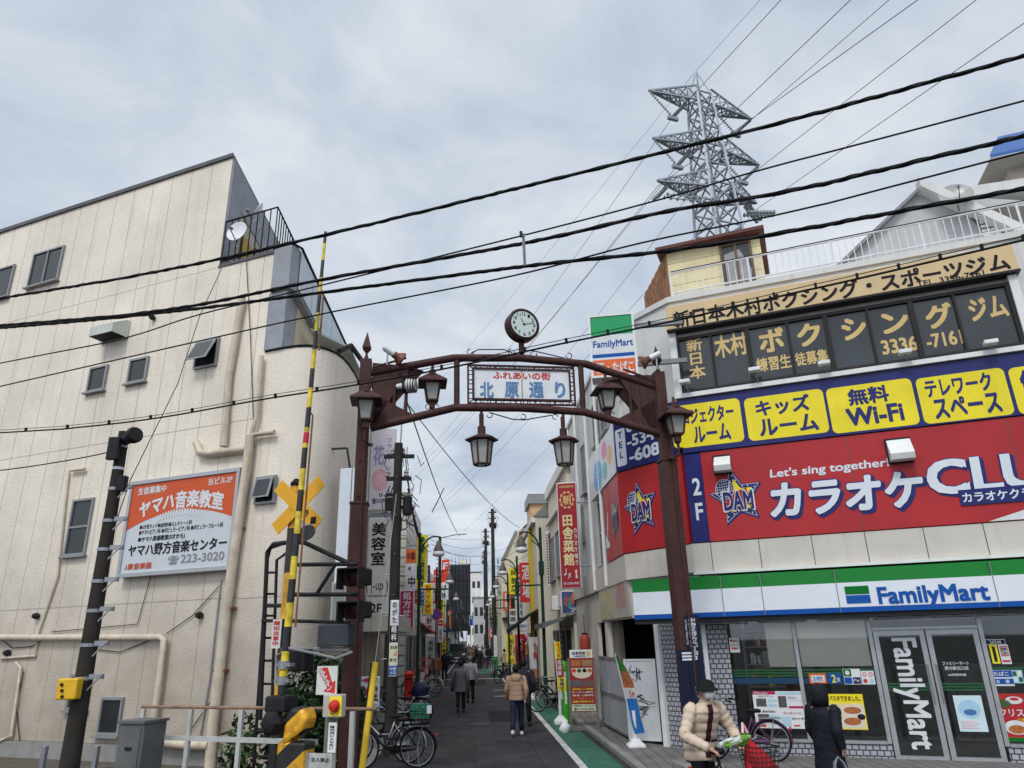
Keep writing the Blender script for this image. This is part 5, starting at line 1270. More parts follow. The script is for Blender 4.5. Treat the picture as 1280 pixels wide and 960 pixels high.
# ladder
ld = MB(XP)
L0, L1, R0, R1 = xp(318, 945, -.35), xp(331, 720, -.35), xp(328, 950, -.35), xp(346, 690, -.35)
ld.tube([(L0[0], -.35, 0), L0, xp(334, 700, -.35), xp(338, 685, -.3), (pu, 0, xz(360, 676)[1])], .026, 6).tube([(L0[0] + .28, -.35, 0), (L0[0] + .28, -.35, L0[2]), (xp(346, 700, -.35)[0], -.35, xp(346, 700, -.35)[2]), (pu, 0, xz(360, 688)[1])], .026, 6)
for k in range(9):
    f = k / 8.6; a = Vector(L0).lerp(Vector(xp(334, 700, -.35)), f); b = Vector((L0[0] + .28, -.35, L0[2])).lerp(Vector(xp(346, 700, -.35)), f); ld.tube([tuple(a), tuple(b)], .018, 5)
ld.build('ladder', M_dark, CP_)
for y in (757, 776, 778): pass
MB(XP).tube([xp(333, 757, -.3), (pu, 0, xz(358, 757)[1])], .03, 6).build('ladder_stay', M_dark, CP_); MB(XP).tube([xp(328, 776, -.3), (pu, .05, xz(357, 776)[1]), xp(437, 778, .05)], .025, 6).build('arm', M_dark, CP_)
# direction box seen from behind, on its arm
db = XP.quad((402, 779), (443, 782), (435, 809), (399, 807), .05); MB(XP).box(db[0], db[2], -.05, .12, db[1], db[3]).build('direction_box', mat('dark_slate_box', (.05, .055, .065), .5, .1), CP_, bevel=.015)
MB(XP).tube([(pu, .05, xz(357, 811)[1]), xp(436, 812, .05)], .03, 6).build('arm', M_grey, CP_)
for r_ in (((366, 812), (389, 812), (386, 840), (363, 838)), ):
    r = XP.quad(*r_, .12); MB(XP).box(r[0], r[2], .02, .25, r[1], r[3]).build('relay_box', M_hood, CP_, bevel=.02)
# narrow warning plate
r = XP.quad((342, 774), (353, 774), (348, 811), (337, 810), .12)
panel(XP, r, .1, .115, mat('warning_plate', (.62, .60, .56), .5, .1), CP_, 'warning_plate')
lettering('踏切注意中', XP, (r[0] + .02, r[1] + .03, r[2] - .02, r[3] - .02), .12, M_redink, CP_, w=.03, vertical=True)
# ---- barrier machine and its raised rod
BM = thing('barrier_machine', 'level crossing barrier machine with black and amber hazard stripes and a tall raised rod', 'barrier', tuple(XP.P(xz(360, 900, .5)[0], .5, 0)))
d_ = .55
def bz(x, y, d=d_): u, z = XP.uz(x, y, d); return (u, d, z)
b0 = bz(345, 905); b1 = bz(390, 882)
r = XP.quad((349, 886), (387, 885), (383, 925), (344, 930), d_)
MB(XP).box(r[0] + .03, r[2] - .02, d_ - .22, d_ + .02, 0, r[1]).build('pedestal', M_diag, BM, bevel=.03)
cov = MB(XP); cov.prism([(r[0] + .10, r[1] - .05), (r[2] - .06, r[1] + .12), (r[2], r[3] - .12), (r[2] - .06, r[3]), (r[0] + .22, r[3] + .02), (r[0] + .14, r[3] - .06)], d_ - .22, d_ + .04); cov.build('striped_cover', M_diag, BM, bevel=.05)
q = bz(350, 905); MB(XP).lathe([(.10, -.02), (.15, .02), (.16, .12), (.12, .18), (.05, .2)], (q[0] - .05, d_ + .0, q[2] + .02), 6, 'y').build('gearbox', M_hood, BM)
MB(XP).box(q[0] - .2, q[0] + .12, d_ - .2, d_ + .1, q[2] + .14, q[2] + .34).build('crank_housing', M_dark, BM, bevel=.03)
rb, rt = bz(352, 868), bz(407, 290)
A_, B_ = Vector(XP.P(*rb)), Vector(XP.P(*rt))
rodpts = [A_.lerp(B_, k / 12) for k in range(13)]
MB().tube([tuple(p) for p in rodpts], [.055 - .031 * k / 12 for k in range(13)], 10).build('rod', M_rod, BM, smooth=True)
m1 = A_.lerp(B_, .50); MB().dir_lathe([(.042, -.08), (.041, .08)], m1, B_ - A_, 10).build('red_marker', mat('red_reflector', (.55, .02, .05), .3, .05), BM)
st2 = MB(); st2.tube([tuple(A_.lerp(B_, .12) + Vector((.10, 0, 0))), tuple(A_.lerp(B_, .55) + Vector((.07, 0, 0))), tuple(A_.lerp(B_, .56))], .016, 6); st2.tube([tuple(A_.lerp(B_, .70) + Vector((.07, 0, 0))), tuple(A_.lerp(B_, .84) + Vector((.06, 0, 0)))], .016, 6); st2.build('stay_wire', mat('rusty_stay', (.22, .11, .05), .8, .3), BM)
for y in (831, 851):
    q = bz(355 - (y - 831) * .1, y); MB(XP).lathe([(.075, -.05), (.075, .05)], (q[0], d_, q[2]), 12).build('clamp', M_steel, BM); MB(XP).box(q[0] - .1, q[0] + .14, d_ - .05, d_ + .05, q[2] - .02, q[2] + .02).build('bracket', M_grey, BM)
cbl = MB(XP); cbl.tube([bz(440, 815), bz(420, 823), bz(395, 817), bz(360, 810), bz(345, 820), bz(347, 850), bz(352, 870)], .018, 6); cbl.build('cable', M_grey, BM)
# ---- emergency button post
EB = thing('emergency_button', 'yellow emergency stop button box with a red push button on a grey post', 'button box', tuple(XP.P(xz(412, 930, .9)[0], .9, 0)))
de = .9
r = XP.quad((409, 868), (432, 867), (431, 895), (410, 897), de)
MB(XP).box(xz(407, 930, de)[0] - .04, xz(407, 930, de)[0] + .08, de - .12, de - .02, 0, r[3] - .05).build('post', mat('mossy_post', (.16, .17, .12), .8, .25, 4), EB)
MB(XP).box(r[0], r[2], de - .02, de + .10, r[1], r[3]).build('box', mat('dirty_white_box', (.45, .43, .36), .5, .15), EB, bevel=.012)
MB(XP).box(r[0] + .10, r[2] + .02, de + .10, de + .106, r[1] + .02, r[3] - .02).build('yellow_plate', mat('bright_yellow_plate', (.80, .72, .03), .4, .05), EB)
uc, zc = (r[0] + r[2]) / 2 + .06, r[3] - .12
MB(XP).lathe([(.065, .10), (.07, .13), (.055, .17), (.0, .185)], (uc, de, zc), 16, 'y').build('push_button', mat('push_button_red', (.55, .03, .02), .3, .05), EB, smooth=True)
lettering('非常ボタン', XP, (r[0] + .11, r[1] + .03, r[2], r[1] + .09), de + .108, M_redink, EB)
ES = thing('arrow_sign', 'white sign with a red arrow pointing down to the emergency button', 'sign', tuple(XP.P(xz(409, 868, de)[0], de, xz(409, 868, de)[1])))
r = XP.quad((397, 833), (423, 832), (420, 868), (395, 869), de - .03)
panel(XP, r, de - .04, de - .025, mat('sign_offwhite', (.60, .60, .56), .4, .1), ES, 'plate')
w_, h_ = r[2] - r[0], r[3] - r[1]
def es(a, b): return (r[0] + w_ * a, r[3] - h_ * b)
MB(XP).flat([es(.05, .06), es(.52, .05), es(.78, .58), es(.93, .5), es(.93, .95), es(.36, .88), es(.55, .76), es(.10, .22)], de - .022).build('arrow', M_redink, ES, fix=False)
for k, ch in enumerate('非常ボタン'):
    p = es(.17 + k * .125, .12 + k * .155); lettering(ch, XP, (p[0] - .035, p[1] - .04, p[0] + .035, p[1] + .035), de - .019, M_signwhite, ES, w=.02)
MB(XP).tube([(xz(409, 868, de)[0], de - .06, .9), (xz(409, 868, de)[0], de - .06, r[3] - .05)], .02, 6).build('support', M_grey, ES)
NB = thing('notice_board', 'small white notice plates with dark writing below the emergency button', 'notice', tuple(XP.P(xz(412, 930, 1.1)[0], 1.1, 0)))
r = XP.quad((410, 904), (421, 903), (417, 940), (408, 942), 1.0)
panel(XP, r, .97, .985, M_paper, NB, 'plate'); lettering('踏切内に入らない', XP, (r[0] + .02, r[1] + .03, r[2] - .02, r[3] - .03), .99, M_ink, NB, vertical=True)
r = XP.quad((384, 945), (417, 939), (415, 966), (382, 970), 1.05); panel(XP, r, 1.02, 1.04, mat('grubby_plate', (.40, .40, .38), .6, .25, 8, streak=.4), NB, 'plate'); lettering('立入禁止', XP, sub(r, .15, .2, .85, .4), 1.045, M_ink, NB)
MB(XP).bar((r[0], 1.03, 0), (r[0], 1.03, r[3]), .04).bar((r[2], 1.03, 0), (r[2], 1.03, r[3]), .04).build('stake', M_concrete, NB)
# ---- slanting yellow cover on a stay wire
YG = thing('stay_guard', 'slanting yellow guard tube over a stay wire beside the gate pillar', 'wire guard', tuple(AT(450, 985, 10.6)))
p0, p1 = AT(446, 1010, 10.5), AT(469, 828, 10.9)
MB().tube([tuple(p0), tuple(p0.lerp(p1, .5)), tuple(p1)], .048, 10, world=True).build('tube', mat('yellow_guard', (.70, .46, .03), .45, .12, 4), YG, smooth=True)
dirn = (p1 - p0).normalized(); MB().tube([tuple(p0 + Vector((-.045, -.03, 0))), tuple(p1 + Vector((-.045, -.03, 0)))], .012, 5, world=True).build('seam', M_ink, YG)
MB().tube([tuple(p1), tuple(p1 + dirn * 2.6)], .007, 5, world=True).build('stay_wire', M_steel, YG)
# ---- concrete pole with lamp
CPo = thing('concrete_pole', 'weathered dark concrete pole with steel bands, a horn lamp and a small yellow box', 'pole', tuple(AT(88, 953, 10)[:2]) + (0,))
pb_, pt_ = AT(88, 953, 10), AT(155, 540, 10); cx = (pb_.x + pt_.x) / 2
MB().tube([(cx, 10, 0), (cx, 10, pt_.z)], [.128, .072], 16).build('shaft', M_poleconc, CPo, smooth=True)
PL_ = Pl(cx, 10, 0)
for y in (610, 650, 686, 726, 763, 806, 848):
    z = AT(120, y, 9.88).z; rr = .13 - .056 * z / pt_.z
    bd_ = MB(); bd_.loft([(cx, 10, z - .022, rr + .006, rr + .006), (cx, 10, z + .022, rr + .006, rr + .006)], 16); bd_.build('band', M_steel, CPo)
    MB().box(cx + .1, cx + .28, 9.93, 9.97, z - .01, z + .05).bar((cx + .12, 9.9, z - .14), (cx + .28, 9.9, z + .04), .015).build('band_arm', M_steel, CPo)
for z in (pt_.z - .55, pt_.z - .22): MB().loft([(cx, 10, z - .02, .082, .082), (cx, 10, z + .02, .080, .080)], 16).build('white_tape', M_signwhite, CPo)
h = AT(166, 545, 9.8); MB().dir_lathe([(.10, .10), (.12, .06), (.11, -.02), (.07, -.12), (.07, -.22)], h, (.75, -.6, .12), 16).build('horn', M_dark, CPo, smooth=True)
MB().box(cx - .11, cx + .05, 9.82, 9.9, pt_.z - .45, pt_.z - .12).build('control_box', M_dark, CPo, bevel=.01); MB().box(cx + .08, cx + .2, 9.86, 9.96, pt_.z - .9, pt_.z - .68).build('control_box', M_dark, CPo, bevel=.01)
r = (AT(77, 848, 9.8), AT(98, 874, 9.8)); yb = MB(); yb.box(r[0].x, r[1].x, 9.72, 9.86, r[1].z, r[0].z); yb.build('yellow_box', M_warnyellow, CPo, bevel=.02)
bx = MB()
for k in range(3): bx.lathe([(.02, 0), (.02, .01)], (r[0].x + .07 + k * .015, 9.70, r[0].z - .07 - k * .07), 8, 'y')
bx.build('box_bolt', M_ink, CPo)
# ---- white railing, cabinet, posts in front of the cream building
RL = Pl(-5.5, 11.6, RAIL)
RW = thing('railing', 'worn white pipe railing with rusty top in front of the cream building', 'railing', tuple(RL.P(RL.uz(240, 930)[0], 0, 0)))
M_railw = mat('worn_white_rail', (.46, .46, .44), .55, .15, 6, streak=.5, streak_col=(.2, .09, .04))
zt_ = RL.uz(240, 884)[1]; zm_ = RL.uz(240, 923)[1]; a_, b_ = RL.uz(175, 900)[0], RL.uz(470, 900)[0]
tr_ = MB(RL); tr_.tube([(a_, 0, zt_), (b_, 0, zt_)], .022, 8); tr_.build('top_rail', mat('rusty_rail_top', (.26, .17, .11), .7, .35, 6), RW, smooth=True)
MB(RL).box(a_, b_ - .9, -.02, .02, zm_ - .032, zm_ + .032).build('middle_rail', M_railw, RW)
for x in (176, 236, 300, 440): u = RL.uz(x, 915)[0]; MB(RL).box(u - .034, u + .034, -.025, .025, 0, zt_ - .03).build('post', M_railw, RW, bevel=.006)
CB_ = thing('cabinet', 'grey metal cabinet on the ground beside the worn white railing', 'cabinet', tuple(RL.P(RL.uz(158, 930, .2)[0], .2, 0)))
r = RL.quad((150, 906), (180, 903), (175, 960), (142, 962), .4); M_cab = mat('cabinet_grey', (.13, .132, .13), .5, .15, 4, streak=.3)
MB(RL).box(r[0], r[2], .0, .4, .0, r[3]).build('body', M_cab, CB_, bevel=.012); MB(RL).box(r[0] - .02, r[2] + .02, -.02, .43, r[3] + .002, r[3] + .04).build('lid', M_cab, CB_)
MB(RL).box(r[0] + .05, r[2] - .05, .402, .412, .08, r[3] - .06).build('door', M_cab, CB_); MB(RL).box(r[0] + .18, r[0] + .3, .413, .43, r[3] - .34, r[3] - .30).build('handle', M_dark, CB_)
for k, (x, lab) in enumerate(((55, 'low grey metal stake at the foot of the cream building, left of the concrete pole'), (120, 'low grey metal stake at the foot of the cream building, right of the concrete pole'))):
    u = RL.uz(x, 945, .3)[0]; t = tag(MB(RL).box(u - .04, u + .04, .27, .33, 0, RL.uz(x, 932, .3)[1]).box(u - .05, u + .05, .26, .34, 0, .04).build('stake', M_steel, None, bevel=.008), lab, 'stake', 'grey metal stakes')
# ---- plants: ivy mound behind the crossing gear, weeds
def leaf_cloud(c, rx, ry, rz, n, size, seed, m=W):
    rr = random.Random(seed); b = MB()
    for _ in range(n):
        while True:
            x, y, z = rr.uniform(-1, 1), rr.uniform(-1, 1), rr.uniform(-1, 1)
            if x * x + y * y + z * z <= 1 and math.sin(x * 4 + seed) * math.cos(z * 5 + y * 3) > -.45: break
        p = Vector((c[0] + x * rx, c[1] + y * ry, max(.03, c[2] + z * rz)))
        d = Vector((rr.uniform(-1, 1), rr.uniform(-1, 1), rr.uniform(-.7, .9))).normalized(); e = d.orthogonal().normalized(); s = size * rr.uniform(.6, 1.4)
        b.raw([tuple(p - d * s), tuple(p + e * s * .5), tuple(p + d * s), tuple(p - e * s * .5)], [(0, 1, 2, 3)])
    return b
def shrub(name, label, c, r, n, size, seed, group=None, m2=True):
    t = thing(name, label, 'plant', (c[0], c[1], 0), group=group)
    leaf_cloud(c, *r, n, size, seed).build('foliage', M_leaf2, t, fix=False)
    if m2: leaf_cloud((c[0] - .05, c[1] - .1, c[2] + .05), *[k * .95 for k in r], n // 2, size * .9, seed + 5).build('foliage', M_leaf, t, fix=False)
    st = MB(); rr = random.Random(seed)
    for _ in range(7): a = rr.uniform(0, 6.28); st.tube([(c[0] + .1 * math.cos(a), c[1] + .1 * math.sin(a), 0), (c[0] + r[0] * .5 * math.cos(a), c[1] + r[1] * .5 * math.sin(a), c[2])], [.018, .006], 5)
    st.build('stem', M_wood, t); return t
p = AT(385, 870, 12.6); shrub('bush', 'dense dark ivy bush behind the crossing signal post', (p.x + .1, 12.9, .95), (.85, .6, 1.15), 5200, .06, 3, None, False)
p = AT(300, 930, 12.2); shrub('bush', 'loose light green bush at the end of the white railing', (p.x, 12.4, .5), (.35, .3, .75), 420, .06, 8)
gw = G(178, 962); 
def weeds(c, n, h, seed):
    rr = random.Random(seed); b = MB()
    for _ in range(n):
        x, y = c[0] + rr.gauss(0, .28), c[1] + rr.gauss(0, .18); a = rr.uniform(0, 6.28); l = h * rr.uniform(.5, 1.2); w = .012
        q = Vector((math.cos(a), math.sin(a), 0)); e = Vector((-q.y, q.x, 0)) * w
        b.raw([tuple(Vector((x, y, 0)) - e), tuple(Vector((x, y, 0)) + e), tuple(Vector((x, y, l * .7)) + q * l * .25 + e * .7), tuple(Vector((x, y, l)) + q * l * .55), tuple(Vector((x, y, l * .7)) + q * l * .25 - e * .7)], [(0, 1, 2, 3, 4)])
    return b
q = AT(178, 955, 11.2); tag(weeds((q.x, 11.2), 160, .55, 2).build('weeds', M_leaf, fix=False), 'tuft of green weeds in front of the grey cabinet', 'grass', kind='stuff')
q = AT(70, 955, 12.2); tag(weeds((q.x, 13.5), 140, .3, 4).build('weeds', M_leaf2, fix=False), 'thin weeds along the foot of the cream building', 'grass', kind='stuff')
# ================================================================== cables over the tracks
def cable(px, o, r, label, name='cable', group=None, twist=False, ext=14):
    """One cable through the given pixels in a vertical plane along the railway; it sags on past both edges of the picture."""
    pl = Pl(*o, RAIL); P = [pl.uz(x, y) for x, y in px]
    a, b = P[0], P[1]; c, d = P[-2], P[-1]
    P = [(a[0] - ext, a[1] + (a[1] - b[1]) / (b[0] - a[0]) * ext * 1.1)] + P + [(d[0] + ext, d[1] + (d[1] - c[1]) / (d[0] - c[0]) * ext * 1.1)]
    pts = []                                   # smooth through the points
    for i in range(1, len(P) - 2):
        p0, p1, p2, p3 = P[i - 1], P[i], P[i + 1], P[i + 2]
        for k in range(8):
            t = k / 8; pts.append(tuple(.5 * (2 * p1[j] + (p2[j] - p0[j]) * t + (2 * p0[j] - 5 * p1[j] + 4 * p2[j] - p3[j]) * t * t + (3 * p1[j] - p0[j] - 3 * p2[j] + p3[j]) * t ** 3) for j in (0, 1)))
    pts = [P[0]] + pts + [P[-2], P[-1]]
    b_ = MB(pl)
    if twist:                                  # three strands laid round each other
        dense = []
        for (u0, z0), (u1, z1) in zip(pts, pts[1:]):
            n = max(1, int((u1 - u0) / .05))
            dense += [(u0 + (u1 - u0) * k / n, z0 + (z1 - z0) * k / n) for k in range(n)]
        ph = lambda u: u * 7.5 + 1.6 * math.sin(u * 1.3) + .9 * math.sin(u * 3.1)
        b_.tube([(u, 0, z) for u, z in dense], r * .68, 6)
        for s_ in range(2): b_.tube([(u, r * .6 * math.cos(ph(u) + s_ * (2.4 + .5 * math.sin(u))), z + r * .6 * math.sin(ph(u) + s_ * (2.4 + .5 * math.sin(u)))) for u, z in dense], r * .28, 4)
    else: b_.tube([(u, 0, z) for u, z in pts], r, 6)
    t = thing('overhead_cable', label, 'cable', tuple(pl.P(P[0][0], 0, P[0][1])), group=group)
    b_.build('cable', M_black, t, smooth='all'); return t, pl, pts
GC = 'cables hung along the railway'
CO = (0, 8.0)
cable([(0, 373), (210, 337), (405, 294), (640, 237), (830, 190), (1000, 147), (1280, 70)], CO, .034, 'highest of the thick twisted black cables along the railway', group=GC, twist=True)
cable([(0, 407), (210, 387), (400, 350), (655, 304), (830, 265), (1000, 236), (1280, 170)], (0, 8.3), .036, 'middle thick twisted black cable along the railway, held by the white spacer', group=GC, twist=True)
cable([(0, 410), (210, 390), (400, 366), (655, 333), (830, 314), (1000, 287), (1280, 236)], (0, 8.6), .036, 'lowest of the thick twisted black cables along the railway', group=GC, twist=True)
cable([(0, 454), (150, 424), (250, 393), (400, 357), (655, 294), (830, 248), (960, 210), (1280, 126)], (0, 8.45), .012, 'thin black cable meeting the top of the white spacer over the gate', group=GC)
cable([(0, 483), (246, 427), (400, 393), (640, 345), (800, 304), (1000, 262), (1280, 190)], (0, 8.55), .012, 'thin black cable just above the lowest thick one on the shop side', group=GC)
lpx = [(0, 541), (100, 534), (200, 522), (330, 499), (440, 482), (560, 460), (700, 430), (838, 402), (985, 368), (1280, 300)]
t, pl_, pts = cable(lpx, (0, 9.4), .014, 'hanger cable with small clips strung in front of the gate', group=GC)
msg = MB(pl_); msg.tube([(u, 0, z + .055) for u, z in pts], .006, 4); msg.build('messenger_wire', M_dark, t)
for k in range(26):
    x = -20 + k * 52
    for (x0, y0), (x1, y1) in zip(lpx, lpx[1:]):
        if x0 <= x <= x1: u, z = pl_.uz(x, y0 + (y1 - y0) * (x - x0) / (x1 - x0)); MB(pl_).box(u - .015, u + .015, -.02, .02, z - .01, z + .065).build('cable_clip', M_black, t)
t, pl_, pts = cable([(-100, 598), (0, 588), (70, 578), (128, 567), (150, 560)], (0, 7.9), .009, 'thin wire running from the left to the top of the concrete pole', group=GC, ext=.01)
SPc = thing('cable_spacer', 'short white spacer bar holding the cables apart above the clock', 'spacer', tuple(AT(654, 330, 8.3)))
a, b = AT(654, 291, 8.1), AT(656, 331, 8.4); MB().tube([tuple(a), tuple(b)], .020, 8, world=True).build('bar', M_cleanwhite, SPc); MB().tube([tuple(a + Vector((-.03, 0, .02))), tuple(a + Vector((-.03, 0, -.06)))], .02, 6, world=True).build('clip', M_dark, SPc)
t = thing('stay_wire', 'thin wire slanting down the cream facade behind the music school board', 'wire', tuple(AT(163, 600, 13)))
MB().tube([tuple(AT(277, 336, 15.8)), tuple(AT(250, 394, 15.0)), tuple(AT(222, 480, 14)), tuple(AT(163, 600, 13.0)), tuple(AT(132, 690, 12))], .009, 5, world=True).build('wire', M_dark, t)
# ---- blank white sign case and grey box behind the left pillar
q = Pl(-3.7, 15.9, -8)
BW = thing('blank_sign_case', 'tall blank white sign case seen from its edge beside the gate pillar', 'sign case', tuple(AT(430, 760, 16)))
r = q.quad((427, 585), (446, 585), (436, 752), (414, 750), 0); MB(q).box(r[0], r[2], -.35, 0, r[1], r[3]).build('case', mat('case_white', (.62, .66, .72), .4, .05, 2, streak=.12), BW, bevel=.02); MB(q).box(r[2] - .1, r[2] - .08, 0, .012, r[1], r[3]).build('seam', M_grey, BW)
MB(q).bar((r[0] + .2, -.1, r[3]), (r[0] + .1, -.1, r[3] + .5), .04).bar((r[0] + .1, -.1, r[3] + .5), (r[0] - .3, -.1, r[3] + .5), .04).build('bracket', M_dark, BW)
BG = thing('utility_box', 'narrow pale grey box on the wall below the blank white sign case', 'box', tuple(AT(425, 800, 16)))
r = q.quad((415, 727), (434, 727), (431, 779), (412, 778), .1); MB(q).box(r[0], r[2], -.3, .1, r[1], r[3]).build('case', mat('box_greybeige', (.40, .40, .37), .5, .1), BG, bevel=.02); MB(q).box(r[0] + .04, r[2] - .04, .1, .11, r[1] + .05, r[3] - .05).build('lid', M_grey, BG)
# ================================================================== lattice pylon
TW = thing('lattice_pylon', 'tall grey steel lattice transmission pylon with three pairs of arms behind the shop', 'pylon', (0, 0, 0))
TY = 52.0
pk = AT(872, 89, TY); bt = AT(897, 300, TY); TX = (pk.x + bt.x) / 2
TA = R(21.5)
TP = Pl(TX, TY, 21.5)
TW.location = (TX, TY, 0)
M_lat = mat('pylon_steel', (.29, .315, .35), .5, .12, .6, metal=.3)
zpk = pk.z
def tz(x, y): return TP.uz(x, y)
arms = []
for (lx, ly), (rx, ry) in (((811, 115.5), (940, 152)), ((816, 176), (949.5, 209)), ((822, 231), (946, 255))):
    a, b = tz(lx, ly), tz(rx, ry); arms.append((a[0], b[0], (a[1] + b[1]) / 2))
def hw(z): return .75 + (zpk - 3 - z) * .045 if z < zpk - 3 else .75 * (zpk - z) / 3
zs = [12 + k * 2.0 for k in range(int((zpk - 3 - 12) / 2.0) + 1)]; zs += [zpk - 3]
def corner_(z, i): w = hw(z); return ((-w, -w), (w, -w), (w, w), (-w, w))[i]
lt = MB(TP)
for i in range(4): lt.bar((*corner_(0, i), 0), (*corner_(zpk - 3, i), zpk - 3), .2); lt.bar((*corner_(zpk - 3, i), zpk - 3), (0, 0, zpk), .12)
lt.build('leg_frame', M_lat, TW)
br = MB(TP)
for z0, z1 in zip(zs, zs[1:]):
    for i in range(4):
        j = (i + 1) % 4; a0, a1, b0, b1 = corner_(z0, i), corner_(z1, i), corner_(z0, j), corner_(z1, j)
        br.bar((*a0, z0), (*b1, z1), .11).bar((*b0, z0), (*a1, z1), .11).bar((*a1, z1), (*b1, z1), .11)
br.build('bracing', M_lat, TW)
M_plate = mat('pylon_shadow_steel', (.26, .30, .35), .5, .1, 1, metal=.3)
for k, (ua, ub, z) in enumerate(arms):
    for u in (ua, ub):
        s_ = -1 if u < 0 else 1; b = MB(TP); w = hw(z + 1); zt = z + 1.6
        root = [(s_ * w, -w, z), (s_ * w, w, z), (s_ * w, -w, zt), (s_ * w, w, zt)]; tip = (u, 0, z + .25)
        for q in root: b.bar(q, tip, .14)
        for f in (.2, .4, .6, .8):
            P_ = [Vector(q).lerp(Vector(tip), f) for q in root]; Q_ = [Vector(q).lerp(Vector(tip), max(0, f - .2)) for q in root]
            b.bar(P_[0], P_[1], .1).bar(P_[2], P_[3], .1).bar(P_[0], P_[2], .1).bar(P_[1], P_[3], .1).bar(Q_[0], P_[2], .1).bar(Q_[1], P_[3], .1).bar(Q_[0], P_[1], .12).bar(Q_[2], P_[3], .08).bar(Q_[1], P_[0], .12)
        b.build('cross_arm', M_lat, TW)
M_insul = mat('insulator_glass', (.32, .35, .35), .25, .1, 2)
def insul(b, p, q, n=11, r=.16):
    P, Q = Vector(TP.P(*p)), Vector(TP.P(*q)); ax_ = Q - P; ln = ax_.length
    prof = []
    for k in range(n): h = ln * (k + .2) / n; prof += [(.05, h), (r, h + ln * .25 / n), (.05, h + ln * .5 / n)]
    b.dir_lathe(prof, P, ax_, 8)
tips = []
for k, (ua, ub, z) in enumerate(arms):
    for u in (ua, ub):
        s_ = -1 if u < 0 else 1; v = MB(TP)
        if k < 2:
            e = (u - s_ * 2.2, .0, z - 2.0); insul(v, (u - s_ * .15, 0, z + .1), e); insul(v, (u - s_ * 3.9, -.2, z + .1), e, 11, .19); v.build('insulator_string', M_insul, TW); MB(TP).box(e[0] - .5, e[0] + .5, -.15, .15, e[2] - .3, e[2]).build('clamp', M_lat, TW); tips.append(e)
        else:
            insul(v, (u - s_ * .9, -.4, z - .6), (u - s_ * 2.4 + 1.8, 2.6, z - 2.4), 9, .2); insul(v, (u - s_ * .9, -.9, z - .6), (u - s_ * 2.4 + 2.0, 2.2, z - 2.4), 9, .2)
            insul(v, (u - s_ * 1.0, -.4, z), (u + 2.2 - (1 if s_ < 0 else 0), -2.6, z + .3), 9, .2); insul(v, (u - s_ * 1.0, .0, z), (u + 2.5 - (1 if s_ < 0 else 0), -2.4, z + .5), 9, .2); v.build('insulator_string', M_insul, TW); tips.append((u, 0, z - .3))
# conductors: to the next pylon far down on the left, and back over the camera on the right
ends_near = [(976, 0), (1111, 0), (1063, 0), (1220, 0), (1147, 0), (1280, 29)]
far = [(500, 600), (535, 640), (480, 620), (515, 660), (470, 640), (545, 690)]
GL = 'high voltage conductors of the pylon'
names = ['left arm of the top pair', 'right arm of the top pair', 'left arm of the middle pair', 'right arm of the middle pair', 'left arm of the lowest pair', 'right arm of the lowest pair']
def conductor(pts, label, r=.022):
    t = thing('conductor', label, 'power line', tuple(pts[0]), group=GL); MB().tube([tuple(p) for p in pts], r, 4, world=True).build('wire', M_dark, t)
for k, e in enumerate(tips):
    c = Vector(TP.P(*e)); fa_ = AT(*far[k], 260); mid_ = c.lerp(fa_, .5) - Vector((0, 0, 3))
    fp_ = [c.lerp(fa_, t) - Vector((0, 0, 12 * t * (1 - t))) for t in [i / 10 for i in range(11)]]
    nd = ray(*ends_near[k]); ne = Vector((0, 0, CAMZ)) + nd * (c.z * .82 / nd.z); ne2 = ne + (ne - c) * .5
    conductor(list(reversed(fp_)) + [ne, ne2], 'thin conductor hung from the ' + names[k] + ' of the pylon')
pkv = Vector((TX, TY, zpk)); nd = ray(950, 0); ne = Vector((0, 0, CAMZ)) + nd * (pkv.z * .85 / nd.z); fa_ = AT(470, 560, 260)
conductor([pkv.lerp(fa_, t) - Vector((0, 0, 8 * t * (1 - t))) for t in (1, .8, .6, .4, .2, 0)] + [ne, ne + (ne - pkv) * .4], 'thin earth wire over the very top of the pylon', .015)
# ================================================================== tall store sign on its mast
FS = thing('pylon_sign', 'tall store sign case in green, white, blue and orange above the gate', 'shop sign', (2.4, 15.2, 5.5))
fs = facing(15.2, -12)
r = fs.quad((735, 393), (793, 392), (797, 470), (739, 472), 0)
MB(fs).box(r[0], r[2], -.45, -.012, r[1], r[3]).build('case', M_signwhite, FS, bevel=.015)
frame(fs, r, -.03, .02, .05, M_cleanwhite, FS, 'frame')
for a, b, m in ((0.0, .33, mat('sign_case_green', (.012, .30, .10), .3, .04)), (.33, .64, M_signwhite), (.64, .70, M_blue), (.70, .735, M_signwhite), (.735, 1, mat('sign_case_orange', (.72, .13, .03), .3, .04))):
    q_ = sub(r, .04, .02 + .96 * a, .96, .02 + .96 * b); panel(fs, q_, -.01, .004, m, FS, 'face_band')
lettering('FamilyMart', fs, sub(r, .08, .42, .94, .56), .008, M_blue, FS, w=.025)
lettering('酒・たばこ', fs, sub(r, .12, .77, .92, .94), .008, M_signwhite, FS, w=.04)
for z in (r[1] + .3, r[3] - .3): MB(fs).box(r[2] + .002, r[2] + 1.1, -.3, -.2, z, z + .1).build('bracket', M_grey, FS)
for x in (690, 702, 716): pass
cm = thing('security_camera', 'small white security camera on a bracket below the tall store sign', 'camera', tuple(AT(768, 492, 17)))
c = AT(772, 494, 16.9); MB().dir_lathe([(.06, 0), (.06, .28), (.03, .3)], c, (.8, -.3, .05), 10).build('body', M_cleanwhite, cm, smooth=True); MB().tube([tuple(c), (c.x + .9, c.y + .4, c.z + .25)], .02, 6, world=True).build('arm', M_black, cm)
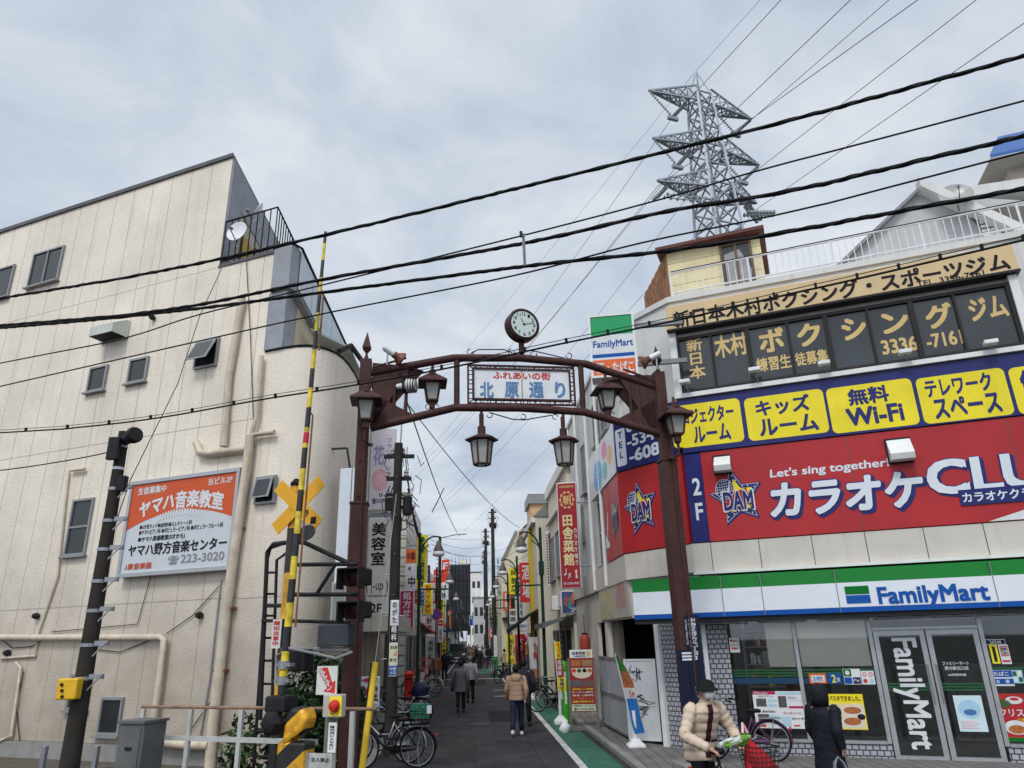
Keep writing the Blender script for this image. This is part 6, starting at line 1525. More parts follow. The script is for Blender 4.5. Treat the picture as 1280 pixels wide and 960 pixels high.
# ================================================================== the shopping street behind the gate
def bld(name, label, side, s0, s1, z, m, depth=8, cat='building', t=None, set_=0.0):
    """A house along the street; returns the thing, its wall plane and its front plane (the end that faces the viewer)."""
    t = (3.58 if side > 0 else -3.0) if t is None else t
    o = thing(name, label, cat, (*ST(t + side * 2, (s0 + s1) / 2), 0))
    pts = [ST(t, s0), ST(t, s1), ST(t + side * depth, s1), ST(t + side * depth, s0)]
    MB().plan(pts if side < 0 else pts[::-1], 0, z).build('wall', m, o)
    if side > 0: wall = Pl(*ST(t, s1), to=ST(t, s0)); end = Pl(*ST(t, s0), to=ST(t + depth, s0))
    else: wall = Pl(*ST(t, s0), to=ST(t, s1)); end = Pl(*ST(t - depth, s0), to=ST(t, s0))
    return o, wall, end
M_pinkwall = mat('pale_pink_render', (.64, .56, .53), .8, .08, 1.5, streak=.2)
M_greywall = mat('grey_render2', (.43, .43, .42), .8, .1, 1.5, streak=.3)
M_beigewall = mat('beige_render2', (.68, .61, .48), .8, .07, 1.2, streak=.2)
M_whitewall = mat('white_render2', (.72, .70, .65), .8, .07, 1.2, streak=.25)
M_shutter = mat('roller_shutter', (.30, .30, .29), .5, .1, 3)
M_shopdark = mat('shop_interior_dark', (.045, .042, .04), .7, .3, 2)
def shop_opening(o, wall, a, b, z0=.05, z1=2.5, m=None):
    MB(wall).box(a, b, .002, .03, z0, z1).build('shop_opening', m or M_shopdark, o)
    f = MB(wall)
    f.box(a - .06, a, .0, .07, 0, z1 + .06).box(b, b + .06, .0, .07, 0, z1 + .06).box(a, b, .0, .07, z1, z1 + .06); f.build('shop_frame', M_frame, o)
    MB(wall).box(a + (b - a) * .35, a + (b - a) * .40, .03, .06, z0, z1).build('shop_mullion', M_frame, o)
def ac_row(o, wall, us, z):
    for u in us: MB(wall).box(u, u + .75, .02, .32, z, z + .55).build('air_conditioner', M_white, o, bevel=.02)
def awn(o, wall, a, b, z, out, m, drop=.35, name='awning'):
    b_ = MB(wall); b_.add([(a, .02, z), (b, .02, z), (b, out, z - drop), (a, out, z - drop), (a, .02, z - .05), (b, .02, z - .05), (b, out, z - drop - .18), (a, out, z - drop - .18)],
                          [(0, 1, 2, 3), (7, 6, 5, 4), (0, 4, 5, 1), (1, 5, 6, 2), (2, 6, 7, 3), (3, 7, 4, 0)]); return b_.build(name, m, o)
# ---- left row
o, wl, en = bld('salon_building', 'pale pink building behind the beauty salon signs on the far side of the cream building', -1, 19.2, 31, 7.7, M_pinkwall)
for k in range(3): window(wl, (1.6 + k * 3.4, 4.3, 3.2 + k * 3.4, 5.7), o, d=.0, mull=(2.4 + k * 3.4,))
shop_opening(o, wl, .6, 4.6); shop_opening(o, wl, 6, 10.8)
cb = Pl(*ST(-3.0, 17.6), to=ST(-3.0, 19.4))
MB(wl).box(-.3, 4.9, .02, 1.05, 2.5, 2.95).build('canopy_box', mat('canopy_beige', (.48, .44, .38), .6, .12, 3, streak=.4), o, bevel=.02)
gv = MB(wl)
for k in range(10): gv.box(.1 + k * .16, .18 + k * .16, .03, .06, 3.1, 3.5)
gv.build('grille', M_dark, o)
o, wl, en = bld('tiled_building', 'light tiled building with a square grid facade beyond the utility pole', -1, 33.5, 43, 8.9, brick_mat('light_grid_tile', SL, (.50, .49, .43), (.55, .53, .47), (.2, .19, .17), .42, .42, .035, 0, .4, .3, .1))
MB(en).box(.1, 8, .0, .02, .1, 8.85).build('tiled_front', brick_mat('light_grid_tile2', en, (.50, .49, .43), (.55, .53, .47), (.2, .19, .17), .42, .42, .04, 0, .4, .3, .1), o)
shop_opening(o, wl, 1, 4); shop_opening(o, wl, 5, 9)
o, wl, en = bld('corner_shop', 'low white shop building with red awning on the left row', -1, 43.4, 62, 7.0, M_whitewall)
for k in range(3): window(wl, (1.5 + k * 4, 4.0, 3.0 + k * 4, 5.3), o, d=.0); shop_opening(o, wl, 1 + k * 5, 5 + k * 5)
awn(o, wl, .5, 6.0, 3.3, 1.3, mat('red_awning', (.50, .07, .07), .7, .1), .9)
o, wl, en = bld('row_house', 'grey shop house farther down the left row', -1, 62.4, 88, 7.6, M_greywall)
for k in range(5): window(wl, (1.5 + k * 4.6, 4.2, 3.4 + k * 4.6, 5.6), o, d=.0); shop_opening(o, wl, 1 + k * 4.8, 4.6 + k * 4.8)
o = thing('netted_building', 'dark building wrapped in black scaffold netting at the far left of the street', 'building', (-7.5, 92, 0))
nb = facing(90); r = (nb.uz(560, 760)[0], 0, nb.uz(588, 760)[0], nb.uz(575, 706)[1])
M_net = mat('scaffold_net', (.035, .036, .042), .8, .3, 1.2)
MB(nb).box(r[0], r[2], -12, 0, 3.4, r[3]).build('netting', M_net, o)
MB(nb).box(r[0], r[2] - 1.5, -11.9, -.3, 0, 3.39).build('wall', M_whitewall, o)
sc_ = MB(nb)
for k in range(7): u = r[0] + (r[2] - r[0]) * k / 6; sc_.tube([(u, .06, 0), (u, .06, r[3] + .8)], .03, 5)
for k in range(5): sc_.tube([(r[0], .06, 3.4 + k * 1.9), (r[2], .06, 3.4 + k * 1.9)], .03, 5)
sc_.build('scaffold_pole', M_dark, o)
rn = random.Random(3); fold = MB(nb)
for k in range(16): u = r[0] + rn.random() * (r[2] - r[0] - .6); z = 4 + rn.random() * (r[3] - 7); fold.add([(u, .03, z), (u + .25, .14, z - .8), (u + .5, .02, z - 1.9), (u + .18, .05, z - 1.6)], [(0, 1, 2, 3)])
fold.build('net_fold', mat('net_fold', (.07, .072, .08), .8, .3, 1), o)
MB(nb).box(r[2] - .9, r[2] - .75, .1, .2, r[3], r[3] + .5).build('warning_light', M_yellow, o)
# ---- far end blocks
def far_block(px0, px1, pyt, y, m, label, name='far_building', rows=3, cols=3):
    p = facing(y); u0 = p.uz(px0, 790)[0]; u1 = p.uz(px1, 790)[0]; z = p.uz((px0 + px1) / 2, pyt)[1]
    o = thing(name, label, 'building', tuple(p.P((u0 + u1) / 2, 0, 0)))
    MB(p).box(u0, u1, -12, 0, 0, z).build('wall', m, o); MB(p).box(u0 - .1, u1 + .1, -12, .1, z + .003, z + .25).build('roof_edge', M_grey, o)
    for i in range(rows):
        for j in range(cols):
            w = (u1 - u0) / cols; a = u0 + w * (j + .2); zz = 3.2 + i * (z - 3.2) / rows
            MB(p).box(a, a + w * .6, .0, .04, zz, zz + 1.3).build('window', M_pane, o)
    return o
far_block(583, 602, 716, 150, M_whitewall, 'white block closing the far end of the street on its left half', rows=4)
far_block(592, 612, 748, 120, M_greywall, 'low grey house at the far end of the street in front of the white block', rows=2)
far_block(604, 634, 752, 175, M_beigewall, 'low beige house at the far end of the street on its right half', rows=2)
far_block(520, 566, 762, 190, M_greywall, 'grey roofline far behind the netted building', rows=2)
# ---- right row
o, wl, en = bld('beige_shop_house', 'beige two storey shop house with parapets right behind the tall red restaurant sign', 1, 26.2, 33, 8.3, M_beigewall)
MB(wl).box(-.2, 7.0, -.3, .12, 8.303, 8.75).build('parapet', M_whitewall, o); MB(wl).box(-.2, 7.0, .0, .14, 7.1, 7.25).build('band_course', M_whitewall, o)
for k in range(3): window(wl, (.5 + k * 2.2, 4.6, 1.9 + k * 2.2, 6.4), o, d=.0, mull=(1.2 + k * 2.2,))
shop_opening(o, wl, .4, 3.0); shop_opening(o, wl, 3.6, 6.4)
awn(o, wl, 3.3, 6.8, 3.0, 1.1, mat('grey_awning', (.13, .14, .15), .8, .1), .25)
MB(wl).box(2.95, 3.3, .03, .10, 0, 2.9).build('tile_pier', brick_mat('beige_small_tile', SR, (.42, .40, .34), (.46, .44, .38), (.2, .19, .17), .2, .1, .012, .5, .5, .3, .1), o)
ac_row(o, wl, (2.2, 5.0), 3.3)
rl = MB(wl)
for k in range(12): rl.tube([(3 + k * .25, -.4, 8.7), (3 + k * .25, -.4, 9.7)], .02, 5)
rl.tube([(3, -.4, 9.7), (5.8, -.4, 9.7)], .03, 5); rl.build('roof_railing', M_dark, o)
MB(wl).box(4.2, 5.6, -1.6, -.6, 8.75, 9.6).build('roof_tank', mat('red_brown_tank', (.18, .06, .05), .6, .2), o)
o, wl, en = bld('white_shop_house', 'white shop house with slanted grey parapet and a dark red banner', 1, 33.4, 37.2, 7.6, mat('cream_white_render', (.60, .56, .46), .8, .08, 1.2, streak=.25), t=3.0)
MB(en).prism([(-.12, 7.61), (1.3, 8.95), (8, 8.95), (8, 7.61)], -2.5, .06).build('slanted_parapet', mat('dark_grey_edge', (.22, .22, .22), .7, .1), o); MB(en).prism([(-.2, 7.35), (-.003, 7.35), (-.003, 7.6), (-.2, 7.6)], -7, .02).build('cornice', M_whitewall, o)
shop_opening(o, wl, .4, 3.4); awn(o, wl, .1, 3.7, 3.5, 1.3, mat('black_awning', (.02, .02, .022), .8, .1), .8)
bn = Pl(*ST(3.35, 34.4), to=ST(4.2, 34.0)); bn = facing(33.2, -20)
r = bn.quad((686, 668), (698, 664), (699, 730), (687, 728), 0)
B2_ = thing('banner_sign', 'dark red banner board with white characters and a checked white border', 'shop sign', tuple(bn.P(r[0], 0, r[1])))
panel(bn, (r[0] - .12, r[1] - .12, r[2], r[3] + .12), -.12, -.01, M_signwhite, B2_, 'border'); panel(bn, r, -.01, .01, mat('wine_red', (.16, .012, .02), .4, .1), B2_, 'board')
for k in range(18): MB(bn).box(r[0] - .10, r[0] - .04, -.01, .008, r[1] + (r[3] - r[1]) * k / 18, r[1] + (r[3] - r[1]) * (k + .5) / 18).build('check', M_ink, B2_)
lettering('旬菜居酒屋', bn, (r[0] + .08, r[1] + .1, r[0] + .42, r[3] - .1), .014, M_signwhite, B2_, w=.02, vertical=True)
o, wl, en = bld('orange_tile_tower', 'narrow house with an orange tiled stair tower and striped brown dome awning', 1, 37.6, 52, 8.2, M_beigewall)
p = facing(44.0); r = p.rect(663, 630, 674, 668); MB(p).box(r[0], r[2] + 2, -3, 0, 5, r[3]).build('tile_tower', brick_mat('orange_tile', p, (.55, .28, .10), (.60, .33, .13), (.45, .38, .3), .3, .3, .03, 0, .5, .2, .1), o); MB(p).box(r[0] - .15, r[2] + 2.1, -3, .2, r[3] + .003, r[3] + .6).build('tower_roof', M_grey, o)
p = facing(40.5); c = p.uz(656, 668); dm = MB(p)
dm.add([(c[0] + .9, -.02, c[1] + .6)] + [(c[0] + .9 - 1.35 * math.cos(R(a)), .0 + .5 * math.sin(R(a)), c[1] - .5 + 1.3 * math.sin(R(a))) for a in range(0, 100, 10)], [tuple(range(11))])
for k in range(9):
    a0, a1 = R(k * 10), R(k * 10 + 9); q = lambda a, d: (c[0] + .9 - 1.35 * math.cos(a), d, c[1] - .5 + 1.3 * math.sin(a))
    dm.add([q(a0, 0), q(a1, 0), q(a1, -3), q(a0, -3)], [(0, 1, 2, 3)])
dm.build('dome_awning', stripe_mat('brown_stripes', (.25, .13, .09), (.52, .46, .40), .35, Vector((0, 0.2, 1)), .7), o)
shop_opening(o, wl, 1, 5); shop_opening(o, wl, 6, 9.5); shop_opening(o, wl, 10.5, 13.8)
o, wl, en = bld('cream_gable_building', 'tall plain cream building with slanted roof edge on the right row', 1, 56, 82, 8.0, M_beigewall, t=2.9)
p = facing(56.0); q = [p.uz(*z) for z in ((627, 702), (645, 664), (654, 660), (670, 660))]
MB(p).prism([(p.uz(627, 800)[0], 0), q[0], q[1], q[2], q[3], (q[3][0], 0)], -10, .0).build('gable_wall', mat('cream_render', (.62, .57, .44), .8, .06, 1, streak=.15), o)
MB(p).bar((q[0][0], .05, q[0][1]), (q[1][0], .05, q[1][1]), .18).build('roof_edge', M_grey, o)
for (a, b) in ((637, 735), (637, 760)): u, z = p.uz(a, b); MB(p).box(u, u + .4, .0, .05, z, z + 1.3).build('window', M_pane, o)
MB(p).box(p.uz(631, 770)[0] - .2, p.uz(660, 770)[0], .02, .6, 3.6, 3.75).build('canopy', M_dark, o)
o, wl, en = bld('row_house', 'grey shop house farther down the right row', 1, 84, 125, 7.2, M_greywall, t=2.9)
for k in range(7): window(wl, (2 + k * 5.5, 4.2, 4.2 + k * 5.5, 5.8), o, d=.0); shop_opening(o, wl, 1.5 + k * 5.6, 5.6 + k * 5.6)
# ================================================================== projecting signs of the street
def psign(name, label, y, px, face, texts=(), depth=.22, tilt=0.0, frame_m=None, group=None, cat='shop sign', wall_side=None, bands=()):
    p = facing(y, tilt); r = p.quad(*px, 0) if len(px) == 4 and isinstance(px[0], tuple) else p.rect(*px)
    t = thing(name, label, cat, tuple(p.P((r[0] + r[2]) / 2, 0, r[1])), group=group)
    MB(p).box(r[0], r[2], -depth, 0, r[1], r[3]).build('case', frame_m or M_signwhite, t, bevel=.02)
    panel(p, (r[0] + .03, r[1] + .03, r[2] - .03, r[3] - .03), -.01, .008, face, t, 'face')
    for (a, b, m) in bands: panel(p, sub(r, .03, a, .97, b), .0, .010, m, t, 'face_band')
    for tx in texts:
        s_, box, m = tx[:3]; kw = tx[3] if len(tx) > 3 else {}
        if s_ == 'o':
            q = sub(r, *box); blob(p, (q[0] + q[2]) / 2, (q[1] + q[3]) / 2, (q[2] - q[0]) / 2, (q[3] - q[1]) / 2, .013, m, t, 'emblem')
        else: lettering(s_, p, sub(r, *box), .016, m, t, **kw)
    if wall_side:                              # steel arms back to the wall
        a = MB(p)
        for z in (r[1] + (r[3] - r[1]) * .2, r[1] + (r[3] - r[1]) * .8):
            a.tube([((r[2] - .02) if wall_side > 0 else (r[0] + .02), -depth / 2, z), ((r[2] + .5) if wall_side > 0 else (r[0] - .5), -depth / 2, z)], .025, 6)
        a.build('bracket', M_steel, t)
    return t, p, r
V = dict(vertical=True)
M_purple = mat('pale_purple_ink', (.30, .26, .42), .5, .1, 6)
t, p, r = psign('flower_sign', 'faded pink and white flower shop sign case over the beauty salon sign', 20.6, ((467, 534), (498, 536), (489, 639), (457, 637)), mat('faded_sign_pink', (.66, .60, .66), .4, .06, 2), wall_side=-1,
    texts=[('フラワー', (.62, .12, .88, .42), M_purple, dict(vertical=True, w=.015)), ('花', (.14, .22, .55, .46), M_purple, dict(w=.03)), ('ング', (.62, .46, .88, .62), M_purple, dict(vertical=True)), ('1F', (.42, .80, .58, .84), M_ink), ('☎3339-0087', (.14, .86, .94, .92), M_navy, dict(w=.02))])
blob(p, r[0] + (r[2] - r[0]) * .42, r[1] + (r[3] - r[1]) * .36, (r[2] - r[0]) * .33, (r[3] - r[1]) * .13, .012, mat('faded_rose', (.68, .40, .42), .5, .2, 4), t, 'rose')
MB(p).box(r[0] + .05, r[2] - .05, -.2, -.02, r[1] - .30, r[1] - .05).build('under_case', M_grey, t)
psign('salon_sign', 'white beauty salon sign with large black characters beside the gate pillar', 20.4, ((463, 646), (491, 647.5), (482, 773), (453, 773)), mat('salon_white', (.66, .65, .60), .4, .05, 2, streak=.15), wall_side=-1, depth=.3,
    texts=[('美容室', (.16, .05, .82, .50), M_ink, dict(vertical=True, w=.028, gap=.08)), ('( j-up )', (.03, .63, .97, .76), M_ink, dict(w=.01)), ('HAIR CREATE ZONE', (.12, .775, .92, .795), M_ink), ('2F', (.26, .86, .72, .95), M_ink, dict(w=.03))])
psign('pharmacy_sign', 'magenta prescription pharmacy sign with white characters', 27.5, (500, 738, 517, 788), M_magenta, wall_side=-1, texts=[('処方せん', (.2, .04, .8, .88), M_signwhite, dict(vertical=True, w=.03, gap=.05)), ('くすり・薬局', (.1, .92, .92, .97), M_signwhite)])
psign('restaurant_sign', 'orange over white sign case with a black character', 33, (507, 687, 520, 738), M_signwhite, wall_side=-1, bands=[(.0, .34, M_orange)], texts=[('中華', (.15, .07, .85, .27), M_ink), ('軒', (.3, .42, .55, .52), M_ink), ('中', (.3, .66, .9, .92), M_ink, dict(w=.03))])
psign('tall_yellow_sign', 'tall yellow sign with navy vertical characters and a green emblem', 36, (520.5, 668, 534, 736), M_yellow, wall_side=-1, texts=[('o', (.3, .05, .75, .15), M_gs), ('のがた調剤薬局', (.25, .17, .75, .97), M_navy, dict(vertical=True, w=.03))])
psign('small_navy_sign', 'small navy sign with white characters under the tall yellow sign', 33.5, (523, 735, 531, 757), M_navy, texts=[('処方せん', (.4, .06, .9, .94), M_signwhite, V), ('くすり', (.06, .1, .36, .8), M_signwhite, V)])
psign('yellow_reception_sign', 'yellow sign with red vertical characters next to the small navy sign', 34.5, (529, 729, 541, 769), M_yellow, texts=[('処方せん受付', (.22, .04, .82, .96), M_redink, dict(vertical=True, w=.03))])
psign('tobacco_sign', 'red over white sign case with a big character, far down the left row', 55, (541.5, 712, 560.5, 750), M_signwhite, wall_side=-1, bands=[(0, .42, mat('sign_vermilion', (.58, .05, .03), .4, .05))], texts=[('タ', (.1, .06, .5, .38), M_signwhite, dict(w=.03)), ('たば', (.25, .5, .85, .94), M_ink, dict(w=.03))])
psign('vermilion_sign', 'vermilion sign with a white mark above the red and white sign case', 57, (552, 699, 562, 727), mat('sign_vermilion', (.58, .05, .03), .4, .05), wall_side=-1, texts=[('F', (.2, .15, .8, .45), M_signwhite, dict(w=.04)), ('コピー', (.1, .55, .9, .75), M_signwhite)])
psign('pole_sign', 'white eye clinic sign wrapped on the utility pole with a blue foot plate', 16.7, ((489, 750), (499.5, 750), (496, 846), (484.5, 846)), M_signwhite, depth=.05, cat='sign', bands=[(.34, .56, M_ink), (.57, .85, mat('pale_yellow_panel', (.62, .60, .42), .5, .08)), (.86, .98, mat('plate_blue', (.03, .09, .35), .4, .05))],
      texts=[('のがた', (.22, .02, .8, .32), M_ink, dict(vertical=True, w=.02)), ('眼科', (.2, .345, .82, .55), M_signwhite, dict(vertical=True, w=.03)), ('次の角', (.12, .60, .88, .65), M_ink), ('入る', (.5, .67, .9, .74), M_redink, dict(w=.03)), ('歩1分', (.12, .76, .88, .81), M_ink), ('中野', (.15, .88, .85, .92), M_signwhite), ('6-22', (.25, .93, .8, .965), M_signwhite)])
t, p, r = psign('red_restaurant_sign', 'tall red restaurant sign with gold characters and a white rim on the right row', 22.5, ((695.5, 604), (720, 602), (727.5, 735), (701, 736)), M_deepred, depth=.18, tilt=-14, wall_side=1,
    texts=[('田舎菜館', (.20, .31, .74, .80), mat('pale_gold', (.72, .60, .32), .4, .15, 9), dict(vertical=True, w=.04, gap=.06)), ('カラオケ有り', (.74, .44, .93, .80), M_signwhite, dict(vertical=True, gap=.1)), ('♩', (.18, .82, .30, .88), M_signwhite), ('♫', (.36, .86, .50, .91), M_signwhite), ('03-3338-2828', (.14, .945, .88, .965), M_signwhite), ('中国家庭料理', (.14, .03, .86, .055), M_gold)])
q = sub(r, .14, .09, .84, .255); cu, cz, ru, rz = (q[0] + q[2]) / 2, (q[1] + q[3]) / 2, (q[2] - q[0]) / 2, (q[3] - q[1]) / 2
for k in range(10): blob(p, cu + ru * .86 * math.cos(R(36 * k)), cz + rz * .86 * math.sin(R(36 * k)), ru * .22, rz * .22, .013 + .0004 * k, M_gold, t, 'medallion_petal', 10)
blob(p, cu, cz, ru * .82, rz * .82, .019, M_deepred, t, 'medallion'); lettering('朝', p, (cu - ru * .55, cz - rz * .55, cu + ru * .55, cz + rz * .55), .021, M_gold, t, w=.03)
MB(p).flat([(r[0] + (r[2] - r[0]) * a, r[3] - (r[3] - r[1]) * b) for a, b in ((.70, .84), (.82, .83), (.80, .87), (.84, .91), (.72, .91), (.75, .87))], .014).build('dancer_mark', M_signwhite, t, fix=False)
psign('mural_sign', 'blue picture board with red and orange shapes below the red restaurant sign', 26, ((701, 740), (720, 737), (722, 766), (702, 768)), mat('mural_blue', (.05, .08, .22), .5, .3, 6), depth=.1, texts=[('o', (.15, .25, .5, .7), mat('mural_red', (.35, .10, .08), .5, .3, 9)), ('o', (.62, .1, .92, .6), M_orange), ('o', (.38, .3, .7, .8), mat('mural_teal', (.08, .25, .28), .5, .2, 9)), ('2F', (.6, .75, .9, .93), M_signwhite)])
psign('tall_mustard_sign', 'very tall mustard yellow sign board with red characters at its top', 35.5, ((661.5, 655), (674, 655), (675.5, 800), (663, 800)), mat('mustard', (.50, .37, .03), .45, .08, 1.5), depth=.4, frame_m=mat('mustard', (.50, .37, .03), .45, .08, 1.5), texts=[('鶴台', (.52, .03, .90, .13), M_redink, dict(vertical=True, w=.03))])
psign('orange_round_sign', 'white sign case with orange rounded shapes behind the right lamp posts', 45, (645, 705, 654, 735), M_signwhite, texts=[('o', (.1, .05, .9, .45), M_orange), ('o', (.1, .5, .9, .95), M_orange)])
psign('pale_blue_sign', 'pale blue vertical sign with dark characters far down the right row', 72, (619.5, 696, 626.5, 745), mat('pale_sky_sign', (.50, .60, .68), .4, .05), texts=[('なかの整骨院', (.2, .05, .8, .95), M_ink, dict(vertical=True, w=.02))])
psign('white_street_sign', 'white vertical sign with blue characters in front of the mustard sign', 43, (648, 737, 654, 772), M_signwhite, texts=[('日本料理', (.2, .05, .8, .95), M_blueink, dict(vertical=True, w=.03))])
psign('blue_hanging_sign', 'blue hanging sign in front of the netted building', 80, (586.5, 769, 591.5, 782), M_blue, texts=[('本', (.2, .1, .8, .4), M_signwhite)])
psign('white_hanging_sign', 'white and blue hanging sign near the end of the street', 82, (604.5, 774, 610.5, 793), M_signwhite, texts=[('クリーニング', (.2, .05, .6, .95), M_blueink, V)])
psign('red_hanging_sign', 'red sign with a white mark near the end of the street', 76, (610.5, 786, 616.5, 798), M_redink, texts=[('G', (.25, .15, .75, .85), M_signwhite, dict(w=.04))])
psign('pink_poster', 'pink and white poster board on the right row', 40, (648, 793, 660, 804), M_pink, depth=.06, cat='poster', texts=[('o', (.4, .2, .9, .9), M_magenta), ('焼肉', (.08, .2, .4, .7), M_ink)])
psign('yellow_red_poster', 'yellow poster with a red figure on the right row', 39, (649.5, 804, 659.5, 818), M_yellow, depth=.06, cat='poster', texts=[('01', (.18, .15, .9, .85), M_redink, dict(w=.05))])
psign('white_price_board', 'white board with blue writing above the pink poster', 41, (649, 777, 659, 793), M_signwhite, depth=.06, cat='board', texts=[('営業中', (.1, .2, .9, .5), M_blueink, dict(w=.02)), ('生ビール', (.1, .6, .9, .8), M_redink)])
psign('portrait_poster', 'dark reddish printed poster on the cream building', 54, (633, 789, 641.5, 805), mat('printed_portrait', (.28, .13, .11), .5, .5, 2.5), depth=.05, cat='poster')
psign('yellow_cart_board', 'yellow framed board beside the hooded walker', 44, (640, 806, 648, 820), M_warnyellow, depth=.1, cat='board', texts=[('丼', (.2, .2, .8, .8), M_ink)])
# smaller projecting signs that crowd both rows
rs = random.Random(11)
cn = {'red': M_redink, 'white': M_signwhite, 'yellow': M_yellow, 'navy': M_navy, 'green': M_gs, 'orange': M_orange}
wd = ('酒場', '薬局', '時計店', '喫茶', '青果', '理容', '惣菜', '書店', '花店', '整体', '歯科', '鮮魚', '靴店', '眼鏡')
for k in range(28):
    sd = -1 if k % 2 else 1; y = 36 + (k // 2) * 4.6 + rs.random() * 2; col = list(cn)[(k * 5 + k // 6) % 6]; w_ = wd[k // 2]
    c = Vector((*ST((2.62 if y > 54 else 2.75) if sd > 0 else -2.55, y), 0)); z = rs.uniform(2.6, 5.0); hh = rs.uniform(.9, 2.0); hw_ = rs.uniform(.25, .42)
    p = facing(y); u = (c - p.o).dot(p.e); t = thing('projecting_sign', f'{col} projecting sign reading {w_} far down the {"right" if sd > 0 else "left"} row', 'shop sign', (c.x, c.y, z), group='small projecting signs')
    MB(p).box(u - hw_, u + hw_, -.2, 0, z, z + hh).build('case', cn[col], t); lettering(w_, p, (u - hw_ * .7, z + .08, u + hw_ * .7, z + hh - .08), .01, M_ink if col in ('white', 'yellow') else M_signwhite, t, vertical=True, w=.02)
    MB(p).box(u + sd * hw_, u + sd * (hw_ + .4), -.12, -.08, z + hh * .7, z + hh * .7 + .05).build('bracket', M_steel, t)
for k in range(8):
    sd = -1 if k % 2 else 1; y = 38 + k * 5; c = ST(2.45 if sd > 0 else -2.3, y); p = facing(y); u = (Vector((*c, 0)) - p.o).dot(p.e); col = ('red', 'white', 'green', 'yellow')[(k // 2 + k) % 4]
    t = thing('nobori_flag', f'{col} upright flag on a pole at the {"right" if sd > 0 else "left"} kerb, {("nearest", "second", "third", "farthest")[k // 2]} of that side', 'banner', (*c, 0), group='upright flags along the kerbs')
    MB(p).tube([(u - .3, 0, 0), (u - .3, 0, 2.5)], .015, 5).build('pole', M_cleanwhite, t); f = MB(p)
    for j in range(8): f.add([(u - .29, 0, .7 + j * .22), (u + .22, .06 * math.sin(j), .7 + j * .22), (u + .22, .06 * math.sin(j + 1), .92 + j * .22), (u - .29, 0, .92 + j * .22)], [(0, 1, 2, 3)])
    f.build('cloth', cn[col], t); lettering('大売出し', p, (u - .2, .9, u + .12, 2.3), .07, M_ink if col in ('white', 'yellow') else M_signwhite, t, vertical=True, w=.02)
# ================================================================== lamp posts with cone lamps
M_conelamp = mat('lamp_cone_brown', (.10, .085, .075), .5, .15, 4)
M_lampwhite = mat('lamp_diffuser', (.62, .64, .66), .35, .03)
def lamp_post(t, s, side, label, h=6.2):
    o = thing('street_lamp', label, 'street lamp', (*ST(t, s), 0), group='green street lamps of the shopping street')
    f = facing(s); c = Vector((*ST(t, s), 0)); u = (c - f.o).dot(f.e); g = lambda du, z, d=0: (u + du, d, z)
    d0 = -(c - f.o).dot(f.e * 0 + Vector((0, 0, 0)))
    q = Pl(c.x, c.y, math.degrees(f.a))
    MB(q).tube([(0, 0, 0), (0, 0, .9), (0, 0, 1.0), (0, 0, h)], [.09, .085, .065, .055], 10).build('post', M_polegreen, o, smooth=True)
    k = -side
    a = MB(q); a.tube([(0, 0, h - 1.2)] + [(k * (.55 - .55 * math.cos(R(x))), 0, h - 1.1 + .95 * math.sin(R(x))) for x in range(0, 100, 15)] + [(k * .8, 0, h - .18)], .032, 8); a.tube([(0, 0, h - .75), (k * .35, 0, h - .45)], .02, 6); a.build('arm', M_polegreen, o)
    a = MB(q); a.tube([(0, 0, h - 2.1), (k * 1.1, 0, h - 2.12)], .03, 6); a.build('banner_arm', M_polegreen, o)
    l = MB(q); l.lathe([(.03, .42), (.06, .40), (.20, .02), (.2, .0)], (k * .72, 0, h - .72), 16).build('lamp_cone', M_conelamp, o, smooth=True)
    l = MB(q); l.lathe([(.2, .0), (.235, -.1), (.2, -.17), (.05, -.20)], (k * .72, 0, h - .725), 16).build('lamp_shade', M_lampwhite, o, smooth=True)
    MB(q).box(-.09, .09, -.12, .12, h - 1.75, h - 1.25).build('junction_box', M_polegreen, o, bevel=.01)
    return o
lamp_post(2.6, 27.2, 1, 'dark green lamp post standing on the green lane behind the menu stand')
for k, s in enumerate((37, 47, 58, 72, 90)): lamp_post(2.3, s, 1, 'dark green lamp post on the right side, ' + ['next one after the menu stand post', 'third from the gate', 'fourth from the gate', 'fifth from the gate', 'farthest from the gate'][k])
lamp_post(-1.98, 28, -1, 'dark green lamp post in front of the magenta pharmacy sign')
for k, s in enumerate((42, 60)): lamp_post(-1.98, s, -1, 'dark green lamp post on the left of the street, ' + ['beyond the pharmacy sign', 'farthest down the left row'][k])
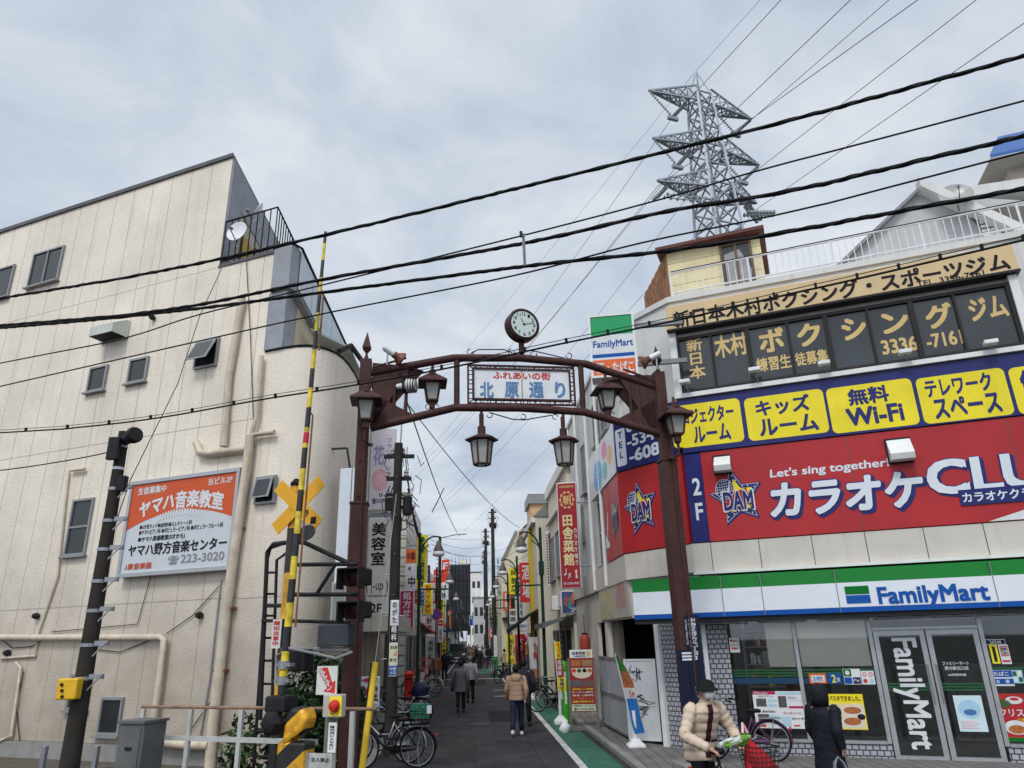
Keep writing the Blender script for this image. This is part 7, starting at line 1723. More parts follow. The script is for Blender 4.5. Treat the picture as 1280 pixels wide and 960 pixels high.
# ================================================================== utility poles
def upole(t, s, h, label, r0=.16, arms_=True, lamp=False):
    c = Vector((*ST(t, s), 0)); q = Pl(c.x, c.y, math.degrees(math.atan2(LA.y, LA.x)))
    o = thing('utility_pole', label, 'utility pole', tuple(c), group='utility poles of the street')
    MB(q).tube([(0, 0, 0), (0, 0, h)], [r0, r0 * .72], 14).build('shaft', M_poleconc, o, smooth=True)
    if arms_:
        for k, z in enumerate((h - .35, h - .9, h - 1.6)): MB(q).box(-.36 + .08 * k, .38 - .06 * k, -.13, -.05, z, z + .09).build('cross_arm', M_dark, o)
        rn = random.Random(int(s))
        for k in range(9): MB(q).lathe([(.03, 0), (.055, .04), (.03, .08), (.05, .12), (.02, .18)], (rn.uniform(-.34, .34), -.09, h - .27 - .55 * (k % 3)), 8).build('insulator', M_panelo, o)
        b = MB(q); b.lathe([(.09, 0), (.11, .05), (.11, .42), (.07, .47)], (.24, -.05, h - 1.75), 12); b.build('transformer', M_dark, o)
        tang = MB(q)
        for k in range(34):
            x, z = rn.uniform(-.4, .45), h - rn.uniform(.0, 1.9); tang.tube([(x, -.15, z), (x + rn.uniform(-.15, .15), -.2, z - rn.uniform(.1, .3)), (x + rn.uniform(-.2, .2), -.1, z - rn.uniform(.2, .5))], .012, 4)
        tang.build('wire_tangle', M_black, o)
        MB(q).box(-.30, -.12, -.25, -.1, h - 1.6, h - 1.2).build('junction_box', M_dark, o)
    for k in range(int((min(h, 8) - 2) / .45)): MB(q).lathe([(.012, -.24), (.012, .24)], (0, 0, 1.9 + k * .45), 5, 'y' if k % 2 else 'x').build('step_bolt', M_steel, o)
    if lamp:
        b = MB(q); b.tube([(0, 0, h - .05), (1.2, 0, h + .18)], .03, 6); b.build('lamp_arm', M_grey, o); MB(q).box(1.0, 1.6, -.1, .1, h + .12, h + .25).build('lamp_head', M_white, o, bevel=.03)
    return o, q
zt1 = AT(506, 556, 17).z
o, q = upole(-1.76, 17.0, zt1, 'concrete utility pole at the left kerb behind the gate with the eye clinic sign', .14)
MB(q).tube([(.02, -.1, zt1 - .6), (.05, -.1, zt1 + .7), (.16, -.1, zt1 + 1.6)], .02, 6).build('top_rod', M_steel, o)
upole(-1.9, 44, AT(551, 672, 44).z, 'thin utility pole with a street light arm on the left side of the street', .12, False, True)
upole(1.9, 64, AT(617, 636, 64).z, 'tallest utility pole near the far end of the street', .20, True)
upole(1.5, 76, AT(604.5, 661, 76).z, 'second tall utility pole near the far end of the street, left of the tallest', .2, True)
upole(1.6, 90, AT(611, 688, 90).z, 'shorter utility pole between the two tall ones', .18, True)
# wires over the street
GS_ = 'wires strung over the shopping street'
def wire(p, q, sag, r, label, mid_=8):
    t = thing('street_wire', label, 'wire', tuple(p), group=GS_)
    MB().tube([tuple(p.lerp(q, k / mid_) - Vector((0, 0, sag * 4 * (k / mid_) * (1 - k / mid_)))) for k in range(mid_ + 1)], r, 4, world=True).build('wire', M_black, t)
P1 = AT(512, 515, 17); 
wire(AT(508, 500, 17), AT(575, 670, 60), .5, .02, 'black wire falling from the utility pole behind the gate to the middle of the street')
wire(AT(512, 508, 17), AT(650, 660, 47), .4, .013, 'thin wire crossing the open sky from the utility pole to the right lamp posts')
for k in range(5): wire(AT(507 + k, 575 + k * 12, 17), AT(527 + k * 3, 668 + k * 5, 44), .9 - k * .1, .016 + .006 * (k % 2), 'bundled black wire dropping down the left row, strand ' + ['highest', 'second', 'middle', 'fourth', 'lowest'][k])
for k in range(7): wire(AT(535 + k * 2, 668 + 6 * k, 46), AT(612 + 4 * (k % 3), 672 + 7 * k, 70), .3 + .25 * (k % 3), .014, 'thin wire crossing the street far behind the lanterns')
for k in range(4): wire(AT(617, 690 + 9 * k, 64), AT(690, 640 + 16 * k, 33), .35, .012, 'thin wire from the tallest far pole to the right row')
wire(AT(555, 610, 30), AT(540, 640, 26), .02, .02, 'short hanging cable with a weight in the sky above the left row')
# ================================================================== menu stand, flags, lantern, plants at street level
MS = thing('menu_stand', 'standing restaurant menu board with photos, prices and a rounded white top', 'menu stand', tuple(G(728, 912)))
g0 = G(727, 914); mp = Pl(g0.x, g0.y, -6)
def mu(x, y): return mp.uz(x, y)
r = (mu(712, 860)[0], .12, mu(745, 860)[0], mu(728, 812)[1]); 
fr_ = MB(mp)
for u in (r[0], r[2]): fr_.box(u - .025, u + .025, -.03, .02, .02, r[3] - .2).bar((u, -.45, .03), (u, -.02, r[3] - .5), .04)
fr_.box(r[0] - .03, r[2] + .03, -.5, .10, .02, .10).box(r[0], r[2], -.02, .01, .28, .32); fr_.build('frame', mat('brown_grey_frame', (.16, .14, .12), .5, .15), MS)
mr_ = (r[0] + .03, .45, r[2] - .03, r[3])
MB(mp).prism(rrect(mr_, .08), -.06, .015).build('board', mat('menu_dark_red', (.25, .03, .025), .35, .1, 3), MS)
panel(mp, sub(mr_, .02, .0, .98, .135), .0, .02, M_paper, MS, 'header'); lettering('田舎菜館', mp, sub(mr_, .12, .03, .68, .085), .023, M_ink, MS, w=.03); lettering('中国家庭料理', mp, sub(mr_, .2, .095, .68, .12), .023, M_ink, MS); blob(mp, *[(a + b) / 2 for a, b in ((sub(mr_, .72, .02, .9, .12)[0], sub(mr_, .72, .02, .9, .12)[2]), (sub(mr_, .72, .02, .9, .12)[1], sub(mr_, .72, .02, .9, .12)[3]))], .06, .075, .022, M_gold, MS)
for a, b, c, d, m in ((.06, .17, .46, .27, M_pasta), (.52, .17, .94, .27, mat('printed_dish_brown', (.30, .17, .07), .4, .4, 30)), (.03, .50, .47, .60, M_photo), (.52, .50, .96, .60, mat('printed_dish_dark', (.14, .08, .06), .4, .5, 30))): panel(mp, sub(mr_, a, b, c, d), .0, .021, m, MS, 'dish_photo')
MB(mp).flat([(mr_[0] + (mr_[2] - mr_[0]) * (.5 + .42 * math.cos(R(a))), mr_[3] - (mr_[3] - mr_[1]) * (.37 + .10 * (math.sin(R(-a)) if a else 0))) for a in range(180, 361, 15)][::-1] + [(mr_[0] + (mr_[2] - mr_[0]) * .06, mr_[3] - (mr_[3] - mr_[1]) * .30), (mr_[0] + (mr_[2] - mr_[0]) * .94, mr_[3] - (mr_[3] - mr_[1]) * .30)], .0175).build('cream_panel', mat('menu_cream', (.60, .54, .40), .5, .08), MS, fix=False)
for k in range(4): q = sub(mr_, .08 + k * .22, .31, .26 + k * .22, .375); blob(mp, (q[0] + q[2]) / 2, (q[1] + q[3]) / 2, (q[2] - q[0]) / 2, (q[3] - q[1]) / 2, .022, [M_redink, M_leaf, M_ink, M_pasta][k], MS, 'dish_photo')
for k, tx in enumerate(('お得な定食メニュー 飲み放題', 'ビール 1,280円', '宴会 1,000円', '食べ放題コース', '各種ご予約承ります')): lettering(tx, mp, sub(mr_, .06, .625 + k * .05, .92, .655 + k * .05), .0175, [M_yellow, M_signwhite, M_signwhite, M_orange, M_yellow][k], MS)
panel(mp, sub(mr_, .02, .885, .98, .985), .0, .02, mat('menu_footer', (.55, .62, .45), .5, .05), MS, 'footer'); lettering('営業時間 11:30-23:00', mp, sub(mr_, .08, .895, .92, .92), .023, M_ink, MS); lettering('☎03-3338-2828', mp, sub(mr_, .08, .935, .92, .975), .023, M_ink, MS, w=.02)
# feather banners
def feather(name, label, y, pts, bands, base=True, group='feather banners by the shops', texts=()):
    """pts: outline pixels of the cloth from its top down the left side and up the right; bands: (from, to, material) along its height."""
    p = facing(y); P = [p.uz(*q) for q in pts]; zt, zb = max(q[1] for q in P), min(q[1] for q in P)
    t = thing(name, label, 'banner', tuple(p.P(P[0][0], 0, 0)), group=group)
    n = len(P) // 2; Lp = P[:n]; Rp = P[n:][::-1]
    def at(side, z):
        for a, b in zip(side, side[1:]):
            if (a[1] - z) * (b[1] - z) <= 0 and a[1] != b[1]: return a[0] + (b[0] - a[0]) * (z - a[1]) / (b[1] - a[1])
        return side[0][0] if z > side[0][1] else side[-1][0]
    for a, b, m in bands:
        mb = MB(p); rows = 7
        for k in range(rows):
            z0, z1 = zt - (zt - zb) * (a + (b - a) * k / rows), zt - (zt - zb) * (a + (b - a) * (k + 1) / rows)
            l0, l1, r0, r1 = at(Lp, z0), at(Lp, z1), at(Rp, z0), at(Rp, z1)
            for j in range(4):
                w = lambda f, z: .045 * math.sin(f * 5 + z * 3)
                q = lambda l, r_, f, z: (l + (r_ - l) * f, w(f, z), z)
                mb.add([q(l0, r0, j / 4, z0), q(l0, r0, (j + 1) / 4, z0), q(l1, r1, (j + 1) / 4, z1), q(l1, r1, j / 4, z1)], [(0, 1, 2, 3)])
        mb.build('cloth', m, t, smooth='all')
    for tx, bx, m, kw in texts:
        z1_, z0_ = zt - (zt - zb) * bx[1], zt - (zt - zb) * bx[3]; zm = (z0_ + z1_) / 2; l, r_ = at(Lp, zm), at(Rp, zm)
        lettering(tx, p, (l + (r_ - l) * bx[0], z0_, l + (r_ - l) * bx[2], z1_), .055, m, t, **kw)
    pole = MB(p); pole.tube([(Lp[0][0], -.02, zt + .05), (Lp[-1][0], -.02, zb), (Lp[-1][0] + .02, -.02, .1)], .014, 6); pole.build('pole', M_cleanwhite, t)
    if base:
        MB(p).loft([(Lp[-1][0] + .02, -.02, .0, .26, .22), (Lp[-1][0] + .02, -.02, .10, .26, .22), (Lp[-1][0] + .02, -.02, .16, .16, .14), (Lp[-1][0] + .02, -.02, .22, .1, .09)], 4, phase=.5).build('base', M_cleanwhite, t, bevel=.02)
        MB(p).lathe([(.05, .2), (.04, .75)], (Lp[-1][0] + .02, -.02, 0), 8).build('base_post', M_cleanwhite, t)
    return t
M_flagfood = mat('flag_food_print', (.38, .12, .04), .6, .4, 14)
feather('feather_banner', 'food feather banner in green, brown and blue on a white plastic base by the hoarding', 16.4, [(769, 820), (771, 830), (777, 850), (783, 872), (789, 905), (793, 917), (806, 914), (800, 895), (795, 872), (791, 852), (781, 832), (773, 822)],
        [(0, .2, mat('flag_green', (.05, .20, .03), .7, .2)), (.2, .42, M_flagfood), (.42, .56, mat('flag_white', (.60, .58, .56), .7, .1)), (.56, 1, mat('flag_blue', (.02, .16, .42), .7, .1))], texts=[('ちゃ', (.3, .45, .85, .54), M_redink, dict(w=.03))])
q_ = facing(16.36); a_ = [q_.uz(*k) for k in ((786, 878), (791, 880), (800, 910), (794, 908))]
feather('feather_banner', 'narrow red, yellow and blue feather banner beside the menu stand', 21.5, [(693, 805), (694, 830), (697, 850), (699, 874), (709, 874), (706, 850), (703, 830), (700, 802)],
        [(0, .3, M_yellow), (.3, .62, mat('flag_red', (.42, .03, .03), .7, .15)), (.62, .86, M_yellow), (.86, 1, M_paper)], base=True, texts=[('ランチ', (.2, .02, .85, .30), M_redink, dict(vertical=True, w=.03)), ('居酒屋', (.2, .32, .8, .60), M_signwhite, dict(vertical=True, w=.03)), ('営業中', (.2, .64, .8, .84), M_navy, dict(vertical=True, w=.03))])
feather('feather_banner', 'white feather banner with red brush characters in front of the black awning', 30, [(660.5, 797), (662, 815), (663.5, 835), (665, 852), (672, 850), (671, 832), (671.5, 815), (673, 796)],
        [(0, .72, mat('flag_white', (.60, .58, .56), .7, .1)), (.72, 1, mat('flag_food2', (.40, .16, .08), .7, .4, 12))], texts=[('ラ刺', (.45, .12, .9, .52), M_redink, dict(vertical=True, w=.05))])
# red paper lantern and green figure
RLn = thing('paper_lantern', 'large red paper lantern hanging in the dark doorway above the menu stand', 'paper lantern', tuple(AT(731, 805, 21.8)))
c = AT(731.5, 805, 21.8); MB().loft([(c.x, c.y, c.z + .26 - .52 * k / 12, .15 * (1 - (abs(k - 6) / 6) ** 4 * .45) * (1 + .03 * (k % 2)), .15 * (1 - (abs(k - 6) / 6) ** 4 * .45) * (1 + .03 * (k % 2))) for k in range(13)], 16).build('paper', mat('lantern_red', (.32, .05, .03), .6, .1, 6), RLn, smooth=True)
for z in (.27, -.27): MB().lathe([(.09, -.03), (.09, .03)], (c.x, c.y, c.z + z), 14).build('ring', M_ink, RLn)
MB().tube([(c.x, c.y, c.z + .3), (c.x, c.y, c.z + .8)], .01, 5).build('cord', M_ink, RLn)
GB_ = thing('green_case', 'bright green rounded case standing behind the menu stand', 'case', tuple(G(707, 898)))
p = facing(21.6); r = p.rect(701, 826, 711, 880); MB(p).loft([((r[0] + r[2]) / 2, 0, .0, .12, .1), ((r[0] + r[2]) / 2, 0, r[3] - .2, .12, .1), ((r[0] + r[2]) / 2, 0, r[3] - .06, .10, .08), ((r[0] + r[2]) / 2, 0, r[3], .05, .04)], 12).build('body', mat('bright_green_plastic', (.05, .30, .03), .4, .1), GB_, smooth=True); MB(p).box(r[0] + .06, r[2] - .06, .09, .11, .5, r[3] - .3).build('label', M_paper, GB_)
WB_ = thing('plastic_bag', 'white plastic bag lying at the foot of the menu stand', 'bag', tuple(G(706, 917)))
p0 = G(706, 916); rn = random.Random(5); MB().loft([(p0.x, p0.y, .01, .10, .08), (p0.x, p0.y, .08, .15, .11), (p0.x + .02, p0.y, .16, .13, .10), (p0.x + .01, p0.y, .22, .06, .05), (p0.x, p0.y, .26, .08, .02)], 11).build('bag', M_signwhite, WB_, smooth=True)
# litter bin stacks, pots, small boards on the left pavement
def pot_plant(c, label, flower=None, h=.5, s=.22, seed=1):
    t = thing('potted_plant', label, 'potted plant', tuple(c), group='potted plants by the left shops')
    MB().lathe([(.10, 0), (.14, .2), (.15, .22), (.13, .22)], tuple(c), 12).build('pot', [M_signwhite, mat('terracotta', (.28, .12, .07), .8, .1)][seed % 2], t)
    leaf_cloud((c[0], c[1], c[2] + .22 + h / 2), s, s, h / 2, 130, .045, seed).build('foliage', M_leaf, t, fix=False)
    if flower: leaf_cloud((c[0], c[1], c[2] + .3 + h / 2), s, s, h / 2, 90, .04, seed + 9).build('flower_head', flower, t, fix=False)
    return t
M_fl1 = mat('magenta_flower', (.50, .03, .16), .6, .2); M_fl2 = mat('red_flower', (.5, .03, .03), .6, .2); M_fl3 = mat('yellow_flower', (.6, .45, .05), .6, .2)
for k, (x, y, fl, lb) in enumerate(((448, 925, M_fl1, 'magenta flowering pot plant at the foot of the gate pillar'), (452, 905, M_fl2, 'red flowering pot plant behind the gate pillar'), (456, 893, M_fl3, 'yellow flowering pot plant below the arrow board'), (463, 886, None, 'leafy pot plant below the arrow board'), (447, 890, M_fl1, 'pink flowering pot plant against the salon front'))):
    pot_plant(G(x, y + 8), lb, fl, .45 + .1 * (k % 2), .2, k + 1)
psign('arrow_board', 'white standing board with magenta arrow and large figures behind the yellow guard', 18.6, (447, 846, 474, 884), M_signwhite, depth=.06, cat='board', bands=[(.05, .2, M_lblue)], texts=[('←', (.2, .03, .85, .2), M_magenta, dict(w=.05)), ('100', (.08, .32, .6, .66), M_magenta, dict(w=.04)), ('特売', (.66, .3, .92, .8), M_ink, dict(vertical=True, w=.02)), ('円', (.2, .72, .55, .92), M_magenta)])
pm = thing('post_box', 'red cylinder shaped post box before the pharmacy', 'post box', tuple(AT(511, 855, 31)))
c = AT(511, 842, 31); MB().loft([(c.x, c.y, 0, .17, .17), (c.x, c.y, .98, .17, .17), (c.x, c.y, 1.02, .2, .2), (c.x, c.y, 1.10, .13, .13), (c.x, c.y, 1.15, .02, .02)], 18).build('body', M_redink, pm, smooth=True); MB().box(c.x - .12, c.x + .12, c.y - .2, c.y - .16, .8, .85).build('slot', M_ink, pm)
for k, (x, y, m, lb) in enumerate(((528, 858, M_redink, 'red display stand loaded with goods in front of the left row'), (523, 863, M_redink, 'low red crate rack beside the green bicycles'))):
    p = facing(G(x, y).y); u = p.uz(x, y)[0]; t = thing('goods_rack', lb, 'rack', tuple(G(x, y)))
    b = MB(p)
    for z in (.05, .5, .95, 1.35): b.box(u - .35, u + .35, -.3, .0, z, z + .04)
    for a in (-.35, .31): b.box(u + a, u + a + .04, -.3, -.26, 0, 1.5 - .6 * k).box(u + a, u + a + .04, -.04, .0, 0, 1.5 - .6 * k)
    b.build('frame', m, t)
    for j in range(6): MB(p).box(u - .3 + .2 * (j % 3), u - .14 + .2 * (j % 3), -.25, -.03, .1 + .45 * (j // 3), .38 + .45 * (j // 3)).build('carton', [M_redink, M_paper, M_leaf, M_orange][j % 4], t)
# round no parking sign, small signs on posts
NP = thing('no_parking_sign', 'round blue and red no parking sign on the left of the street', 'traffic sign', tuple(G(545, 850)))
p = facing(40); u, z = p.uz(545.5, 768); MB(p).tube([(u, -.04, 0), (u, -.04, z + .3)], .03, 8).build('post', M_grey, NP)
MB(p).lathe([(.3, -.02), (.3, .0)], (u, 0, z), 24, 'y').build('plate', M_redink, NP); blob(p, u, z, .24, .24, .004, mat('sign_traffic_blue', (.03, .07, .35), .4, .05), NP, 'field'); MB(p).flat([(u - .19, z + .14), (u - .14, z + .19), (u + .19, z - .14), (u + .14, z - .19)], .006).build('slash', M_redink, NP, fix=False)
NE = thing('no_entry_sign', 'white board with a red no entry disc beside the round sign', 'traffic sign', tuple(G(551, 850)))
p = facing(42); r = p.rect(547.5, 773, 554, 803); MB(p).tube([((r[0] + r[2]) / 2, -.06, 0), ((r[0] + r[2]) / 2, -.06, r[1])], .03, 8).build('post', M_grey, NE); panel(p, r, -.04, 0, M_signwhite, NE, 'board'); blob(p, (r[0] + r[2]) / 2, r[3] - .25, .17, .17, .004, M_redink, NE); panel(p, ((r[0] + r[2]) / 2 - .11, r[3] - .28, (r[0] + r[2]) / 2 + .11, r[3] - .22), .002, .007, M_signwhite, NE, 'bar'); lettering('自転車を除く', p, sub(r, .2, .45, .8, .95), .005, M_ink, NE, vertical=True)
GC_ = thing('green_bin', 'green recycling bin on the right edge of the street', 'bin', tuple(G(620, 829)))
p = facing(50); r = p.rect(615, 806, 622, 826); MB(p).box(r[0], r[2], -.5, 0, .02, 1.1).build('body', mat('bin_green', (.03, .28, .06), .4, .1), GC_, bevel=.03); MB(p).box(r[0] - .03, r[2] + .03, -.53, .03, 1.103, 1.18).build('lid', mat('bin_green', (.03, .28, .06), .4, .1), GC_, bevel=.02)
WS_ = thing('slim_board', 'slim white standing board behind the green bin', 'board', tuple(G(619, 826)))
p = facing(53); r = p.rect(617, 794, 621, 808); panel(p, (r[0], .8, r[2], r[3]), -.05, 0, M_signwhite, WS_, 'board'); MB(p).box(r[0] + .05, r[2] - .05, -.05, 0, 0, .797).build('foot', M_grey, WS_)
# van far away
VN = thing('van', 'dark delivery van parked in front of the netted building', 'van', (-6.6, 78, 0))
vp = facing(78); u = vp.uz(571, 810)[0]
b = MB(vp); b.prism([(u - .85, .35), (u + .85, .35), (u + .85, 1.2), (u + .72, 1.95), (u - .72, 1.95), (u - .85, 1.2)], -4, 0); b.build('body', mat('van_grey', (.06, .065, .075), .3, .1), VN, bevel=.06)
MB(vp).prism([(u - .74, 1.22), (u + .74, 1.22), (u + .64, 1.85), (u - .64, 1.85)], -.1, .02).build('windscreen', M_pane, VN)
for s_ in (-1, 1): MB(vp).box(u + s_ * .68 - .14, u + s_ * .68 + .14, .0, .04, .8, .98).build('headlight', M_lampwhite, VN); MB(vp).lathe([(.3, -.1), (.3, .1)], (u + s_ * .74, -.7, .3), 14, 'x').build('wheel', M_black, VN)
MB(vp).box(u - .25, u + .25, .0, .03, .5, .62).build('number_plate', M_signwhite, VN); MB(vp).box(u - .8, u + .8, -.0, .07, .36, .48).build('bumper', M_dark, VN)
# ================================================================== people
class Loc:
    """A person's or bicycle's own axes: x to its left... z up, front towards -y."""
    def __init__(s, o): s.m = wmat(o)
    def P(s, x, y, z): return s.m @ Vector((x, y, z))
def skin_mesh(name, J, E, m, parent, extra=None, root=0):
    keys = list(J); me = bpy.data.meshes.new(name); me.from_pydata([J[k][0] for k in keys], [(keys.index(a), keys.index(b)) for a, b in E], [])
    o = bpy.data.objects.new(name, me); COL.objects.link(o)
    md = o.modifiers.new('skin', 'SKIN'); md.use_smooth_shade = True
    for i, k in enumerate(keys):
        r = J[k][1]; sv = me.skin_vertices[0].data[i]; sv.radius = (r, r) if not isinstance(r, tuple) else r; sv.use_root = (i == root)
    ss = o.modifiers.new('sub', 'SUBSURF'); ss.levels = 1; ss.render_levels = 1
    dg = bpy.context.evaluated_depsgraph_get(); nm = bpy.data.meshes.new_from_object(o.evaluated_get(dg))
    bpy.data.objects.remove(o)
    if extra:
        bm = bmesh.new(); bm.from_mesh(nm); k0 = len(bm.verts)
        vs = [bm.verts.new(v) for v in extra.v]
        for f in extra.f:
            try: bm.faces.new([vs[i] for i in f])
            except ValueError: pass
        bmesh.ops.recalc_face_normals(bm, faces=bm.faces); bm.to_mesh(nm); bm.free()
    nm.materials.clear(); nm.materials.append(m); nm.shade_smooth()
    o = bpy.data.objects.new(name, nm); COL.objects.link(o); o.parent = parent
    return o
def person(label, loc, rz, h=1.6, coat=None, coat_len=.82, trousers=None, hair=None, shoes=None, stride=.0, puffy=0.0, lean=0.0, arms=None, hood=False, hat=None, bag=None, mask=False, face=False, female=True, skirt=False, group='people in the shopping street', wide=1.0, hands=True, inner=None):
    k = h / 1.70
    t = thing('person', label, 'person', loc, rz, group); t.scale = (k, k, k)
    L = Loc(t); lw = Loc(t)
    class Id:                                   # own axes, unscaled mesh coordinates
        @staticmethod
        def P(x, y, z): return Vector((x, y, z))
    # joints; a lean bends the trunk forward over the hips
    def bend(z, y=0.0): return y - math.sin(lean) * max(0, z - .92), .92 + (z - .92) * math.cos(lean) if z > .92 else z
    def J_(x, y, z, r): yy, zz = bend(z, y); return (Vector((x, yy, zz)), r)
    s = stride
    legs = {}
    for sd, ph in ((-1, 1), (1, -1)):
        q = s * ph
        legs[sd] = [Vector((sd * .09, 0, .90)), Vector((sd * .095, -.16 * q - .03 - .04 * abs(q), .49 + .015 * abs(q))), Vector((sd * .10, -.30 * q + (.06 if q < 0 else .0), .085 + (.06 if q < -.3 else 0)))]
    dfl = {}
    for sd in (-1, 1):
        q = s * -sd
        a = arms.get(sd) if arms else None
        if a is None: a = [J_(sd * .185 * wide, .0, 1.40, 0)[0], J_(sd * .25 * wide, .05 + .10 * q, 1.13, 0)[0], J_(sd * .245 * wide, -.05 + .16 * q, .90, 0)[0]]
        else: a = [J_(sd * .185 * wide, .0, 1.40, 0)[0], Vector(a[0]), Vector(a[1])]
        dfl[sd] = a
    hd = J_(0, -.015, 1.60, 0)[0]; fw = Vector((0, -1, 0))
    J = {'pelvis': J_(0, 0, .95, .13), 'waist': J_(0, 0, 1.10, .125), 'chest': J_(0, 0, 1.30, .14), 'neckb': J_(0, .0, 1.45, .07), 'neck': J_(0, -.005, 1.51, .055), 'jaw': J_(0, -.02, 1.565, .075), 'head': J_(0, -.01, 1.63, .092), 'top': J_(0, 0, 1.685, .065)}
    E = [('pelvis', 'waist'), ('waist', 'chest'), ('chest', 'neckb'), ('neckb', 'neck'), ('neck', 'jaw'), ('jaw', 'head'), ('head', 'top')]
    ex = MB(Id)
    for sd in (-1, 1):
        n = 'l' if sd < 0 else 'r'; a = dfl[sd]; l = legs[sd]
        d = (a[2] - a[1]).normalized(); hand = a[2] + d * .07
        J.update({n + 's': (a[0], .058), n + 'e': (a[1], .042), n + 'w': (a[2], .030), n + 'h': (hand, .033), n + 'hip': (l[0], .085), n + 'k': (l[1], .058), n + 'a': (l[2], .042), n + 't': (l[2] + Vector((0, -.14, -.05)), .032)})
        E += [('chest', n + 's'), (n + 's', n + 'e'), (n + 'e', n + 'w'), (n + 'w', n + 'h'), ('pelvis', n + 'hip'), (n + 'hip', n + 'k'), (n + 'k', n + 'a'), (n + 'a', n + 't')]
        if hands:                               # four unequal curled fingers and a thumb from the side of the palm
            side = d.cross(Vector((0, 0, 1)));  side = side.normalized() if side.length > .1 else Vector((1, 0, 0)); curl = Vector((-sd, 0, 0)) if abs(d.z) > .6 else Vector((0, 0, -1))
            pl_ = Vector((0, 1, 0)) if abs(d.z) > .6 else side
            for f, (o_, ln) in enumerate(((-.026, .062), (-.009, .072), (.009, .068), (.026, .052))):
                b0 = hand + pl_ * o_; b1 = b0 + d * ln * .55 + curl * .01; b2 = b1 + d * ln * .35 + curl * .03
                ex.tube([tuple(b0 - d * .02), tuple(b1), tuple(b2)], [.0095, .009, .007], 6, world=True)
            tb = hand - d * .045 - pl_ * .028; ex.tube([tuple(tb), tuple(tb - pl_ * .022 + d * .03 + curl * .008), tuple(tb - pl_ * .02 + d * .058 + curl * .022)], [.011, .010, .008], 6, world=True)
    skin_mesh('body', J, E, M_skin, t, ex)
    def put(mb, name, m, smooth='all'):
        b = MB(Id); b.v = mb.v; b.f = mb.f
        me = bpy.data.meshes.new(name); me.from_pydata([tuple(v) for v in b.v], [], b.f); me.materials.append(m)
        bm = bmesh.new(); bm.from_mesh(me); bmesh.ops.recalc_face_normals(bm, faces=bm.faces); bm.to_mesh(me); bm.free()
        if smooth: me.shade_smooth()
        o = bpy.data.objects.new(name, me); COL.objects.link(o); o.parent = t; return o
    # trousers
    tr = MB(Id)
    tr.loft([(0, bend(1.0)[0], 1.0, .15, .11), (0, bend(.93)[0], .93, .168, .125), (0, 0, .86, .17, .125), (0, 0, .80, .155, .11)], 14)
    for sd in (-1, 1):
        l = legs[sd]; m_ = l[1] * .55 + l[0] * .45; c_ = l[1] * .5 + l[2] * .5 + Vector((0, .012, 0))
        tr.tube([tuple(l[0] + Vector((0, 0, -.0))), tuple(m_), tuple(l[1]), tuple(c_), tuple(l[2] + Vector((0, .005, .035)))], [.098, .090, .072, .068, .060], 10, world=True)
    put(tr, 'trousers', trousers or M_ink)
    sh_ = MB(Id)
    for sd in (-1, 1):
        a = legs[sd][2]; tilt = .35 if a.z > .1 else 0
        pts = [(.06, .05, .035), (.02, .05, .04), (-.05, .044, .036), (-.12, .04, .026), (-.165, .025, .018)]
        sh_.tube([(a.x, a.y + y, a.z - .05 + tilt * (y)) for y, rx, rz_ in pts], [p[1] for p in pts], 10, world=True)
    put(sh_, 'shoes', shoes or M_ink)
    # coat: trunk rings plus sleeves
    w = wide; C = MB(Id); rings = []
    N = 44 if puffy else 18; z0, z1 = coat_len, 1.475
    for i in range(N):
        z = z0 + (z1 - z0) * i / (N - 1); f = (z - .8) / .7
        rx = (.195 if z < 1.0 else .185 if z < 1.2 else .20 if z < 1.36 else .20 - (z - 1.36) * 1.05) * w; ry = (.135 if z < 1.36 else .13 - (z - 1.36) * .45) * w
        if z < .8: rx += (.8 - z) * .12; ry += (.8 - z) * .10
        if puffy: pz = 1 + puffy * (abs(math.sin(z * 26)) ** .5 - .6) * 1.3; rx *= pz; ry *= pz
        y, zz = bend(z); rings.append((0, y, zz, rx, ry))
    C.loft(rings, 18)
    for sd in (-1, 1):
        a = dfl[sd]; P_ = [a[0] + Vector((-sd * .05, 0, .0)), a[0], a[0].lerp(a[1], .5), a[1], a[1].lerp(a[2], .5), a[2]]
        rr = [.062, .075, .066, .062, .055, .046]
        pts, rad = [], []
        ns = 6 if puffy else 3
        for i in range(5):
            for q in range(ns):
                f = q / ns; pts.append(tuple(P_[i].lerp(P_[i + 1], f))); v = rr[i] + (rr[i + 1] - rr[i]) * f; rad.append(v * w * (1 + puffy * 2.2 * (abs(math.sin((i * ns + q) * 1.05)) ** .5 - .6)))
        pts.append(tuple(P_[5])); rad.append(rr[5] * w)
        C.tube(pts, rad, 10, world=True)
    cm_ = coat or M_grey
    put(C, 'coat', cm_)
    y, z = bend(1.475); q = MB(Id); q.loft([(0, y, z - .035, .098, .085), (0, y - .005, z + .015, .082, .075), (0, y - .01, z + .045, .078, .072)], 12); put(q, 'collar', cm_)
    if inner:                                   # open front over a darker jumper
        Q = MB(Id); n = len(rings) - 3
        Q.add([p for (x, yy, zz, rx, ry) in rings[2:-1] for p in ((-.045, yy - ry * .985 - .006, zz), (.035, yy - ry * .99 - .006, zz))], [(2 * i, 2 * i + 1, 2 * i + 3, 2 * i + 2) for i in range(n - 1)])
        put(Q, 'jumper', inner)
    # head covering
    up = Vector((0, -math.sin(lean), math.cos(lean))); hc = J['head'][0]
    H = MB(Id); sec = []
    for i in range(9):
        a = R(-70 + 160 * i / 8); f = math.cos(a); z_ = math.sin(a)
        sec.append((hc.x, hc.y + .022 + (0 if z_ > 0 else .012), hc.z + .018 + .112 * z_, .097 * max(.05, f) + .003, (.105 if z_ > -.2 else .09) * max(.05, f)))
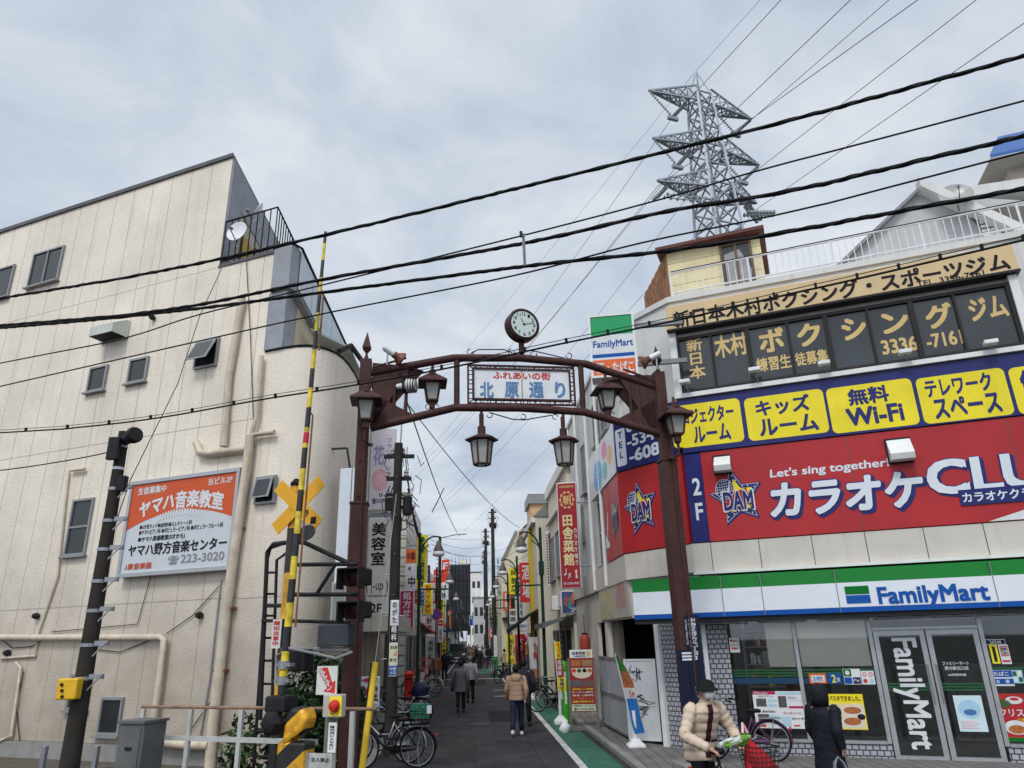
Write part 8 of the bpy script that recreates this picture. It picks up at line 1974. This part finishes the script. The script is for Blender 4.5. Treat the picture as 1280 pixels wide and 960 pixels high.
    if not hat or True:
        sec2 = [(x, y + (.03 if z < hc.z + .02 else .008), z, rx, ry * (.78 if z < hc.z + .02 else 1)) for x, y, z, rx, ry in sec]
        H.loft(sec2, 16); put(H, 'hair', hair or M_hair)
    if hood == 'up':
        Q = MB(Id); Q.loft([(hc.x, hc.y + .04, hc.z - .16, .13, .12), (hc.x, hc.y + .035, hc.z - .05, .135, .135), (hc.x, hc.y + .03, hc.z + .06, .125, .135), (hc.x, hc.y + .035, hc.z + .12, .085, .10), (hc.x, hc.y + .04, hc.z + .145, .03, .04)], 16); put(Q, 'hood', cm_)
    elif hood:
        y, z = bend(1.44); Q = MB(Id); Q.loft([(0, y + .10, z - .14, .07, .03), (0, y + .115, z - .08, .13, .06), (0, y + .09, z - .0, .15, .085), (0, y + .05, z + .055, .13, .09), (0, y + .03, z + .07, .10, .07)], 16); put(Q, 'hood', cm_)
    if hat:
        Q = MB(Id); Q.loft([(hc.x, hc.y + .005, hc.z + .012, .165, .175), (hc.x, hc.y + .005, hc.z + .03, .14, .15), (hc.x, hc.y + .01, hc.z + .05, .112, .122), (hc.x, hc.y + .015, hc.z + .105, .105, .112), (hc.x, hc.y + .02, hc.z + .135, .075, .08), (hc.x, hc.y + .02, hc.z + .145, .02, .02)], 18); put(Q, 'hat', hat)
    if face:
        Q = MB(Id)
        fy = hc.y - .088
        Q.tube([(hc.x, fy + .012, hc.z + .008), (hc.x, fy - .016, hc.z - .028)], [.008, .014], 8, world=True); put(Q, 'nose', M_skin)
        for sd in (-1, 1):
            Q = MB(Id); Q.loft([(hc.x + sd * .034, fy + .01, hc.z + .006, .012, .008), (hc.x + sd * .034, fy + .008, hc.z + .014, .013, .009), (hc.x + sd * .034, fy + .010, hc.z + .021, .010, .007)], 8); put(Q, 'eye', M_ink)
            Q = MB(Id); Q.loft([(hc.x + sd * .094, hc.y + .0, hc.z - .035, .008, .012), (hc.x + sd * .099, hc.y + .005, hc.z - .005, .012, .02), (hc.x + sd * .097, hc.y + .005, hc.z + .025, .008, .014)], 8); put(Q, 'ear', M_skin)
        Q = MB(Id); Q.tube([(hc.x - .022, fy + .008, hc.z - .056), (hc.x, fy + .0, hc.z - .058), (hc.x + .022, fy + .008, hc.z - .056)], .006, 6, world=True); put(Q, 'mouth', mat('lip', (.35, .14, .12), .5, .05))
    if mask:
        Q = MB(Id); Q.loft([(hc.x, hc.y - .045, hc.z - .095, .05, .045), (hc.x, hc.y - .055, hc.z - .065, .075, .060), (hc.x, hc.y - .060, hc.z - .03, .080, .062), (hc.x, hc.y - .055, hc.z - .005, .066, .055)], 14); put(Q, 'mask', M_signwhite)
    if bag:
        side, bm_, strap = bag; z = .88; x = side * .29 * w
        Q = MB(Id); Q.loft([(x, .05, z - .17, .05, .13), (x, .05, z - .05, .065, .15), (x, .05, z + .08, .05, .13), (x, .05, z + .11, .025, .10)], 12); o = put(Q, 'shoulder_bag', bm_)
        Q = MB(Id); Q.tube([(x, .12, z + .09), (side * .20, .10, 1.36), (side * .12 if strap != 'cross' else -side * .12, .02, 1.49), (side * .18, -.08, 1.36), (x, -.04, z + .09)], .013, 6, world=True); put(Q, 'strap', bm_)
    return t
M_tan = mat('tan_quilted', (.36, .235, .16), .65, .1, 8, bump=.8, bscale=16); M_jeans = mat('dark_jeans', (.018, .024, .05), .8, .2, 12)
M_mauve = mat('mauve_grey_cloth', (.13, .115, .13), .85, .15, 8, bump=.8, bscale=11); M_ltgrey = mat('pale_grey_cloth', (.27, .27, .31), .8, .15, 8, bump=.8, bscale=11)
M_rustc = mat('rust_orange_cloth', (.26, .085, .03), .8, .1, 8); M_suit = mat('black_suit', (.016, .017, .022), .7, .1)
M_creamdown = mat('cream_down', (.58, .46, .35), .6, .12, 6, bump=.9, bscale=14); M_navycoat = mat('navy_black_coat', (.014, .015, .022), .7, .2, 8, bump=.9, bscale=12)
M_beigecoat = mat('beige_cloth', (.42, .33, .23), .8, .1, 8); M_drab = mat('drab_trousers', (.07, .068, .07), .8, .15)
M_bagdark = mat('dark_bag', (.03, .026, .026), .6, .15)
def gp(px, py, z=.008): p = G(px, py); return (p.x, p.y, z)
person('person in a tan quilted jacket and dark jeans walking away with a shoulder bag', gp(647, 920), R(176), 1.58, M_tan, .86, M_jeans, None, M_signwhite, .75, .05, hood=True, bag=(-1, M_bagdark, 'one'), wide=1.08)
person('person in a long mauve grey coat with a dark cross-body bag walking away', gp(576, 891), R(184), 1.56, M_mauve, .68, M_ink, M_hair, None, .35, bag=(1, M_bagdark, 'cross'), wide=1.06)
person('grey haired person in a pale grey jacket walking beside the mauve coat', gp(588, 879), R(182), 1.62, M_ltgrey, .84, M_ink, M_greyhair, None, .5, wide=1.05)
person('person in a rust orange jacket walking towards the gate', gp(545, 858), R(6), 1.60, M_rustc, .84, M_drab, mat('brown_hair', (.06, .03, .02), .5, .1), None, -.5, face=True, bag=(-1, M_bagdark, 'cross'), wide=1.06)
person('person in a black suit walking next to the rust orange jacket', gp(555.6, 852.5), R(4), 1.70, M_suit, .84, M_suit, M_hair, None, .4, face=True, wide=1.08)
person('person in a beige hooded coat walking away along the right edge', gp(631, 844), R(170), 1.58, M_beigecoat, .80, M_ink, M_hair, None, .6, hood=True, wide=1.08)
c = AT(655, 850, 21.2); person('person in a dark navy jacket walking ahead of the tan jacket', (c.x, 21.2, .008), R(172), 1.66, mat('navy_jacket', (.022, .024, .036), .7, .1), .84, M_ink, M_hair, None, .5, wide=1.12)
GP_ = ['black and white dress with a pale hat', 'brown jacket', 'dark coat beside the brown jacket', 'black jacket near the netted building', 'pale coat in the far crowd', 'black coat in the far crowd', 'green jacket in the far crowd', 'white top in the far crowd', 'grey coat in the far crowd', 'dark red coat in the far crowd', 'blue jacket in the far crowd', 'dark coat in front of the van']
cl_ = [(600, 839, M_suit, M_ink), (589.5, 833, mat('brown_cloth', (.16, .10, .07), .8, .1), M_ink), (594, 832, M_suit, M_suit), (581, 826, M_suit, M_drab), (606, 830, M_ltgrey, M_ink), (611, 832, M_suit, M_jeans), (603, 824, mat('green_cloth', (.03, .10, .06), .8, .1), M_ink), (597, 823, M_signwhite, M_ink), (586, 821, M_mauve, M_ink), (592, 818, mat('dark_red_cloth', (.16, .03, .03), .8, .1), M_ink), (609, 820, mat('blue_cloth', (.03, .06, .16), .8, .1), M_ink), (570, 824, M_suit, M_drab)]
for k, (x, y, a, b) in enumerate(cl_):
    person('far walker in ' + GP_[k], gp(x, y), R(180 if k % 3 else 4), (1.55, 1.6, 1.68, 1.66, 1.58, 1.7)[k % 6] * (.82 if k == 11 else 1), a, .78 if k % 2 else .62, b, [M_hair, M_greyhair, M_hair][k % 3], None, .5 - .3 * (k % 3), hat=M_signwhite if k == 0 else None, hands=False, wide=1.04)
# elderly woman with her bicycle in front of the gate pillar
lady = person('bent old person in a cream down jacket, black hat and white mask pushing a bicycle', tuple(AT(872, 900, 10.3)[:2]) + (.006,), R(22), 1.66, M_creamdown, .74, M_suit, M_greyhair, None, .25, .10, R(22),
              arms={-1: ((-.38, -.22, 1.06), (-.20, -.48, .93)), 1: ((.40, -.20, 1.06), (.26, -.50, .95))}, hat=mat('black_felt', (.012, .012, .014), .9, .1), mask=True, face=True, wide=1.18, group=None, inner=mat('burgundy_knit', (.05, .012, .018), .9, .2, 20))
person('person in a long hooded navy black coat walking past the shop with a grey tote', tuple(AT(1030, 900, 10.6)[:2]) + (.006,), R(118), 1.50, M_navycoat, .50, M_suit, M_hair, None, .6, .03, hood='up', wide=1.22, group=None)
tw = AT(1036, 925, 10.3)
TB = thing('tote_bag', 'grey tote bag with two handles carried by the person in the navy black coat', 'bag', (tw.x + .1, tw.y, .16))
b = MB(); b.loft([(tw.x + .1, tw.y, .16, .18, .07), (tw.x + .1, tw.y, .30, .21, .085), (tw.x + .1, tw.y, .47, .22, .06)], 12); b.build('bag_body', mat('grey_leather', (.22, .22, .235), .5, .1, 5), TB, smooth=True)
for dy in (-.04, .04): MB().tube([(tw.x - .0, tw.y + dy, .46), (tw.x + .03, tw.y + dy * .5, .64), (tw.x + .08, tw.y, .71), (tw.x + .14, tw.y + dy * .5, .64), (tw.x + .20, tw.y + dy, .46)], .011, 6).build('handle', mat('grey_leather', (.22, .22, .235), .5, .1, 5), TB)
# ================================================================== bicycles
def bicycle(label, loc, rz, fm, basket='front', rear=None, fender=None, group='bicycles parked along the shops'):
    t = thing('bicycle', label, 'bicycle', loc, rz, group); L = Loc(t)
    R_ = .33; A, B = -.53, .53                  # rear and front hub; the bicycle heads towards +x
    for x in (A, B):
        w = MB(L)
        tr_ = [(x + R_ * math.cos(R(15 * k)), 0, R_ + R_ * math.sin(R(15 * k))) for k in range(25)]
        wheel = MB(L).tube([(x, -.05, R_), (x, .05, R_)], .022, 8).build('wheel', M_steel, t)
        MB(L).tube(tr_, .019, 6).build('tyre', M_black, wheel, smooth='all')
        MB(L).tube([(x + (R_ - .026) * math.cos(R(15 * k)), 0, R_ + (R_ - .026) * math.sin(R(15 * k))) for k in range(25)], .010, 5).build('rim', M_steel, wheel)
        sp = MB(L)
        for k in range(16): a = R(22.5 * k); sp.tube([(x, .02 * (1 if k % 2 else -1), R_), (x + (R_ - .03) * math.cos(a), 0, R_ + (R_ - .03) * math.sin(a))], .0022, 3)
        sp.build('spokes', M_steel, wheel)
        g = MB(L); fr0, fr1 = (20, 190) if x == A else (10, 175)
        for s_ in (-.022, .0, .022): g.tube([(x + (R_ + .032) * math.cos(R(a)), s_, R_ + (R_ + .032 - abs(s_) * .3) * math.sin(R(a))) for a in range(fr0, fr1, 12)], .012, 5)
        g.build('mudguard', fender or fm, t)
    bb = (-.08, 0, .29); st_ = (-.26, 0, .78); hd = (.36, 0, .84); h0 = (.39, 0, .70)
    f = MB(L); f.tube([h0, (.15, 0, .42), bb], .020, 8); f.tube([(.37, 0, .78), (.08, 0, .50), (-.16, 0, .50)], .016, 8); f.tube([bb, st_], .017, 8)
    for y in (-.05, .05): f.tube([bb, (A, y, R_)], .010, 6); f.tube([(-.235, 0, .70), (A, y, R_)], .009, 6)
    f.tube([h0, hd], .02, 8); f.build('frame', fm, t, smooth='all')
    f = MB(L)
    for y in (-.045, .045): f.tube([(.395, y * .6, .70), (.43, y, .6), (B, y, R_)], .011, 6)
    f.build('fork', M_steel, t)
    s_ = MB(L); s_.loft([(-.28, 0, .80, .13, .09), (-.28, 0, .835, .145, .105), (-.27, 0, .86, .12, .08)], 12); s_.tube([(-.26, 0, .70), (-.265, 0, .80)], .013, 6); s_.build('saddle', M_black, t, smooth=True)
    hb = MB(L); hb.tube([(.355, 0, .82), (.34, 0, 1.0)], .013, 6); hb.tube([(.10, -.28, 1.0), (.22, -.27, 1.03), (.34, -.16, 1.03), (.36, 0, 1.0), (.34, .16, 1.03), (.22, .27, 1.03), (.10, .28, 1.0)], .011, 6); hb.build('handlebar', M_steel, t)
    for y in (-.28, .28): MB(L).tube([(.05, y, .995), (.17, y * .98, 1.02)], .016, 6).build('grip', M_black, t)
    c = MB(L); c.lathe([(.085, -.03), (.085, -.02)], bb, 14, 'y'); c.tube([bb, (.06, -.07, .20)], .01, 5); c.tube([bb, (-.22, .07, .38)], .01, 5); c.box(.03, .11, -.14, -.07, .19, .21).box(-.26, -.18, .07, .14, .37, .39); c.build('crank', M_dark, t)
    g = MB(L); g.prism([(-.56, .37), (-.05, .38), (-.02, .24), (-.5, .28)], -.05, -.035); g.build('chain_guard', fender or fm, t)
    rk = MB(L); rk.box(-.75, -.36, -.07, .07, .70, .715)
    for y in (-.06, .06): rk.tube([(-.62, y, .70), (A, y, R_)], .007, 5)
    rk.build('rack', M_steel, t); MB(L).tube([(A, .06, R_), (A - .06, .12, .02)], .008, 5).build('kickstand', M_steel, t)
    def bask(x0, x1, z0, z1, m, name='basket'):
        b = MB(L); w0, w1 = .13, .17
        for k in range(6):
            f_ = k / 5; z = z0 + (z1 - z0) * f_; w = w0 + (w1 - w0) * f_; e = .03 * f_
            b.tube([(x0 - e, -w, z), (x1 + e, -w, z), (x1 + e, w, z), (x0 - e, w, z), (x0 - e, -w, z)], .005 if k < 5 else .009, 4)
        for k in range(6):
            f_ = k / 5; x = x0 + (x1 - x0) * f_
            b.tube([(x - .03 + .06 * f_, -w1, z1), (x, -w0, z0), (x, w0, z0), (x - .03 + .06 * f_, w1, z1)], .004, 4)
            y = -w0 + 2 * w0 * f_; b.tube([(x0 - .03, y * w1 / w0, z1), (x0, y, z0), (x1, y, z0), (x1 + .03, y * w1 / w0, z1)], .004, 4)
        b.build(name, m, t)
    if basket == 'front': bask(.42, .70, .72, .98, M_dark)
    if rear: bask(-.74, -.40, .73, .97, rear, 'rear_basket')
    MB(L).lathe([(.03, 0), (.04, .05)], (.46, 0, .66), 8, 'x').build('headlight', M_dark, t); MB(L).box(-.90, -.87, -.03, .03, .52, .57).build('reflector', M_redink, t)
    return t
M_bkblack = mat('bike_black', (.018, .018, .02), .3, .1); M_bksilver = mat('bike_silver', (.36, .37, .39), .35, .1, metal=.5); M_bkpurple = mat('bike_purple', (.10, .03, .09), .3, .1); M_bkgreen = mat('bike_pale_green', (.20, .30, .22), .4, .1)
def bat(px, py, y): p = AT(px, py, y); return (p.x, y)
p = AT(521.5, 943, 14.9)
bicycle('black bicycle with a black rear basket nearest the yellow guard', (p.x - .53, 14.9, .03), R(183), M_bkblack, 'front', M_black)
ck = thing('green_crate', 'green plastic basket lying in the rear carrier of the nearest black bicycle', 'basket', (p.x + .05, 14.9, .78)); q = MB()
for z in (.98, 1.04, 1.10): q.tube([(p.x - .12, 14.76, z), (p.x + .22, 14.76, z), (p.x + .22, 15.04, z), (p.x - .12, 15.04, z), (p.x - .12, 14.76, z)], .012, 4)
for k in range(7): q.bar((p.x - .12 + .057 * k, 14.76, .9), (p.x - .12 + .057 * k, 14.76, 1.1), .012).bar((p.x - .12 + .057 * k, 15.04, .9), (p.x - .12 + .057 * k, 15.04, 1.1), .012)
q.box(p.x - .12, p.x + .22, 14.76, 15.04, .88, .90); q.build('mesh_wall', mat('green_mesh_plastic', (.02, .16, .09), .5, .15), ck); MB().box(p.x + .19, p.x + .28, 14.72, 14.74, .96, 1.1).build('tag', M_paper, ck)
p = AT(519, 886, 20.2); bicycle('silver bicycle with a navy covered bundle behind the utility pole', (p.x - .53, 20.2, .03), R(176), M_bksilver, 'front')
c = AT(525, 862, 20.9); tg = thing('covered_bundle', 'navy blue covered bundle tied on the bicycle carrier', 'bundle', (c.x, c.y, .75)); MB().loft([(c.x, c.y, c.z - .17, .16, .15), (c.x, c.y, c.z - .08, .24, .2), (c.x + .02, c.y, c.z + .06, .24, .2), (c.x, c.y, c.z + .16, .14, .12), (c.x, c.y, c.z + .19, .02, .02)], 12).build('cover', mat('navy_tarp', (.014, .02, .06), .45, .2, 5), tg, smooth=True); MB().loft([(c.x + .1, c.y, c.z - .16, .17, .205), (c.x + .1, c.y, c.z - .155, .17, .205)], 12).build('cord', M_signwhite, tg)
p = AT(472, 905, 17.6); bicycle('dark bicycle leaning by the flower pots left of the utility pole', (p.x, 17.6, .03), R(200), M_bkblack, 'front', None)
p = AT(478, 930, 15.6); bicycle('grey bicycle half hidden behind the nearest black one', (p.x, 15.6, .03), R(170), M_bksilver, 'front', None)
p = AT(500, 880, 21.8); bicycle('black bicycle parked beyond the silver one', (p.x, 22.4, .03), R(170), M_bkblack, 'front', M_black)
p = AT(527, 850, 33); bicycle('pale green bicycle in front of the red goods racks', (p.x, 33, .03), R(190), M_bkgreen, 'front')
p = AT(531, 850, 35); bicycle('white mudguarded bicycle beside the pale green one', (p.x, 35, .03), R(165), M_bksilver, None, None, M_cleanwhite)
p = AT(692, 880, 25.5); bicycle('black bicycle at the foot of the dark green lamp post', (p.x - .05, 25.3, .02), R(205), M_bkblack, 'front')
p = AT(702, 872, 26); bicycle('grey bicycle between the lamp post and the tiled pier', (p.x - .05, 26.6, .02), R(20), M_bksilver, 'front')
for k, (x, y) in enumerate(((628, 42), (616, 49), (609, 57), (640, 38))):
    p = AT(x, 835, y); bicycle('bicycle parked on the right side in front of the ' + ['mustard sign', 'green bin', 'red hanging sign', 'yellow framed board'][k], (p.x, y, .01), R(60 + 25 * k), [M_bkblack, M_bksilver, M_bkpurple, M_bkblack][k], 'front')
p = FR.P(FR.uz(930, 920)[0], .62, 0); bicycle('purple bicycle with a black front basket parked against the shop window', (p.x, p.y, .06), R(158), M_bkpurple, 'front')
# the old person's bicycle with shopping
lb_ = Vector((lady.location.x, lady.location.y, 0)); fd = Vector((math.sin(R(22)), -math.cos(R(22)), 0)); sdv = Vector((fd.y, -fd.x, 0)) * -1
bc = lb_ + fd * .46 + sdv * .10
bicycle('black bicycle pushed by the old person in the cream jacket', (bc.x, bc.y, .006), R(-68), M_bkblack, 'front', group=None)
rb_c = bc + Vector((math.cos(R(-68)), math.sin(R(-68)), 0)) * .52
RBG = thing('shopping_bag', 'bulging red shopping bag in the front basket of the pushed bicycle', 'bag', (rb_c.x, rb_c.y, .8))
MB().loft([(rb_c.x + .06, rb_c.y, .50, .15, .13), (rb_c.x + .06, rb_c.y - .02, .60, .22, .18), (rb_c.x + .04, rb_c.y - .02, .74, .20, .17), (rb_c.x, rb_c.y, .86, .15, .13), (rb_c.x - .04, rb_c.y + .01, .96, .09, .08), (rb_c.x - .07, rb_c.y + .02, 1.03, .035, .035), (rb_c.x - .08, rb_c.y + .03, 1.08, .06, .03)], 9).build('bag_body', mat('red_nylon', (.36, .010, .018), .75, .25, 6, bump=1.0, bscale=9), RBG, smooth=True)
MB().tube([(rb_c.x - .07, rb_c.y + .03, 1.12), (rb_c.x - .12, rb_c.y + .02, 1.22), (rb_c.x - .14, rb_c.y - .02, 1.12)], .018, 6).build('tie', M_pink, RBG)
GRN = thing('wrapped_greens', 'bunch of green leaves wrapped in clear film across the pushed bicycle', 'vegetables', (rb_c.x - .25, rb_c.y - .05, .98))
q = MB(); rn = random.Random(8)
for k in range(60):
    f = rn.random(); c = Vector((rb_c.x - .42 + .34 * f, rb_c.y - .12 + .10 * f, 1.02 + .06 * f)); d = Vector((.8, .25, .2)).normalized() * .06; e = Vector((rn.uniform(-1, 1), rn.uniform(-1, 1), rn.uniform(-1, 1))).normalized() * .025; o_ = Vector((rn.gauss(0, .02), rn.gauss(0, .03), rn.gauss(0, .025)))
    q.raw([tuple(c + o_ - d), tuple(c + o_ + e), tuple(c + o_ + d), tuple(c + o_ - e)], [(0, 1, 2, 3)])
q.build('leaves', mat('fresh_green', (.18, .36, .05), .5, .3, 10), GRN, fix=False)
MB().tube([(rb_c.x - .46, rb_c.y - .13, 1.01), (rb_c.x - .26, rb_c.y - .07, 1.05), (rb_c.x - .06, rb_c.y - .01, 1.08)], [.03, .05, .02], 8, world=True).build('wrapping', mat('white_film', (.6, .64, .6), .25, .1), GRN, smooth=True)
